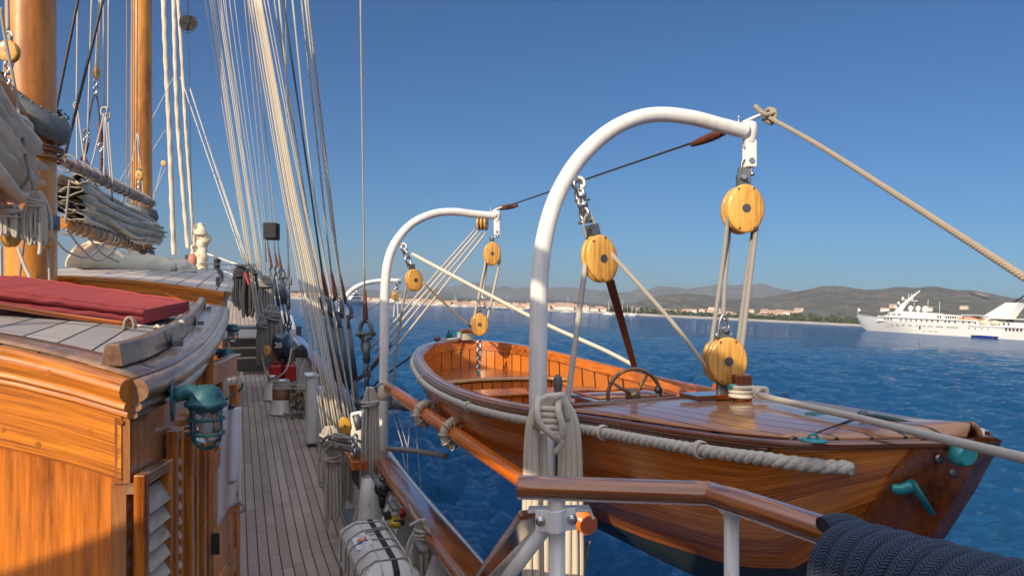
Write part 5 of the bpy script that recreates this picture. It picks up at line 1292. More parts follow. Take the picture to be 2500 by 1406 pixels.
# deck, cockpit and lining
UC0, UC1 = -.35, 4.72            # cockpit opening
def bi(u): return max(.0, bb(u) - .10)
def dkz(u, v): w_ = max(.05, bb(u)); return zs_(u) + .018 + .045 * (1 - min(1, (v / w_) ** 2))
def aftcut(v):                   # curved forward edge of the foredeck (as seen from the cockpit)
    return 4.30 - .42 * (abs(v) / .9) ** 2 * -1
fd = []
for u in np.linspace(0, 1, 26):
    r = []
    for k in np.linspace(-1, 1, 21):
        u0 = 4.72; uu_ = lerp(u0 - .22 * abs(k) ** 2.2, 6.57, u); r.append(BP(uu_, k * max(.01, bb(uu_) - .03), dkz(uu_, k * bb(uu_))))
    fd.append(r)
build(MB().grid(fd, flip=False), 'foredeck', BDECK, launch, solid=.02)
mg = MB()                         # wide varnished margin plank round the foredeck
MARG = wood('margin_plank', (.30, .11, .045), (.48, .20, .08), 'F', .2, .8, .8, .02)
for sg in (-1, 1):
    rows = []
    for uu_ in list(np.linspace(4.48, 6.1, 24)) + [6.14]:
        b1 = max(.012, bb(uu_) - .02); b2_ = max(.006, bb(uu_) - .115); rows.append([BP(uu_, sg * b1, dkz(uu_, b1) + .0035), BP(uu_, sg * b2_, dkz(uu_, b2_) + .0035)])
    mg.grid(rows, flip=sg < 0)
build(mg, 'margin_plank', MARG, launch, solid=.004)
cm = MB()                         # cockpit edge moulding of the foredeck
cm.tube([BP(4.72 - .22 * abs(k) ** 2.2, k * (bb(4.6) - .06), dkz(4.7, k * bb(4.7)) + .006) for k in np.linspace(-1, 1, 21)], .020, 8)
build(cm, 'deck_edge', MAHOG_D, launch)
ad = []                           # small after deck, curved
for k in np.linspace(-1, 1, 21):
    r = []
    for j in np.linspace(0, 1, 7):
        an = k * 1.35; u0 = -.93 + .30 * j + .0
        # stern deck ring: outer stern curve to inner coaming curve
        uo = -.93; r.append(None)
    ad.append(r)
rows = []
for u in np.linspace(-.93, .55, 16):
    bo_ = bb(u); rows.append([(u, bo_)])
def ring_pt(k, j):                # k -1..1 along the horseshoe, j 0 outer 1 inner
    s_ = abs(k); sg = 1 if k >= 0 else -1
    u = lerp(-.93, 4.55, s_ ** 1.7); bo_ = max(.0, bb(u) - .0)
    th_ = lerp(.28, .058, min(1, s_ * 2.2))
    nx = lerp(1, 0, min(1, s_ * 3.2)); ny = math.sqrt(max(0, 1 - nx * nx))
    return BP(u + nx * th_ * j, sg * max(0, bo_ - ny * th_ * j), zs_(u) + .016 + .006 * j)
rows = [[ring_pt(k, j) for j in np.linspace(0, 1, 4)] for k in np.linspace(-1, 1, 81)]
build(MB().grid(rows), 'side_deck', MARG, launch, solid=.018)
def in_pt(k, q, off=0.0):         # inner lining surface of the cockpit
    s_ = abs(k); sg = 1 if k >= 0 else -1; u = lerp(-.93, 4.68, s_ ** 1.5)
    th_ = lerp(.27, .052, min(1, s_ * 2.4)); nx = lerp(1, 0, min(1, s_ * 3.4)); ny = math.sqrt(max(0, 1 - nx * nx))
    z = lerp(zs_(u) + .018, -1.22, q); sl = q * lerp(.10, .20, s_)
    return BP(u + nx * (th_ + sl * .3), sg * max(0, bb(u) - ny * th_ - sl - off), z)
rows = [[in_pt(k, q) for q in np.linspace(0.02, 1, 10)] for k in np.linspace(-1, 1, 90)]
build(MB().grid(rows, flip=True), 'cockpit_lining', LINING, launch)
cap = MB(); pth = [in_pt(k, 0) + UP * .006 for k in np.linspace(-1, 1, 110)]
rows = [[p + UP * .004, in_pt(k, .0, .02) + UP * .004, in_pt(k, .14, .02), in_pt(k, .14, 0)] for k, p in zip(np.linspace(-1, 1, 110), pth)]
cap.grid(rows, sm=False, flip=True); build(cap, 'coaming', MAHOG, launch, solid=.012, autosm=40)
# sole, stern bench, side bench, engine box, console
rows = [[BP(u, k * bi(u) * .8, -1.2) for k in np.linspace(-1, 1, 5)] for u in np.linspace(-.3, 4.9, 10)]
build(MB().grid(rows), 'sole', BDECK, launch)
rows = [[BP(lerp(-.72, .95 - .30 * (1 - abs(k) ** 2), j), k * (max(.1, bb(max(-.6, lerp(-.72, .95, j)))) - .16), -.87) for k in np.linspace(-1, 1, 15)] for j in np.linspace(0, 1, 12)]
SEATW = planks('seat_planks', (.22, .065, .015), (.36, .115, .03), (.03, .01, .004), .14, 'F', .3, 9, .02, .5, .4, 0)
build(MB().grid(rows), 'stern_seat', SEATW, launch, solid=.025)
lipp = [BP(.95 - .30 * (1 - abs(k) ** 2), k * (bb(.95) - .16), -.87) for k in np.linspace(-1, 1, 17)]
build(MB().tube(lipp, .020, 8), 'seat_edge', wood('seat_edge_light', (.30, .14, .05), (.60, .36, .15), 'T', .3, .5), launch)
rows = [[p - UP * .03, p - UP * .33] for p in lipp]
build(MB().grid(rows, flip=True), 'seat_front', LINING, launch)
def bbox(u0, u1, v0, v1, z0, z1, mb=None): 
    mb = mb or MB(); return mb.box(BP((u0 + u1) / 2, (v0 + v1) / 2, (z0 + z1) / 2), BAX, TS, UP, abs(u1 - u0), abs(v1 - v0), abs(z1 - z0))
build(bbox(1.9, 3.25, .02, .62, -1.2, -.86), 'side_seat', LINING, launch, bevel=.01)
build(bbox(1.85, 3.25, -.02, .66, -.86, -.835), 'side_seat_top', MAHOG, launch, bevel=.006)
build(bbox(1.3, 1.7, -.4, .1, -1.2, -.92), 'engine_box', LINING, launch, bevel=.015); build(bbox(1.27, 1.73, -.43, .13, -.92, -.90), 'engine_box_lid', MAHOG, launch, bevel=.006)
build(bbox(3.25, 3.72, -.14, .50, -1.2, -.745), 'console', LINING, launch, bevel=.02)
build(bbox(3.22, 3.76, -.18, .53, -.745, -.72), 'console_top', MAHOG_D, launch, bevel=.008)
build(MB().tube([BP(3.25, -.15, -.70), BP(3.7, -.15, -.70), BP(3.7, .5, -.70), BP(3.25, .5, -.70)], .010, 8, closed=True), 'console_fiddle', MAHOG, launch)
# steering wheel on the console, facing forward
wc = P(1549, 967, 4.98); wn_ = (V((.10, -1, .10))).normalized(); wx = wn_.cross(UP).normalized(); wy = wx.cross(wn_)
WHEELW = wood('wheel_wood', (.11, .05, .022), (.28, .15, .07), 'Z', .3, .5)
wh = build(MB().tube([wc + (wx * math.cos(a_) + wy * math.sin(a_)) * .182 for a_ in np.linspace(0, 6.283, 41)[:-1]], .0135, 10, closed=True), 'steering_wheel', WHEELW, launch)
sk = MB()
for a_ in (.55, 2.15, 3.7, 5.3): sk.tube([wc + (wx * math.cos(a_) + wy * math.sin(a_)) * .175, wc + (wx * math.cos(a_) + wy * math.sin(a_)) * .03], [.009, .012], 8)
build(sk, 'spoke', WHEELW, wh)
build(MB().lathe(wc, wn_, [(.05, -.06), (.05, -.02), (.036, .0), (.034, .02), (.015, .03)], 18), 'hub', plain('wheel_bronze', (.3, .2, .1), .3, .8), wh)
# throttle knob and lever beside the wheel
build(MB().ball(P(1607, 951, 4.95), .028).tube([P(1607, 951, 4.95), P(1607, 990, 4.95)], .012, 8), 'throttle_lever', BLACK, launch)
# samson post, base pad, bronze fittings on the foredeck
pc = P(1811, 975, 4.05); 
def dz_at(p): return p
post_b = V((pc.x, pc.y, pc.z))
post = build(MB().box(post_b + UP * .063, TS, FW, UP, .084, .084, .15), 'samson_post', MAHOG_Z, launch, bevel=.012)
build(MB().tube([post_b + UP * .075 - TS * .085, post_b + UP * .075 + TS * .085], .014, 12), 'post_bar', TEAL, post)
build(MB().box(post_b + FW * .17 - TS * .06 + UP * .004, TS, FW, UP, .34, .18, .028), 'base_pad', MAHOG_D, launch, bevel=.006)
build(MB().prism([P(1755, 935, 4.2), P(1782, 935, 4.2), P(1786, 975, 4.19), P(1754, 975, 4.19)], FW * .03), 'lifting_plate', GALV, launch, bevel=.004)
build(MB().box(BP(3.62, .93, zs_(3.6) + .045), BAX, TS, UP, .1, .02, .035), 'gunwale_block', MAHOG, launch)
c1 = P(2020, 1000, 3.42)
def on_deck(px, py, lo=2.2, hi=6.5):     # where the photo's ray meets the foredeck
    best = None
    for i in range(500):
        d = lerp(lo, hi, i / 499); p = P(px, py, d); rel = p - BA; u = rel.dot(BAX); v = rel.dot(TS) + .04 * u
        if 3.8 < u < 6.57:
            e2 = abs(p.z - dkz(u, v)); 
            if best is None or e2 < best[0]: best = (e2, p)
    return best[1]
c1 = on_deck(1992, 1016); c2 = on_deck(1985, 1079)
build(MB().lathe(c1 + UP * .004, UP, [(.030, .0), (.030, .010), (.046, .010), (.050, .004), (.050, 0)], 24), 'deck_plate', TEAL, launch)
pe = build(MB().lathe(c2 + UP * .004, UP, [(.046, 0), (.046, .006), (.02, .010)], 24, sx=1, sy=1.15), 'pad_eye', TEAL, launch)
build(MB().tube([c2 + V((math.cos(a_) * .018, 0, .012 + math.sin(a_) * .018)) for a_ in np.linspace(0, 3.14, 9)], .005, 8), 'eye_loop', TEAL, pe)
# stern fittings far away
for (x, y, r) in ((1078, 828, .03), (1098, 812, .04), (1140, 812, .05)):
    pass
sb = P(1136, 822, 9.55); build(MB().box(sb + UP * .02, TS, FW, UP, .13, .12, .16), 'stern_post', MAHOG_Z, launch, bevel=.01)
build(MB().tube([sb - TS * .12 + UP * .05, sb + TS * .12 + UP * .05], .016, 8), 'stern_bar', TEAL, launch)
mb = MB()
for i in range(4): ring(mb, sb + UP * (-.03 + .02 * i), TS, FW, .10, .09, .012)
mb.tube([P(1136, 826, 9.5), P(1100, 828, 9.4), P(1068, 830, 9.3)], .015, 8); build(mb, 'mooring_turns', ROPEB, launch)
build(MB().tube([P(1092, 826, 9.5), P(1096, 803, 9.5), P(1104, 826, 9.5)], .022, 8).tube([P(1104, 806, 9.5), P(1098, 826, 9.5)], .018, 8), 'fairlead', TEAL, launch)
build(MB().ball(P(1067, 826, 9.3), .045), 'cleat', GALV, launch)
# bow stem timber and its bolts, teal cleat, bow roller
stem = MB(); prof_ = [(6.62, -.485), (6.60, -.53), (6.56, -.60), (6.52, -.68), (6.46, -.78), (6.40, -.88), (6.32, -.99), (6.23, -1.10), (6.12, -1.24), (6.00, -1.36), (5.83, -1.46)]
def half_at(u, z):
    a_, b_ = zk(u), zs_(u); q = max(0, min(1, (z - a_) / (b_ - a_))) ** (1 / 1.05); return sect(u, q)[0]
pz = []
for (q0, q1) in zip(prof_, prof_[1:]): pz += [(lerp(q0[0], q1[0], k / 4), lerp(q0[1], q1[1], k / 4)) for k in range(4)]
prof_ = pz + [prof_[-1]]
rows = []
for (u, z) in prof_:
    du = [.112, .10, .088, .076, .064, .052, .040]
    L_ = [BP(u - .125, -half_at(u - .125, z) - .004, z), BP(u - .12, -half_at(u - .12, z) - .022, z)] + [BP(u - q, -max(.050, half_at(u - q, z) + .024), z) for q in du] + [BP(u + .03, -.040, z)]
    R2 = [BP(u + .03, .040, z)] + [BP(u - q, max(.050, half_at(u - q, z) + .024), z) for q in du[::-1]] + [BP(u - .125, half_at(u - .125, z) + .004, z)]
    rows.append(L_ + R2)
stem.grid(rows, sm=False)
build(stem, 'stem_timber', wood('stem_varnish', (.06, .014, .004), (.24, .065, .014), 'Z', .25, .6), launch, autosm=30)
STEMP = [P(2305, 1093, 2.62), P(2412, 1100, 2.66), P(2388, 1190, 2.66), P(2350, 1262, 2.66), P(2330, 1335, 2.68), P(2318, 1430, 2.7), P(2120, 1430, 2.75), P(2168, 1330, 2.70), P(2235, 1215, 2.66)]
def onhull_t(px, py, off=.012):   # push a photo point on to the hull's near side
    best = None
    for i in range(400):
        d = lerp(2.1, 5.5, i / 399); p = P(px, py, d); rel = p - BA; u = rel.dot(BAX); v = rel.dot(TS) + .04 * u
        if u < 3 or u > 6.59: continue
        zz0, zz1 = zk(u), zs_(u)
        if not (zz0 - .02 < p.z < zz1 + .05): continue
        q = max(0, min(1, (p.z - zz0) / (zz1 - zz0))) ** (1 / 1.05); y = sect(u, q)[0]
        e2 = abs(-v - y)
        if best is None or e2 < best[0]: best = (e2, p, u)
    if best is None: return P(px, py, 2.7)
    return best[1] - TS * off * .4 + V((0, -off, 0))
BOLT = plain('bolt_steel', (.25, .22, .2), .35, .9)
for (x, y) in ((2288, 1115), (2322, 1149)):
    c = onhull_t(x, y, .022); build(MB().lathe(c, V((.1, -1, 0)), [(.014, -.01), (.016, .004), (.010, .008), (.006, .008)], 14), 'bolt', BOLT, launch)
cl = MB(); q = [onhull_t(2225, 1172, .02), onhull_t(2245, 1210, .045), onhull_t(2262, 1240, .05)]
a_c, b_c = onhull_t(2218, 1168, .04), onhull_t(2266, 1242, .05); cl.tube([a_c, a_c.lerp(b_c, .5), b_c], [.020, .018, .016], 12, flat=.6)
a2, b2_ = onhull_t(2172, 1184, .035), onhull_t(2222, 1178, .035); cl.tube(spline([a2, a2.lerp(b2_, .5) - UP * .008, b2_], 4), [.016, .018, .02, .02, .022, .022, .022, .022, .022], 10)
build(cl, 'bow_cleat', TEAL, launch)
br = MB(); rp = spline([P(2105, 1012, 3.05), P(2160, 1020, 2.95), P(2220, 1035, 2.85), P(2285, 1060, 2.72), P(2330, 1088, 2.62), P(2352, 1110, 2.58)], 6)
br.tube(rp, [.010 + .022 * (i / (len(rp) - 1)) for i in range(len(rp))], 10, flat=.7); build(br, 'bow_roller', plain('dark_green_bronze', (.03, .07, .06), .4, .3), launch)
build(MB().lathe(P(2350, 1108, 2.57), V((.2, -1, .1)), [(.03, -.03), (.036, 0), (.03, .03)], 18, sx=1.3), 'roller_end', TEAL, launch)
o = build(MB().tube([P(2095, 1008, 3.06), P(2150, 1020, 2.98)], .008, 8).ball(P(2108, 1010, 3.05), .018).ball(P(2140, 1017, 3.0), .013), 'snap_shackle', GALV); tag(o, 'dark snap shackle lying at the inner end of the bow roller', 'shackle')
o = build(MB().tube([c2 + UP * .03, P(2085, 1022, 3.07)], .004, 6), 'bow_wire', WIRED); tag(o, 'thin wire from the teal deck eye to the bow roller', 'wire')
# painter from the post out to the right edge, with its turns
rope('painter_rope', [(1850, 962, 3.98), (1935, 984, 3.55), (2080, 1016, 2.95), (2250, 1058, 2.42), (2560, 1132, 1.8)], .0150, ROPEB, 'thick grey white painter running from the launch post out of the right edge', 'rope')
mb = MB()
for i in range(3): mb.tube([post_b + UP * (.022 + .024 * i) + TS * (math.cos(a_) * .060) + FW * (math.sin(a_) * .060) for a_ in np.linspace(0, 6.283, 20)[:-1]], .0115, 8, closed=True)
kc = P(1852, 958, 4.0)
for i in range(3): ring(mb, kc + V((.006 * i, -.01 * i, 0)), V((1, 0, .3 * (i - 1))).normalized(), UP, .03, .026, .011)
mb.tube(spline([kc, P(1860, 968, 3.98), P(1873, 972, 3.96)], 4), .010, 8)
o = build(mb, 'painter_turns', ROPEW); tag(o, 'white turns and knot of the painter round the launch post', 'knot')
# lifting chain over the stern seat
chain('lifting_chain', P(1170, 832, 8.85), P(1168, 905, 8.85), 7, .014, STEEL, 'bright steel lifting chain with shackles above the launch stern seat', wid=1.15)
o = build(MB().lathe(P(1168, 914, 8.85) - UP * .005, UP, [(.06, 0), (.06, .015), (.02, .02), (.02, .05)], 16), 'lifting_eye', TEAL); tag(o, 'green bronze lifting eye at the foot of the stern chain', 'eye plate')

# ================================================================ SPAR BETWEEN THE DAVITS
sp_ = thing('davit_spar', 'long bright orange varnished spar lashed between the davits below the launch', 'spar', P(1200, 1110, 6))
s0, s1 = P(950, 948, 8.05), P(1437, 1281, 3.78)
build(MB().tube([s0.lerp(s1, i / 12) for i in range(13)], [.058, .061, .062, .062, .062, .062, .061, .06, .059, .058, .057, .056, .052], 24), 'pole', SPARW, sp_)
ax = (s1 - s0).normalized(); build(MB().tube([s1 - ax * .004, s1 + ax * .006], .047, 24), 'end_cap', MAHOG_D, sp_)
for (k, lab) in ((.42, 'a'), (.20, 'b')):
    pass
def pudding(px, py, lab):
    best = min(range(1000), key=lambda i: (lambda p: abs((p.x / p.y) * F_PX + CX - px))(s0.lerp(s1, i / 999)))
    c = s0.lerp(s1, best / 999); u = ax.cross(UP).normalized(); w_ = u.cross(ax); mb = MB(); R0 = .092
    N_ = 72
    for st_ in range(3):
        pts = []
        for i in range(N_):
            a_ = 6.2832 * i / N_; b_ = 11 * a_ + st_ * 2.094
            rd = u * math.cos(a_) + w_ * math.sin(a_)
            pts.append(c + rd * (R0 + .016 * math.cos(b_)) + ax * .016 * math.sin(b_) + ax * .03 * math.cos(a_))
        mb.tube(pts, .021, 8, closed=True)
    for i in range(9): ring(mb, c + ax * .03 + (u * math.cos(i * .7) + w_ * math.sin(i * .7)) * R0, ax, (u * math.cos(i * .7) + w_ * math.sin(i * .7)), .044, .044, .006, 10)
    o = build(mb, 'rope_collar', ROPEC); tag(o, lab, 'rope collar')
pudding(1040, 1000, 'far thick cream rope collar round the orange spar'); pudding(1108, 1042, 'near thick cream rope collar round the orange spar')
rope('spar_lanyard', [(1437, 1320, 3.93), (1432, 1350, 3.95), (1418, 1420, 3.98)], .012, ROPEG, 'grey lanyard hanging from the round end of the spar', 'rope')
rope('breast_rope', [(945, 1095, 8.3), (1010, 1100, 8.0), (1090, 1113, 7.2)], .028, ROPEG, 'grey rope stretched from the middle davit foot to the launch hull', 'rope')
# strings over the water by the middle davit
for i, (x0, y0, x1, y1) in enumerate(((958, 1005, 984, 1090), (968, 1000, 994, 1090), (980, 1090, 990, 1145), (994, 1090, 996, 1160), (1004, 1000, 996, 1090), (1012, 1005, 1028, 1195))):
    rope('net_line', [(x0, y0, 9.4), (x1, y1, 9.0)], .006, ROPEB, 'thin line of the boarding net hanging over the side by the middle davit', 'rope', 'thin lines of the boarding net')

# ================================================================ NEAR RAIL, STANCHIONS, COILS
rail = thing('quarterdeck_rail', 'varnished rail with white stanchions crossing the near foreground', 'rail', P(1380, 1560, 2.4))
CP = [(-.045, -.028), (-.058, -.012), (-.060, .004), (-.050, .018), (-.025, .027), (.0, .029), (.025, .027), (.050, .018), (.060, .004), (.058, -.012), (.045, -.028)]
r0, r1, r2 = P(1266, 1192, 2.36), P(1740, 1186, 2.28), P(2060, 1302, 1.86); rz_ = -.585
r0.z = r1.z = r2.z = rz_
r2 = r1 + (r2 - r1) * 1.9
CP = [(a_ * .95, b_) for a_, b_ in CP]
build(MB().sweep([r0.lerp(r1, i / 8) for i in range(8)] + [r1 - (r1 - r0).normalized() * .003], CP), 'cap_rail', CAPW, rail, bevel=.003)
build(MB().sweep([r1 - (r1-r0).normalized() * .001] + [r1.lerp(r2, i / 8) for i in range(1, 9)], CP), 'cap_rail', CAPW, rail, bevel=.003)
build(MB().sweep([r0 + UP * -.030, r1 + UP * -.030, r2 + UP * -.030], [(-.028, -.008), (-.028, 0), (.028, 0), (.028, -.008)], smooth=False), 'rail_bar', WHITE, rail)
def stan(px, d, par=rail, r=.026):
    p = P(px, 1250, d); build(MB().tube([V((p.x, p.y, rz_ - .034)), V((p.x, p.y, -1.9))], r, 22), 'stanchion', WHITE, par)
stan(1360, 2.34); stan(1786, 2.22, r=.022)
build(MB().tube([P(1725, 1222, 2.27), P(1755, 1230, 2.25), P(1778, 1250, 2.23), P(1786, 1275, 2.22)], [.012, .014, .018, .022], 10), 'bracket', WHITE, rail)
build(MB().bar(P(1290, 1243, 2.36), P(1438, 1240, 2.34), .05, .010).bar(P(1438, 1238, 2.34), P(1448, 1264, 2.34), .02, .008), 'support_plate', WHITE, rail)
# clamp with two bolts
cc = P(1356, 1268, 2.30); ux_ = V((1, .0, .06)).normalized()
rows = []
for i in range(25):
    k = i / 24; x = lerp(-.062, .064, k); bul_ = .030 * math.exp(-((x / .026) ** 4)); rows.append([cc + ux_ * x + V((0, -bul_, 0)) + UP * z for z in (-.034, -.031, .031, .034)])
build(MB().grid(rows, flip=True), 'clamp', WHITE, rail, solid=.008)
for x in (-.046, .052): build(MB().lathe(cc + ux_ * x, V((0, -1, 0)), [(.016, 0), (.016, .008), (.011, .009), (.010, .020), (.006, .022)], 12), 'clamp_bolt', STEEL, rail)
build(MB().tube([P(1345, 1272, 2.33), P(1215, 1440, 2.42)], .022, 16), 'diagonal_brace', WHITE, rail)
build(MB().bar(P(1302, 1252, 2.42), P(1170, 1420, 4.4), .10, .030, up=V((0, -.4, 1))), 'sloping_cap', CAPW, rail, bevel=.01)
build(MB().tube([P(1318, 1290, 2.45), P(1190, 1420, 3.2)], .016, 12), 'lower_brace', WHITE, rail)
# navy braided rope wound thickly round the rail on the right
w0_, w1_ = P(2050, 1385, 1.84), P(2580, 1560, 1.32); axn = (w1_ - w0_).normalized(); u = axn.cross(UP).normalized(); w_ = u.cross(axn)
pts = []; T_ = 9.5; N_ = 420; rs = []
for i in range(N_ + 1):
    k = i / N_; a_ = 6.2832 * T_ * k + 1.2; R0 = .090 + .007 * noise.noise(V((a_ * .25, 3, 1))) + .010 * max(0, 1 - k * 8)
    pts.append(w0_.lerp(w1_, k + .0035 * noise.noise(V((a_ * .4, 7, 2)))) + (u * math.cos(a_) + w_ * math.sin(a_)) * R0)
nv = build(MB().tube(pts, .0345, 18), 'navy_rope', NAVY); tag(nv, 'thick navy blue braided mooring rope wound round the rail at lower right', 'rope coil')
# belaying pin and hanging coil on the near davit
bp_ = thing('belaying_pin', 'dark grey belaying pin standing beside the large davit', 'belaying pin', P(1362, 960, 3.98))
build(MB().lathe(P(1362, 985, 3.98), UP, [(.010, -.5), (.012, -.12), (.017, 0), (.019, .06), (.026, .10), (.024, .135), (.012, .155), (.002, .158)], 18), 'pin', plain('grey_pin', (.10, .10, .10), .5), bp_)
build(MB().tube([P(1345, 1060, 4.0), P(1345, 1420, 4.0)], .028, 12), 'pin_post', WHITE, dv1)
def hank(px, py, d, wpx, hpx, n, r, mat, lab, seed=0, turns=4, spread=.35, group=None, cat='rope coil', knot=True, gap=0):
    """coil hung from a pin: long loops, gathered at the top by a few turns"""
    rr = random.Random(seed); sc = d / F_PX; mb = MB(); c = P(px, py, d)
    for i in range(n):
        f = (i + .5) / n * 2 - 1; f = math.copysign(gap + (1 - gap) * abs(f), f); x0 = f * wpx * .5 * sc * spread; x1 = f * wpx * .5 * sc; L = hpx * sc * rr.uniform(.80, 1.0); w2 = wpx * .10 * sc * rr.uniform(.6, 1.2)
        dy = rr.uniform(-.5, .5) * wpx * .5 * sc * .7
        pts = [c + V((x0 * .5, dy * .3 - .01, 0)), c + V((x0 - w2 * .6, dy * .6, -L * .14)), c + V((x1 - w2, dy, -L * .5)), c + V((x1 - w2 * 1.1, dy, -L * .88)), c + V((x1, dy, -L)), c + V((x1 + w2 * 1.1, dy * 1.1 - .01, -L * .88)), c + V((x1 + w2, dy * 1.1 - .01, -L * .5)), c + V((x0 + w2 * .6, dy * .6, -L * .14)), c + V((x0 * .5, dy * .3 - .01, 0.002))]
        mb.tube(spline(pts, 6), r * rr.uniform(.92, 1.05), 8)
    if knot:
        for i in range(turns): ring(mb, c + V((0, -.005, -.02 - hpx * .12 * sc - i * r * 2.1)), V((1, 0, rr.uniform(-.25, .25))).normalized(), V((0, 1, 0)), wpx * .5 * sc * spread * 1.15 + r, wpx * .35 * sc * spread + 2 * r, r)
    o = build(mb, 'rope_coil', mat); tag(o, lab, cat, group); return o
hank(1350, 972, 3.90, 118, 560, 12, .0175, ROPEW, 'big white rope coil hanging from the belaying pin on the large davit', 3, 0, .93, knot=False, gap=.40)
mb = MB(); c = P(1346, 978, 3.78)
for i in range(4): mb.tube(spline([c + V((-.085 + .012 * i, .02, -.14 - .01 * i)), c + V((-.07 + .02 * i, -.03, -.02)), c + V((-.01 + .012 * i, -.05, .03)), c + V((.06, -.03, .0 + .006 * i)), c + V((.085, .0, -.10))], 5), .0165, 9)
for i in range(5): mb.tube([c + V((-.06, -.055 - .004 * i, -.03 - .030 * i)), c + V((.045, -.06, -.035 - .030 * i))], .0145, 8)
for sx_ in (-.055, .05): mb.tube(spline([c + V((sx_ - .01, -.02, .02)), c + V((sx_ - .02, -.075, -.04)), c + V((sx_, -.08, -.11)), c + V((sx_ * .4 + .03, -.06, -.17)), c + V((.035, -.03, -.20))], 5), .0175, 9)
mb.tube(spline([c + V((.02, -.06, -.16)), c + V((.05, -.05, -.20)), c + V((.02, -.03, -.26))], 5), .017, 9)
o = build(mb, 'coil_turns', ROPEW); tag(o, 'gathering turns and knot at the top of the big white coil', 'knot')
# ================================================================ RIGGING OF THE SECOND MAST (far group)
G2 = 'pale halyards running down to the forward pin rail'
for (x0, x1, y1, r) in ((499, 608, 650, .011), (511, 613, 690, .012), (514, 616, 690, .010), (518, 620, 700, .013), (522, 624, 700, .011), (530, 637, 700, .013), (534, 641, 700, .012), (538, 645, 710, .010), (544, 648, 660, .010), (559, 653, 700, .010), (549, 632, 700, .009), (571, 662, 690, .008)):
    rope('halyard', [(x0, -8, 17.5), (x1, y1, 17.5)], r, ROPEB if r < .012 else ROPEC, 'pale halyard in the far sheaf slanting down to the forward pin rail', 'halyard', G2)
for i, (x0, y0, x1, y1) in enumerate(((441, 190, 598, 646), (463, 215, 601, 640), (470, 235, 604, 636))):
    rope('jib_sheet', [(x0, y0, 22), (x1, y1, 20.5)], .016, ROPEW, 'white sheet slanting from the furled jibs down to the foredeck rail', 'rope', 'white jib sheets')
for i, (x0, y0, x1, y1) in enumerate(((395, 405, 374, 490), (404, 410, 374, 480), (398, 240, 372, 290), (404, 316, 372, 370), (424, 188, 372, 290), (316, 400, 285, 455), (322, 400, 305, 460))):
    rope('control_line', [(x0, y0, 21), (x1, y1, 17)], .011, ROPEB, 'thin pale line slanting between the furled jibs and the second mast', 'rope', 'thin pale lines by the second mast')
b5 = block(400, 399, 21, .15, .15, 'tiny orange wooden block on a line beside the nearest furled jib', 1, th=.05, strap=False)
def shroud(x0, y0, x1, y1, x2, y2, d0, d1, lab, rw, rl, mat=None, px3=None, dark=True):
    """braided shroud wire, leather boot, eye and turnbuckle down to the rail: one standing shroud"""
    a, b2, c = P(x0, y0, d0), P(x1, y1, d1), P(x2, y2, d1)
    e = thing('shroud', lab, 'shroud', c)
    build(MB().tube([a.lerp(b2, i / 12) for i in range(13)], rw, 8), 'wire', mat or WIRE, e)
    build(MB().tube([b2.lerp(c, i / 10) for i in range(11)], [rl * (.4 + .6 * (i / 10) ** .7) for i in range(10)] + [rl * .85], 14), 'leather_boot', LEATH, e)
    if px3:
        t = P(*px3); d = (t - c).normalized(); L = (t - c).length; x = d.orthogonal().normalized()
        mb = MB(); ring(mb, c + d * rl * 2.6, d, V((.9, -.3, 0)).normalized(), rl * 3.2, rl * 2.1, rl * .72, 18); build(mb, 'eye', GALV, e)
        q = c + d * rl * 5.0
        mb = MB(); mb.tube([q, q + d * L * .12], [rl * .9, rl * 1.0], 12); mb.tube([q + d * L * .10, q + d * L * .52], rl * 1.25, 14); mb.tube([q + d * L * .5, t], rl * .8, 10)
        mb.tube([q + V((.9, -.3, 0)).normalized() * -rl * 2.4, q + V((.9, -.3, 0)).normalized() * rl * 2.4], rl * .7, 10); build(mb, 'turnbuckle', GALV, e)
        mb = MB(); ring(mb, t + d * .03, d, V((.9, -.3, 0)).normalized(), .07, .045, .014); ring(mb, t + d * .13, d, V((0, 1, 0)), .06, .04, .013); build(mb, 'shackle', GALV, e)
    return e
shroud(596, -8, 654, 600, 664, 655, 17.2, 17.4, 'dark capped far shroud just left of the pair with red leather boots', .014, .032, WIRE, (690, 800, 17.4))
shroud(604, -8, 671, 614, 677, 652, 17.2, 17.4, 'far shroud with red leather boot, left of the pair', .014, .036, WIRE, (698, 790, 17.4))
shroud(612, -8, 681, 620, 687, 660, 17.2, 17.6, 'far shroud with red leather boot, right of the pair', .014, .036, WIRE, (707, 785, 17.6))
shroud(697, -8, 704, 640, 705, 678, 16.6, 16.6, 'nearly vertical far shroud with red boot nearest the sea', .010, .030, WIRE, (705, 792, 16.6))
o = build(MB().box(P(663, 564, 17.0), V((1, 0, 0)), V((0, 1, 0)), UP, .30, .30, .36), 'side_light_box', BLACKC, bevel=.02); tag(o, 'square black side light box lashed in the far shrouds', 'light box')
o = build(MB().tube([P(640, 551, 17), P(682, 551, 17)], .014, 6).tube([P(642, 584, 17), P(684, 586, 17)], .014, 6).tube([P(645, 545, 17), P(650, 640, 17)], .012, 6), 'light_bracket', GALV); tag(o, 'dark bracket wires holding the side light box', 'bracket')
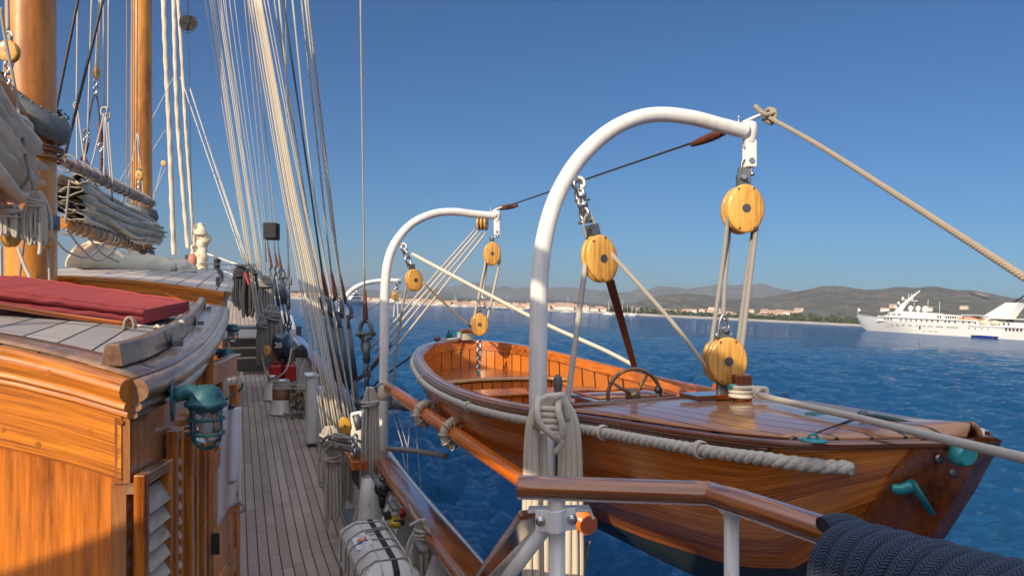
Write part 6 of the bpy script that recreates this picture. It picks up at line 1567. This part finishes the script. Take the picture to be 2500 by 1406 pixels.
# spreader-like dark bar with fenders and dark rope hanks at the foredeck rail
o = build(MB().tube([P(575, 647, 21), P(636, 650, 19.5)], .03, 8), 'pin_rail_bar', GALV); tag(o, 'dark pin rail bar behind the black rope hanks', 'bar')
hank(588, 648, 21, 38, 110, 12, .030, ROPEK, 'left black rope hank hanging on the foredeck rail', 21, 3, .7)
hank(612, 655, 20, 34, 120, 12, .030, ROPEK, 'right black rope hank with a red tag on the foredeck rail', 22, 3, .7)
o = build(MB().box(P(603, 680, 19.7), V((.9, 0, .3)).normalized(), V((0, 1, 0)), V((-.3, 0, .9)).normalized(), .05, .05, .34), 'red_tag', REDP); tag(o, 'short red tag between the black rope hanks', 'tag')
o = build(MB().tube([P(531, 632, 25.2), P(531, 660, 25.2)], [.18, .16], 10, flat=.6), 'dark_bag', BLACKC, bevel=.03); tag(o, 'dark cloth bag hanging on the foredeck rail left of the rope hanks', 'bag')
hank(650, 672, 17, 34, 125, 11, .022, ROPEG, 'tall grey rope hank hanging below the far halyards', 31, 3, .7)
hank(664, 745, 16.2, 42, 120, 13, .024, ROPEG, 'grey rope hank hanging beside the outboard engine', 32, 4, .7)
hank(640, 770, 16.0, 26, 130, 8, .020, ROPEG, 'narrow grey rope hank beside the deck steps', 33, 3, .7)
for i, (x0, y0, x1, y1) in enumerate(((612, 680, 640, 860), (616, 690, 645, 870), (622, 690, 652, 880), (636, 700, 655, 900))):
    rope('halyard_tail', [(x0, y0, 17.2), (x1, y1, 16.0)], .018, ROPEG, 'grey halyard tail running down to the deck beside the steps', 'rope', 'grey halyard tails beside the deck steps')
rope('deck_line', [(640, 870, 16), (648, 905, 15), (668, 925, 14.4), (700, 900, 14.6), (712, 850, 15.2)], .018, ROPEG, 'slack grey line looping on deck round the outboard engine foot', 'rope')

# ================================================================ RIGGING OF THE NEAR MAST
GN = 'cream halyards in the thick near sheaf'
for (x0, xm, ym, x1, y1, r) in ((606, 691, 480, 790, 1060, .0085), (613, 695, 480, 796, 1060, .009), (619, 702, 480, 806, 1060, .011), (622, 706, 480, 812, 1062, .009), (626, 711, 480, 820, 1062, .012), (630, 715, 480, 826, 1064, .010), (633, 720, 480, 832, 1050, .012), (636, 724, 480, 838, 1050, .009), (643, 738, 480, 846, 1045, .008), (652, 741, 480, 850, 1050, .007)):
    rope('halyard', [(x0, -8, 9.2), (lerp(x0, xm, .5), 236, 9.2), (xm, ym, 9.2), (lerp(xm, x1, .42), 700, 9.2), (x1, y1, 9.2)], r, ROPEC if r > .0095 else ROPEB, 'cream halyard in the thick near sheaf running down to the coils', 'halyard', GN)
for i, (x0, y0, x1, y1) in enumerate(((735, 480, 862, 1060), (768, 480, 872, 1090))):
    rope('halyard_tail', [(x0 - 55, -8, 9.4), (x0, y0, 9.4), (x1, y1, 9.3)], .012, ROPEB, ['slim pale line right of the thick near sheaf', 'slim pale line between the brown capped shrouds'][i], 'rope')
shroud(668, -8, 773, 664, 790, 728, 9.5, 9.6, 'leftmost near shroud with dark brown leather boot', .011, .034, WIRE, (846, 1050, 9.7))
shroud(690, -8, 786, 660, 799, 733, 9.7, 9.7, 'second near shroud, plain dark wire with leather boot', .013, .036, WIRED, (852, 1062, 9.7))
shroud(735, -8, 808, 661, 821, 732, 9.8, 9.8, 'third near shroud with brown leather boot and big shackle', .013, .036, WIRE, (868, 1085, 9.8))
shroud(750, -8, 828, 664, 843, 741, 10.0, 10.0, 'rightmost near shroud with brown leather boot', .014, .036, WIRE, (879, 1030, 10.0))
rope('halyard_tail', [(744, -8, 9.9), (801, 480, 9.9), (840, 760, 9.8), (874, 1075, 9.6)], .014, ROPEB, 'pale rope running beside the rightmost near shroud', 'rope')
shroud(880, -8, 890, 706, 893, 787, 9.0, 9.0, 'lone vertical backstay wire with long dark leather boot', .011, .036, WIRE, (896, 905, 9.0))
mb = MB(); c = P(893, 815, 9.0); mb.tube([c - TS * .10, c + TS * .10], .022, 12); mb.ball(c - TS * .09, .035); mb.ball(c + TS * .09, .035); ring(mb, P(893, 842, 9.0), UP, V((1, -.2, 0)).normalized(), .11, .055, .014)
o = build(mb, 'backstay_toggle', GALV); tag(o, 'heavy dark toggle bolt at the foot of the backstay', 'toggle')
o = build(MB().tube([P(894, 860, 9.0), P(896, 960, 9.0)], .028, 12), 'backstay_bar', GALV); tag(o, 'dark square bar under the backstay toggle', 'bar')
rope('halyard', [(700, 470, 10.5), (701, 560, 10.5), (706, 700, 10.5)], .008, ROPEB, 'thin line left of the sheaf against the sky', 'rope')
# sheer ropes to the sea side
rope('boom_guy', [(955, 838, 9.0), (905, 900, 9.6), (866, 932, 10.4)], .028, GALV, 'dark guy running low from the middle davit to the shroud feet', 'rope')
rope('boom_guy', [(1010, 865, 9.4), (930, 925, 9.6), (868, 985, 10)], .012, WIRED, 'thin dark guy below the first one', 'rope')
rope('boat_boom', [(870, 985, 9.5), (935, 985, 9.4), (998, 992, 9.0)], .06, GALV, 'dark round boat boom stub behind the middle davit', 'boom')

# lines over the sails on the left
for i, (x0, y0, x1, y1, d) in enumerate(((192, -8, 134, 280, 9.2), (254, -8, 156, 390, 9.4))):
    rope('topping_lift', [(x0, y0, d), (x1, y1, d)], .018, WIRED, ['left dark topping lift slanting behind the near mast', 'right dark topping lift slanting behind the near mast'][i], 'wire')
for i, (x0, x1, y1, d) in enumerate(((190, 187, 250, 10.5), (224, 214, 330, 10.8), (253, 254, 268, 11), (265, 264, 290, 11.2), (247, 237, 170, 10.9), (243, 233, 170, 10.9))):
    rope('lazy_jack', [(x0, -8, d), (x1, y1, d)], .013, ROPEB, 'thin pale line hanging down to the grey furled sail', 'rope', 'thin pale lazy jack lines above the grey furled sail')
for i, (x0, y0, x1, y1) in enumerate(((187, 250, 160, 390), (187, 256, 188, 400), (188, 256, 208, 410), (254, 280, 222, 410), (255, 285, 254, 440), (257, 285, 270, 440), (264, 300, 276, 450), (214, 330, 205, 395))):
    rope('lazy_jack_line', [(x0, y0, 10.8), (x1, y1, 10.6)], .011, ROPEB, 'lower leg of a lazy jack fanning out over the grey furled sail', 'rope', 'lower lazy jack legs over the grey furled sail')
mb = MB(); ring(mb, P(187, 258, 10.7), UP, V((1, 0, 0)), .045, .04, .014); o = build(mb, 'line_eye', ROPEB); tag(o, 'small white rope eye where the left lazy jack divides', 'rope eye')
mb = MB(); ring(mb, P(255, 272, 10.9), UP, V((1, 0, 0)), .06, .05, .016); ring(mb, P(262, 285, 10.9), UP, V((1, 0, .4)), .05, .04, .014); o = build(mb, 'line_eye', ROPEB); tag(o, 'knotted white rope eye where the right lazy jacks divide', 'rope eye')
block(236, 178, 10.9, .11, .20, 'small orange block edge-on hanging above the wire bridle', 1, nrm=V((1, -.15, 0)), th=.045, strap=False)
chain('shackle_chain', P(236, 194, 10.9), P(234, 232, 10.9), 4, .014, STEEL, 'small shackle chain under the edge-on block', wid=1.2)
rope('wire_bridle', [(213, 322, 10.9), (222, 262, 10.9), (233, 230, 10.9), (240, 262, 10.9), (245, 330, 10.9)], .012, WIRED, 'dark wire bridle arching over the grey furled sail', 'wire')
leather(214, 348, 10.9, 204, 380, 10.9, .035, 'left brown leather sleeve of the wire bridle'); leather(243, 300, 10.9, 247, 350, 10.9, .035, 'right brown leather sleeve of the wire bridle')
for i, (x0, y0, x1, y1) in enumerate(((204, 375, 192, 405), (204, 375, 217, 405), (248, 380, 246, 425), (248, 390, 262, 432), (247, 350, 249, 390))):
    rope('bridle_leg', [(x0, y0, 10.9), (x1, y1, 10.7)], .016, LEATH, 'brown leather covered leg of the wire bridle', 'wire', 'brown bridle legs')
chain('shackle_chain', P(212, 318, 10.9), P(211, 350, 10.9), 3, .016, STEEL, 'steel turnbuckle above the left bridle leather', wid=1.2); chain('shackle_chain', P(247, 352, 10.8), P(247, 372, 10.8), 2, .016, STEEL, 'steel shackle between the right bridle leathers', wid=1.2)
# block and tackle at the face of mast two
block(340, 428, 15.4, .16, .20, 'small wooden block hanging on the face of the second mast', 1, th=.05)
chain('shackle_chain', P(340, 444, 15.4), P(340, 462, 15.4), 3, .016, STEEL, 'short chain under the block on the second mast')
for i, (x0, y0, x1, y1) in enumerate(((335, 325, 322, 400), (335, 328, 341, 402), (338, 328, 352, 500))):
    rope('tackle_line', [(x0, y0, 15.5), (x1, y1, 15.4)], .012, ROPEB, 'thin tackle line fanning out on the face of the second mast', 'rope', 'tackle lines on the second mast')
# dark lashings round the grey sail and drooping lines
for i, pts in enumerate((((150, 395, 8.6), (225, 440, 10.5), (285, 545, 13), (282, 590, 13.6)), ((268, 425, 11.4), (282, 540, 12.6), (300, 480, 13.2)), ((340, 440, 14.6), (345, 520, 15), (352, 610, 15)), ((200, 430, 9.6), (262, 520, 12), (300, 596, 13.9)), ((305, 470, 12.8), (283, 545, 12.8)), ((170, 440, 8.6), (160, 545, 8.6)))):
    rope('sail_lashing', list(pts), .014, ROPEG, 'dark gasket crossing the grey furled sail', 'rope', 'dark gaskets across the grey furled sail')
for i, pts in enumerate((((134, 585, 8.3), (165, 615, 8.9), (215, 628, 9.8), (258, 592, 11)), ((162, 560, 8.6), (200, 608, 9.4), (242, 637, 10.2), (290, 600, 12)), ((216, 580, 10), (250, 620, 10.6), (290, 640, 11.4)))):
    rope('slack_line', list(pts), .014, ROPEG, ['slack grey line drooping from the near mast under the boom', 'longest slack grey line looping in front of the covered boat', 'thin slack line lying over the covered boat'][i], 'rope')
# mainsail lashings, big dangling coil of rope at the near mast, blocks
rope('sail_lashing', [(2, 20, 6.5), (12, 90, 6.5), (40, 235, 6.45), (62, 380, 6.4), (70, 430, 6.4), (40, 470, 6.4)], .014, ROPEG, 'dark grey line crossing the cream folds at the left edge', 'rope')
rope('sail_lashing', [(70, 420, 6.4), (95, 500, 6.4), (115, 560, 6.5)], .013, ROPEG, 'short dark line below the cream folds', 'rope')
hank(92, 468, 6.25, 62, 135, 12, .0115, ROPEB, 'tangled pale rope coil dangling under the near furled sail', 41, 3, .5)
hank(28, 500, 6.2, 50, 80, 8, .0115, ROPEB, 'smaller pale rope coil at the left edge under the near sail', 42, 3, .6)
rope('coil_tail', [(98, 545, 6.2), (99, 590, 6.2), (97, 622, 6.2)], .017, ROPEW, 'white rope end hanging below the tangled coil', 'rope')
block(26, 575, 6.3, .14, .20, 'orange wooden block hanging in front of the near mast at its left', 2, nrm=V((.9, -.5, 0)), th=.04)
block(113, 585, 6.6, .12, .16, 'yellow wooden block at the right side of the near mast', 2, nrm=V((.9, -.6, 0)), th=.035)
block(22, 127, 6.6, .175, .20, 'round wooden block high on the near mast with a line crossing it', 1, th=.04)
chain('shackle_chain', P(22, 150, 6.6), P(22, 210, 6.6), 4, .012, STEEL, 'hook and shackle under the round block on the near mast', wid=1.3)
rope('purchase_line', [(44, 605, 6.3), (60, 650, 6.2), (84, 700, 6.1)], .014, ROPEB, 'pale line slanting down across the near mast foot', 'rope')
rope('purchase_line', [(118, 600, 6.6), (122, 700, 6.6)], .011, ROPEB, 'vertical pale line at the right edge of the near mast foot', 'rope')
rope('purchase_line', [(2, 600, 6.3), (4, 700, 6.3)], .012, ROPEB, 'vertical pale line at the left image edge by the near mast', 'rope')
rope('mast_strap', [(62, 560, 7.05), (52, 640, 7.1), (44, 700, 7.1)], .012, TAN, 'tan strap slanting over the near mast foot', 'rope')
rope('purchase_line', [(18, -8, 6.6), (20, 75, 6.6)], .016, ROPEB, 'pale line holding the round block on the near mast', 'rope')
mb = MB(); ring(mb, P(22, 92, 6.6), UP, V((1, 0, 0)), .055, .03, .008); o = build(mb, 'steel_eye', STEEL); tag(o, 'teardrop steel eye above the round block on the near mast', 'eye')
for i, x in enumerate((8, -6)): rope('back_line', [(x + 4, 120, 8.2), (x - 6, 330, 8.2)], .010, ROPEB, 'thin line left of the near mast', 'rope', 'thin lines left of the near mast')
# little bits in front of mast two foot
for i, (x, y) in enumerate(((360, 622), (372, 632))): 
    o = build(MB().tube([P(x, y + 14, 14.5), P(x, y - 14, 14.5)], .03, 8), 'deck_bollard_pin', GALV); tag(o, ['left', 'right'][i] + ' small dark belaying pin at the foot of the second mast', 'belaying pin')

# ================================================================ THINGS ON THE SIDE DECK
def on_d(px, py):                # photo ray meets the side deck
    best = None
    for i in range(1400):
        d = 4 + 18 * i / 1399; p = P(px, py, d); s, t = st_of(p); e2 = abs(p.z - deck_z(s))
        if best is None or e2 < best[0]: best = (e2, p)
    return best[1]
def bollard(px, py, rpx, hpx, lab, cap=True):
    c = on_d(px, py); k = c.y / F_PX; R1 = rpx * k; H = hpx * k
    e = thing('deck_bollard', lab, 'bollard', c)
    build(MB().lathe(c, UP, [(R1, 0), (R1, .02), (R1 * .97, .03), (R1 * .72, H), (R1 * .70, H + .01)], 30), 'cone', WHITE, e)
    if cap: build(MB().lathe(c + UP * H, UP, [(R1 * .74, 0), (R1 * .76, .03), (R1 * .76, .18), (R1 * .70, .21)], 28), 'wood_drum', wood('drum_wood_' + str(px), (.10, .05, .02), (.30, .17, .08), 'T', .5, .2), e)
    build(MB().lathe(c + UP * (H + (.2 if cap else 0)), UP, [(R1 * .5, 0), (R1 * .45, .1), (R1 * .55, .14), (R1 * .5, .17)], 20), 'steel_head', STEEL, e)
    return e, c, k
b1e, b1c, b1k = bollard(687, 1010, 28, 36, 'near white conical winch base with brown wooden drum and rope turns')
b2e, b2c, b2k = bollard(664, 976, 22, 40, 'far white conical winch base behind the near one', False)
mb = MB()
for i in range(6): mb.tube([b1c + UP * (36 * b1k + .20 + .028 * i) + V((math.cos(a_), math.sin(a_), 0)) * (.155 - .004 * i) for a_ in np.linspace(0, 6.283, 18)[:-1]], .014, 7, closed=True)
o = build(mb, 'rope_turns', ROPEB); tag(o, 'turns of pale rope on top of the near winch drum', 'rope')
rope('winch_line', [(700, 949, b1c.y - .1), (758, 949, 12.6)], .010, ROPEW, 'taut white line from the winch drum to the white post', 'rope')
mb = MB(); rr = random.Random(17)
for i in range(26):
    pts = [];
    for j in range(9): x = rr.uniform(708, 752); y = rr.uniform(938, 1000); pts.append(P(x, y, 13.4 + rr.uniform(-.25, .3)))
    mb.tube(spline(pts, 5), .017, 6)
o = build(mb, 'rope_heap', TAN); tag(o, 'heap of tangled tan rope on deck beside the winch', 'rope heap')
rr = random.Random(19); mb = MB()
for i in range(3): pts = [P(690 + 14 * j + rr.uniform(-4, 4), 1008 + 4 * math.sin(j + i) + i * 2, 13.2) for j in range(5)]; mb.tube(spline(pts, 5), .014, 6)
o = build(mb, 'deck_tail', ROPEG); tag(o, 'grey rope tails lying along the waterway by the winch', 'rope')
# outboard engine on its bracket
oc = P(690, 840, 15.6); en = thing('outboard_engine', 'dark outboard engine marked 20 clamped to a wooden pad on the bulwark', 'outboard engine', oc)
rows = []
for i, (z, w_, dd, y0) in enumerate(((-.24, .10, .16, 0), (-.22, .15, .22, 0), (-.12, .185, .27, 0), (0, .19, .29, 0), (.12, .18, .28, .01), (.20, .15, .24, .02), (.23, .08, .15, .03))):
    r = []
    for k in range(25):
        a_ = 2 * math.pi * k / 24; cx, sy = math.cos(a_), math.sin(a_); f = (abs(cx) ** 3.2 + abs(sy) ** 3.2) ** (-1 / 3.2)
        r.append(oc + V((cx * f * w_, sy * f * dd - y0, z)))
    rows.append(r)
mb = MB(); mb.grid(rows, flip=False); mb.face([len(mb.v) - 25 + k for k in range(24)]); build(mb, 'cowl', NAVYP, en)
build(MB().lathe(oc - UP * .25, UP, [(.135, -.02), (.145, .0), (.145, .03), (.12, .05)], 20, sy=1.3), 'cowl_band', BLACK, en)
build(MB().tube([oc - UP * .22, oc - UP * .5, oc - UP * .8], [.12, .075, .055], 12, flat=1.3, up=V((0, 1, 0))).box(oc - UP * .86, V((1, 0, 0)), V((0, 1, 0)), UP, .05, .22, .16).tube([oc - UP * .9 - V((0, .16, 0)), oc - UP * .9 + V((0, .12, 0))], [.03, .045], 10), 'lower_leg', BLACK, en)
def text(s_, loc, size, mat, par, nm, rot=None, ext=.002):
    cu = bpy.data.curves.new(nm, 'FONT'); cu.body = s_; cu.size = size; cu.extrude = ext; cu.align_x = 'CENTER'; cu.align_y = 'CENTER'; cu.offset = size * .02
    t = bpy.data.objects.new(nm + '_tmp', cu); COL.objects.link(t); bpy.context.view_layer.update()
    me = bpy.data.meshes.new_from_object(t.evaluated_get(bpy.context.evaluated_depsgraph_get())); bpy.data.objects.remove(t)
    M = Matrix.Translation(loc) @ (rot or Matrix.Rotation(math.pi / 2, 4, 'X')); me.transform(M); me.materials.clear(); me.materials.append(mat)
    o = bpy.data.objects.new(nm, me); COL.objects.link(o); o.parent = par
    if par.type == 'EMPTY': o.matrix_parent_inverse = Matrix.Translation(-par.location)
    return o
text('20', oc + V((0, -.294, -.01)), .15, WHITE, en, 'number')
o = build(MB().box(P(690, 868, 15.9), TS, FW, UP, .55, .06, .26), 'engine_pad', wood('pad_wood', (.16, .09, .04), (.32, .2, .1), 'T', .6, .1), bevel=.01); tag(o, 'brown wooden pad board behind the outboard engine', 'board')
for i, (x, lab) in enumerate(((673, 'left red fuel can standing behind the white winches'), (708, 'right red fuel can standing behind the white winches'))):
    c = P(x, 910, 15.2); e = thing('fuel_can', lab, 'fuel can', c)
    build(MB().box(c, TS, FW, UP, .23, .30, .34), 'body', REDP, e, bevel=.035); build(MB().tube([c + UP * .17, c + UP * .21], .035, 12), 'cap', BLACK, e); build(MB().tube(spline([c + UP * .17 - TS * .07, c + UP * .22 - TS * .03, c + UP * .22 + TS * .05, c + UP * .17 + TS * .09], 4), .014, 8), 'handle', REDP, e)
block(652, 855, 15.2, .14, .22, 'small brown block lying low beside the deck steps', 1, th=.05)
# life raft canister by the bulwark
lrb = P(945, 1262, 6.55); lr = thing('life_raft_case', 'white life raft case lashed with grey cords beside the bulwark', 'life raft', V((lrb.x, lrb.y, -2.55)))
s_, t_ = 6.15, 1.07
LX0, LX1, LY0, LY1, LT = .84, 1.27, 5.30, 6.60, -1.905
def rrect(s0, s1, t0, t1, z, rad_, n_=5):
    pts = []
    for (cs, ct, a0) in ((s1 - rad_, t1 - rad_, 0), (s0 + rad_, t1 - rad_, 90), (s0 + rad_, t0 + rad_, 180), (s1 - rad_, t0 + rad_, 270)):
        for i in range(n_ + 1): a_ = R_(a0 + 90 * i / n_); pts.append(ST(cs + rad_ * math.cos(a_), ct + rad_ * math.sin(a_), z))
    return pts
def raft_shell(z_list, nm, mat):
    rows = []
    for (z, ins, rad_) in z_list: r = rrect(LY0 + ins, LY1 - ins, LX0 + ins, LX1 - ins, z, rad_); rows.append(r + [r[0]])
    mb = MB(); mb.grid(rows); m_ = len(rows[0]); mb.face([len(mb.v) - m_ + k for k in range(m_ - 1)]); return build(mb, nm, mat, lr)
raft_shell([(-2.58, .03, .03), (-2.5, .0, .035), (-2.24, .0, .035), (-2.235, -.012, .035), (-2.215, -.012, .035), (-2.21, .0, .035), (-2.00, .0, .035), (-1.985, .008, .035), (-1.915, .095, .03), (LT, .115, .03)], 'case', GREYR)
def over(s, off=.006, tt=0, r=.006, mat=ROPEG, nm='cord'):
    q = [ST(s, LX0 - off, -2.56), ST(s, LX0 - off, -2.02), ST(s + tt * .1, LX0 + .02, -1.95), ST(s + tt * .3, LX0 + .11, LT + off), ST(s + tt, LX1 - .11, LT + off), ST(s + tt, LX1 - .02, -1.95), ST(s + tt, LX1 + off, -2.03), ST(s + tt, LX1 + off, -2.5)]
    return build(MB().tube(q, r, 7), nm, mat, lr)
for s, tt in ((5.42, 0), (5.62, .1), (5.95, -.05), (6.12, .12), (6.40, 0)): over(s, .007, tt)
def strap_(t0, w_, mat, nm):
    pts = [ST(LY0 - .004, t0, -2.56), ST(LY0 - .004, t0, -2.03), ST(LY0 + .02, t0, -1.95), ST(LY0 + .11, t0, LT + .004), ST(LY1 - .11, t0, LT + .004), ST(LY1 - .02, t0, -1.95)]
    rows = [[p - TS * w_ / 2, p + TS * w_ / 2] for p in pts]; return build(MB().grid(rows, sm=False), nm, mat, lr, solid=.004)
strap_(1.09, .045, BLACKC, 'black_strap')
for t0 in (.99, 1.20): strap_(t0, .012, plain('case_rib_' + str(t0), (.5, .47, .42), .4), 'case_rib')
lb = ST(5.95, .86, LT - .010); build(MB().box(ST(5.98, .945, LT - .012) , FW, (TS * .9 + UP * .35).normalized(), (UP * .9 - TS * .35).normalized(), .30, .13, .004), 'label', plain('label_white', (.75, .78, .82), .5), lr)
build(MB().box(ST(6.0, .945, LT - .007), FW, (TS * .9 + UP * .35).normalized(), (UP * .9 - TS * .35).normalized(), .05, .075, .004), 'orange_mark', plain('label_orange', (.75, .16, .04), .5), lr); build(MB().box(ST(5.945, .945, LT - .007), FW, (TS * .9 + UP * .35).normalized(), (UP * .9 - TS * .35).normalized(), .05, .075, .004), 'blue_mark', plain('label_blue', (.02, .08, .5), .5), lr)
# hydrostatic release and its clips
hc = P(964, 1276, 6.3); mb = MB().lathe(hc, V((.3, -.5, 1)), [(.05, -.015), (.06, 0), (.06, .03), (.04, .045)], 16); o = build(mb, 'release_unit', plain('yellow_black_unit', (.45, .32, .02), .5, ns=30, var=.6)); tag(o, 'yellow and black release unit tied between raft case and bulwark', 'release unit')
mb = MB().box(hc + V((-.06, -.02, .07)), V((1, 0, .3)).normalized(), V((0, 1, 0)), V((-.3, 0, 1)).normalized(), .06, .04, .07); mb.box(hc + V((.03, -.01, .01)), TS, FW, UP, .10, .06, .05); o = build(mb, 'release_clip', BLACK, bevel=.008); tag(o, 'black clips on the release unit over the raft case', 'clip')
rope('release_line', [(964, 1270, 6.3), (985, 1240, 6.5), (996, 1228, 6.6)], .010, ROPEG, 'short line from the release unit up to the bulwark', 'rope')
o = build(MB().tube([P(979, 1248, 6.45), P(984, 1258, 6.4)], .03, 8), 'red_seizing', REDP); tag(o, 'small red seizing above the release unit', 'seizing')
for i, (x1, y1) in enumerate(((900, 1310), (893, 1300))): rope('raft_cord', [(956, 1282, 6.3), (x1, y1, 6.0)], .008, ROPEG, 'cord running from the release unit across the raft case', 'rope', 'cords across the raft case')
# caged deck lamp on the bulwark post
lm = P(933, 1192, 7.25); e = thing('deck_lamp', 'round dark caged deck lamp hanging on the white davit post', 'lamp', lm)
build(MB().ball(lm, .068, UP, n=18, m=10, sz=1.05), 'globe', plain('smoked_glass', (.05, .06, .055), .12, 0, .5, .3, 20), e)
mb = MB()
for a0 in range(4): ax_ = V((math.cos(a0 * .785), math.sin(a0 * .785), 0)); ring(mb, lm, ax_, UP, .074, .08, .005)
ring(mb, lm, V((1, 0, 0)), V((0, 1, 0)), .074, .074, .006); ring(mb, lm + UP * .10, V((1, 0, 0)), UP, .022, .022, .006, 10); build(mb, 'cage', BLACK, e)
build(MB().tube([lm - UP * .07, lm - UP * .13, lm - UP * .19], [.04, .035, .022], 12), 'lamp_neck', BLACK, e); build(MB().tube(spline([lm - UP * .19, lm - UP * .30 + TS * .01, lm - UP * .42 + TS * .04], 5), .007, 7), 'cable', BLACK, e)
# coil of rope knotted on the bulwark
hank(1030, 1268, 5.55, 64, 150, 7, .0135, ROPEB, 'knotted grey rope coil hanging from the bulwark cap above the sloping rail', 51, 3, .35)
rope('coil_tail', [(1030, 1268, 5.5), (1012, 1276, 5.5), (1000, 1282, 5.5)], .013, ROPEB, 'short free end of the knotted grey coil', 'rope')
rope('bulwark_strap', [(998, 1230, 6.2), (1015, 1262, 5.7), (1052, 1302, 5.4)], .011, TAN, 'tan line along the inside of the bulwark cap', 'rope')
# wooden pin rail bracket with chain, rope coils piled in front of the bulwark
pr = thing('pin_rail', 'varnished wooden pin rail shelf between the rope coils', 'pin rail', P(860, 1120, 8.0)); c = P(868, 1122, 7.9)
build(MB().box(c, FW, TS, UP, .62, .17, .09), 'shelf', MAHOG, pr, bevel=.008)
for i in range(4): build(MB().lathe(c + FW * (-.2 + .13 * i) + UP * .04, UP, [(.012, -.3), (.012, 0), (.02, .02), (.022, .09), (.01, .14)], 12), 'belaying_pin', GALV, pr)
chain('shackle_chain', P(868, 1062, 7.75), P(862, 1110, 7.7), 4, .012, STEEL, 'bright shackle chain hanging in front of the wooden pin rail', wid=1.3)
for i, (x, y, w_, h_, n_, d, lab) in enumerate(((806, 1040, 50, 170, 8, 8.8, 'leftmost big grey rope coil piled on the side deck pins'), (838, 1062, 46, 175, 8, 8.3, 'second big grey rope coil left of the wooden pin rail'), (812, 1085, 38, 215, 6, 8.0, 'long grey rope coil reaching lowest over the deck edge'), (904, 945, 40, 260, 9, 8.05, 'tall grey rope coil hanging against the middle davit'))):
    hank(x, y, d, w_, h_, n_, .0140, ROPEB, lab, 60 + i, 2, .75)
mb = MB(); rr = random.Random(71)
for i in range(9):
    c_ = P(838 + rr.uniform(-22, 20), 1062 + i * 4.0, 7.95 - rr.uniform(0, .15)); mb.tube(spline([c_ + V((-.13, .05, -.05)), c_ + V((-.06, -.02, .012)), c_ + V((.04, -.03, .0)), c_ + V((.13, .04, -.04))], 4), .0155, 7)
o = build(mb, 'coil_turns', ROPEG); tag(o, 'criss-cross gathering turns over the grey rope coils', 'rope')
rope('coil_tail', [(905, 1190, 8.0), (910, 1215, 7.8), (900, 1235, 7.6)], .016, ROPEG, 'frayed rope tail under the tall coil by the middle davit', 'rope')
block(843, 1038, 8.3, .135, .20, 'mustard yellow block hanging among the grey rope coils', 1, UP + TS * -.3, nrm=FW * -1 + TS * -.25, th=.05, shell=plain('mustard_shell', (.52, .29, .03), .45))
block(796, 982, 10.6, .115, .19, 'brown orange block beside the white locker post', 1, UP + TS * -.2, nrm=FW * -1 + TS * -.25, th=.05)
block(921, 985, 8.75, .20, .26, 'wooden block half hidden behind the middle davit tube', 1, nrm=FW * -1, th=.05)
o = build(MB().prism([P(856, 1008, 8.9), P(884, 1002, 8.9), P(892, 1040, 8.9), P(886, 1080, 8.9), P(858, 1085, 8.9)], FW * .05), 'chain_plate_cheek', WHITE, bevel=.02); tag(o, 'white rounded steel cheek plate at the foot of the shrouds', 'plate')
o = build(MB().tube([P(868, 1012, 8.8), P(878, 1048, 8.8)], .045, 12), 'deadeye', GALV); tag(o, 'dark round shroud fitting before the white cheek plate', 'fitting')
o = build(MB().ball(P(826, 889, 10.8), .05, sz=1.4), 'orange_float', plain('orange_float', (.8, .10, .02), .4)); tag(o, 'small orange float seen between the shroud turnbuckles', 'float')
c = on_d(708, 1018)
for i, (x, y) in enumerate(((706, 1022), (726, 1023))):
    c = on_d(x, y); mb = MB(); mb.lathe(c, UP, [(.05, .0), (.05, .012), (.02, .02)], 14); ring(mb, c + UP * .03, V((1, 0, 0)), UP, .03, .03, .008, 10); o = build(mb, 'deck_ring', STEEL); tag(o, ['left', 'right'][i] + ' small steel ring bolt on the deck planks near the winch', 'ring bolt')
# dark wire reel and stacked gear along the far bulwark
canvas_heap(P(735, 872, 14.4), .12, .12, .22, 'small dark gear bundle hanging inside the bulwark beyond the fuel cans', BLACKC, 3)

# ================================================================ TURN THE SHIP INTO ITS ROLL
for o in SHIP:
    o.matrix_world = RS @ (Matrix.Translation(o.location) if o.type == 'EMPTY' else Matrix.Identity(4))
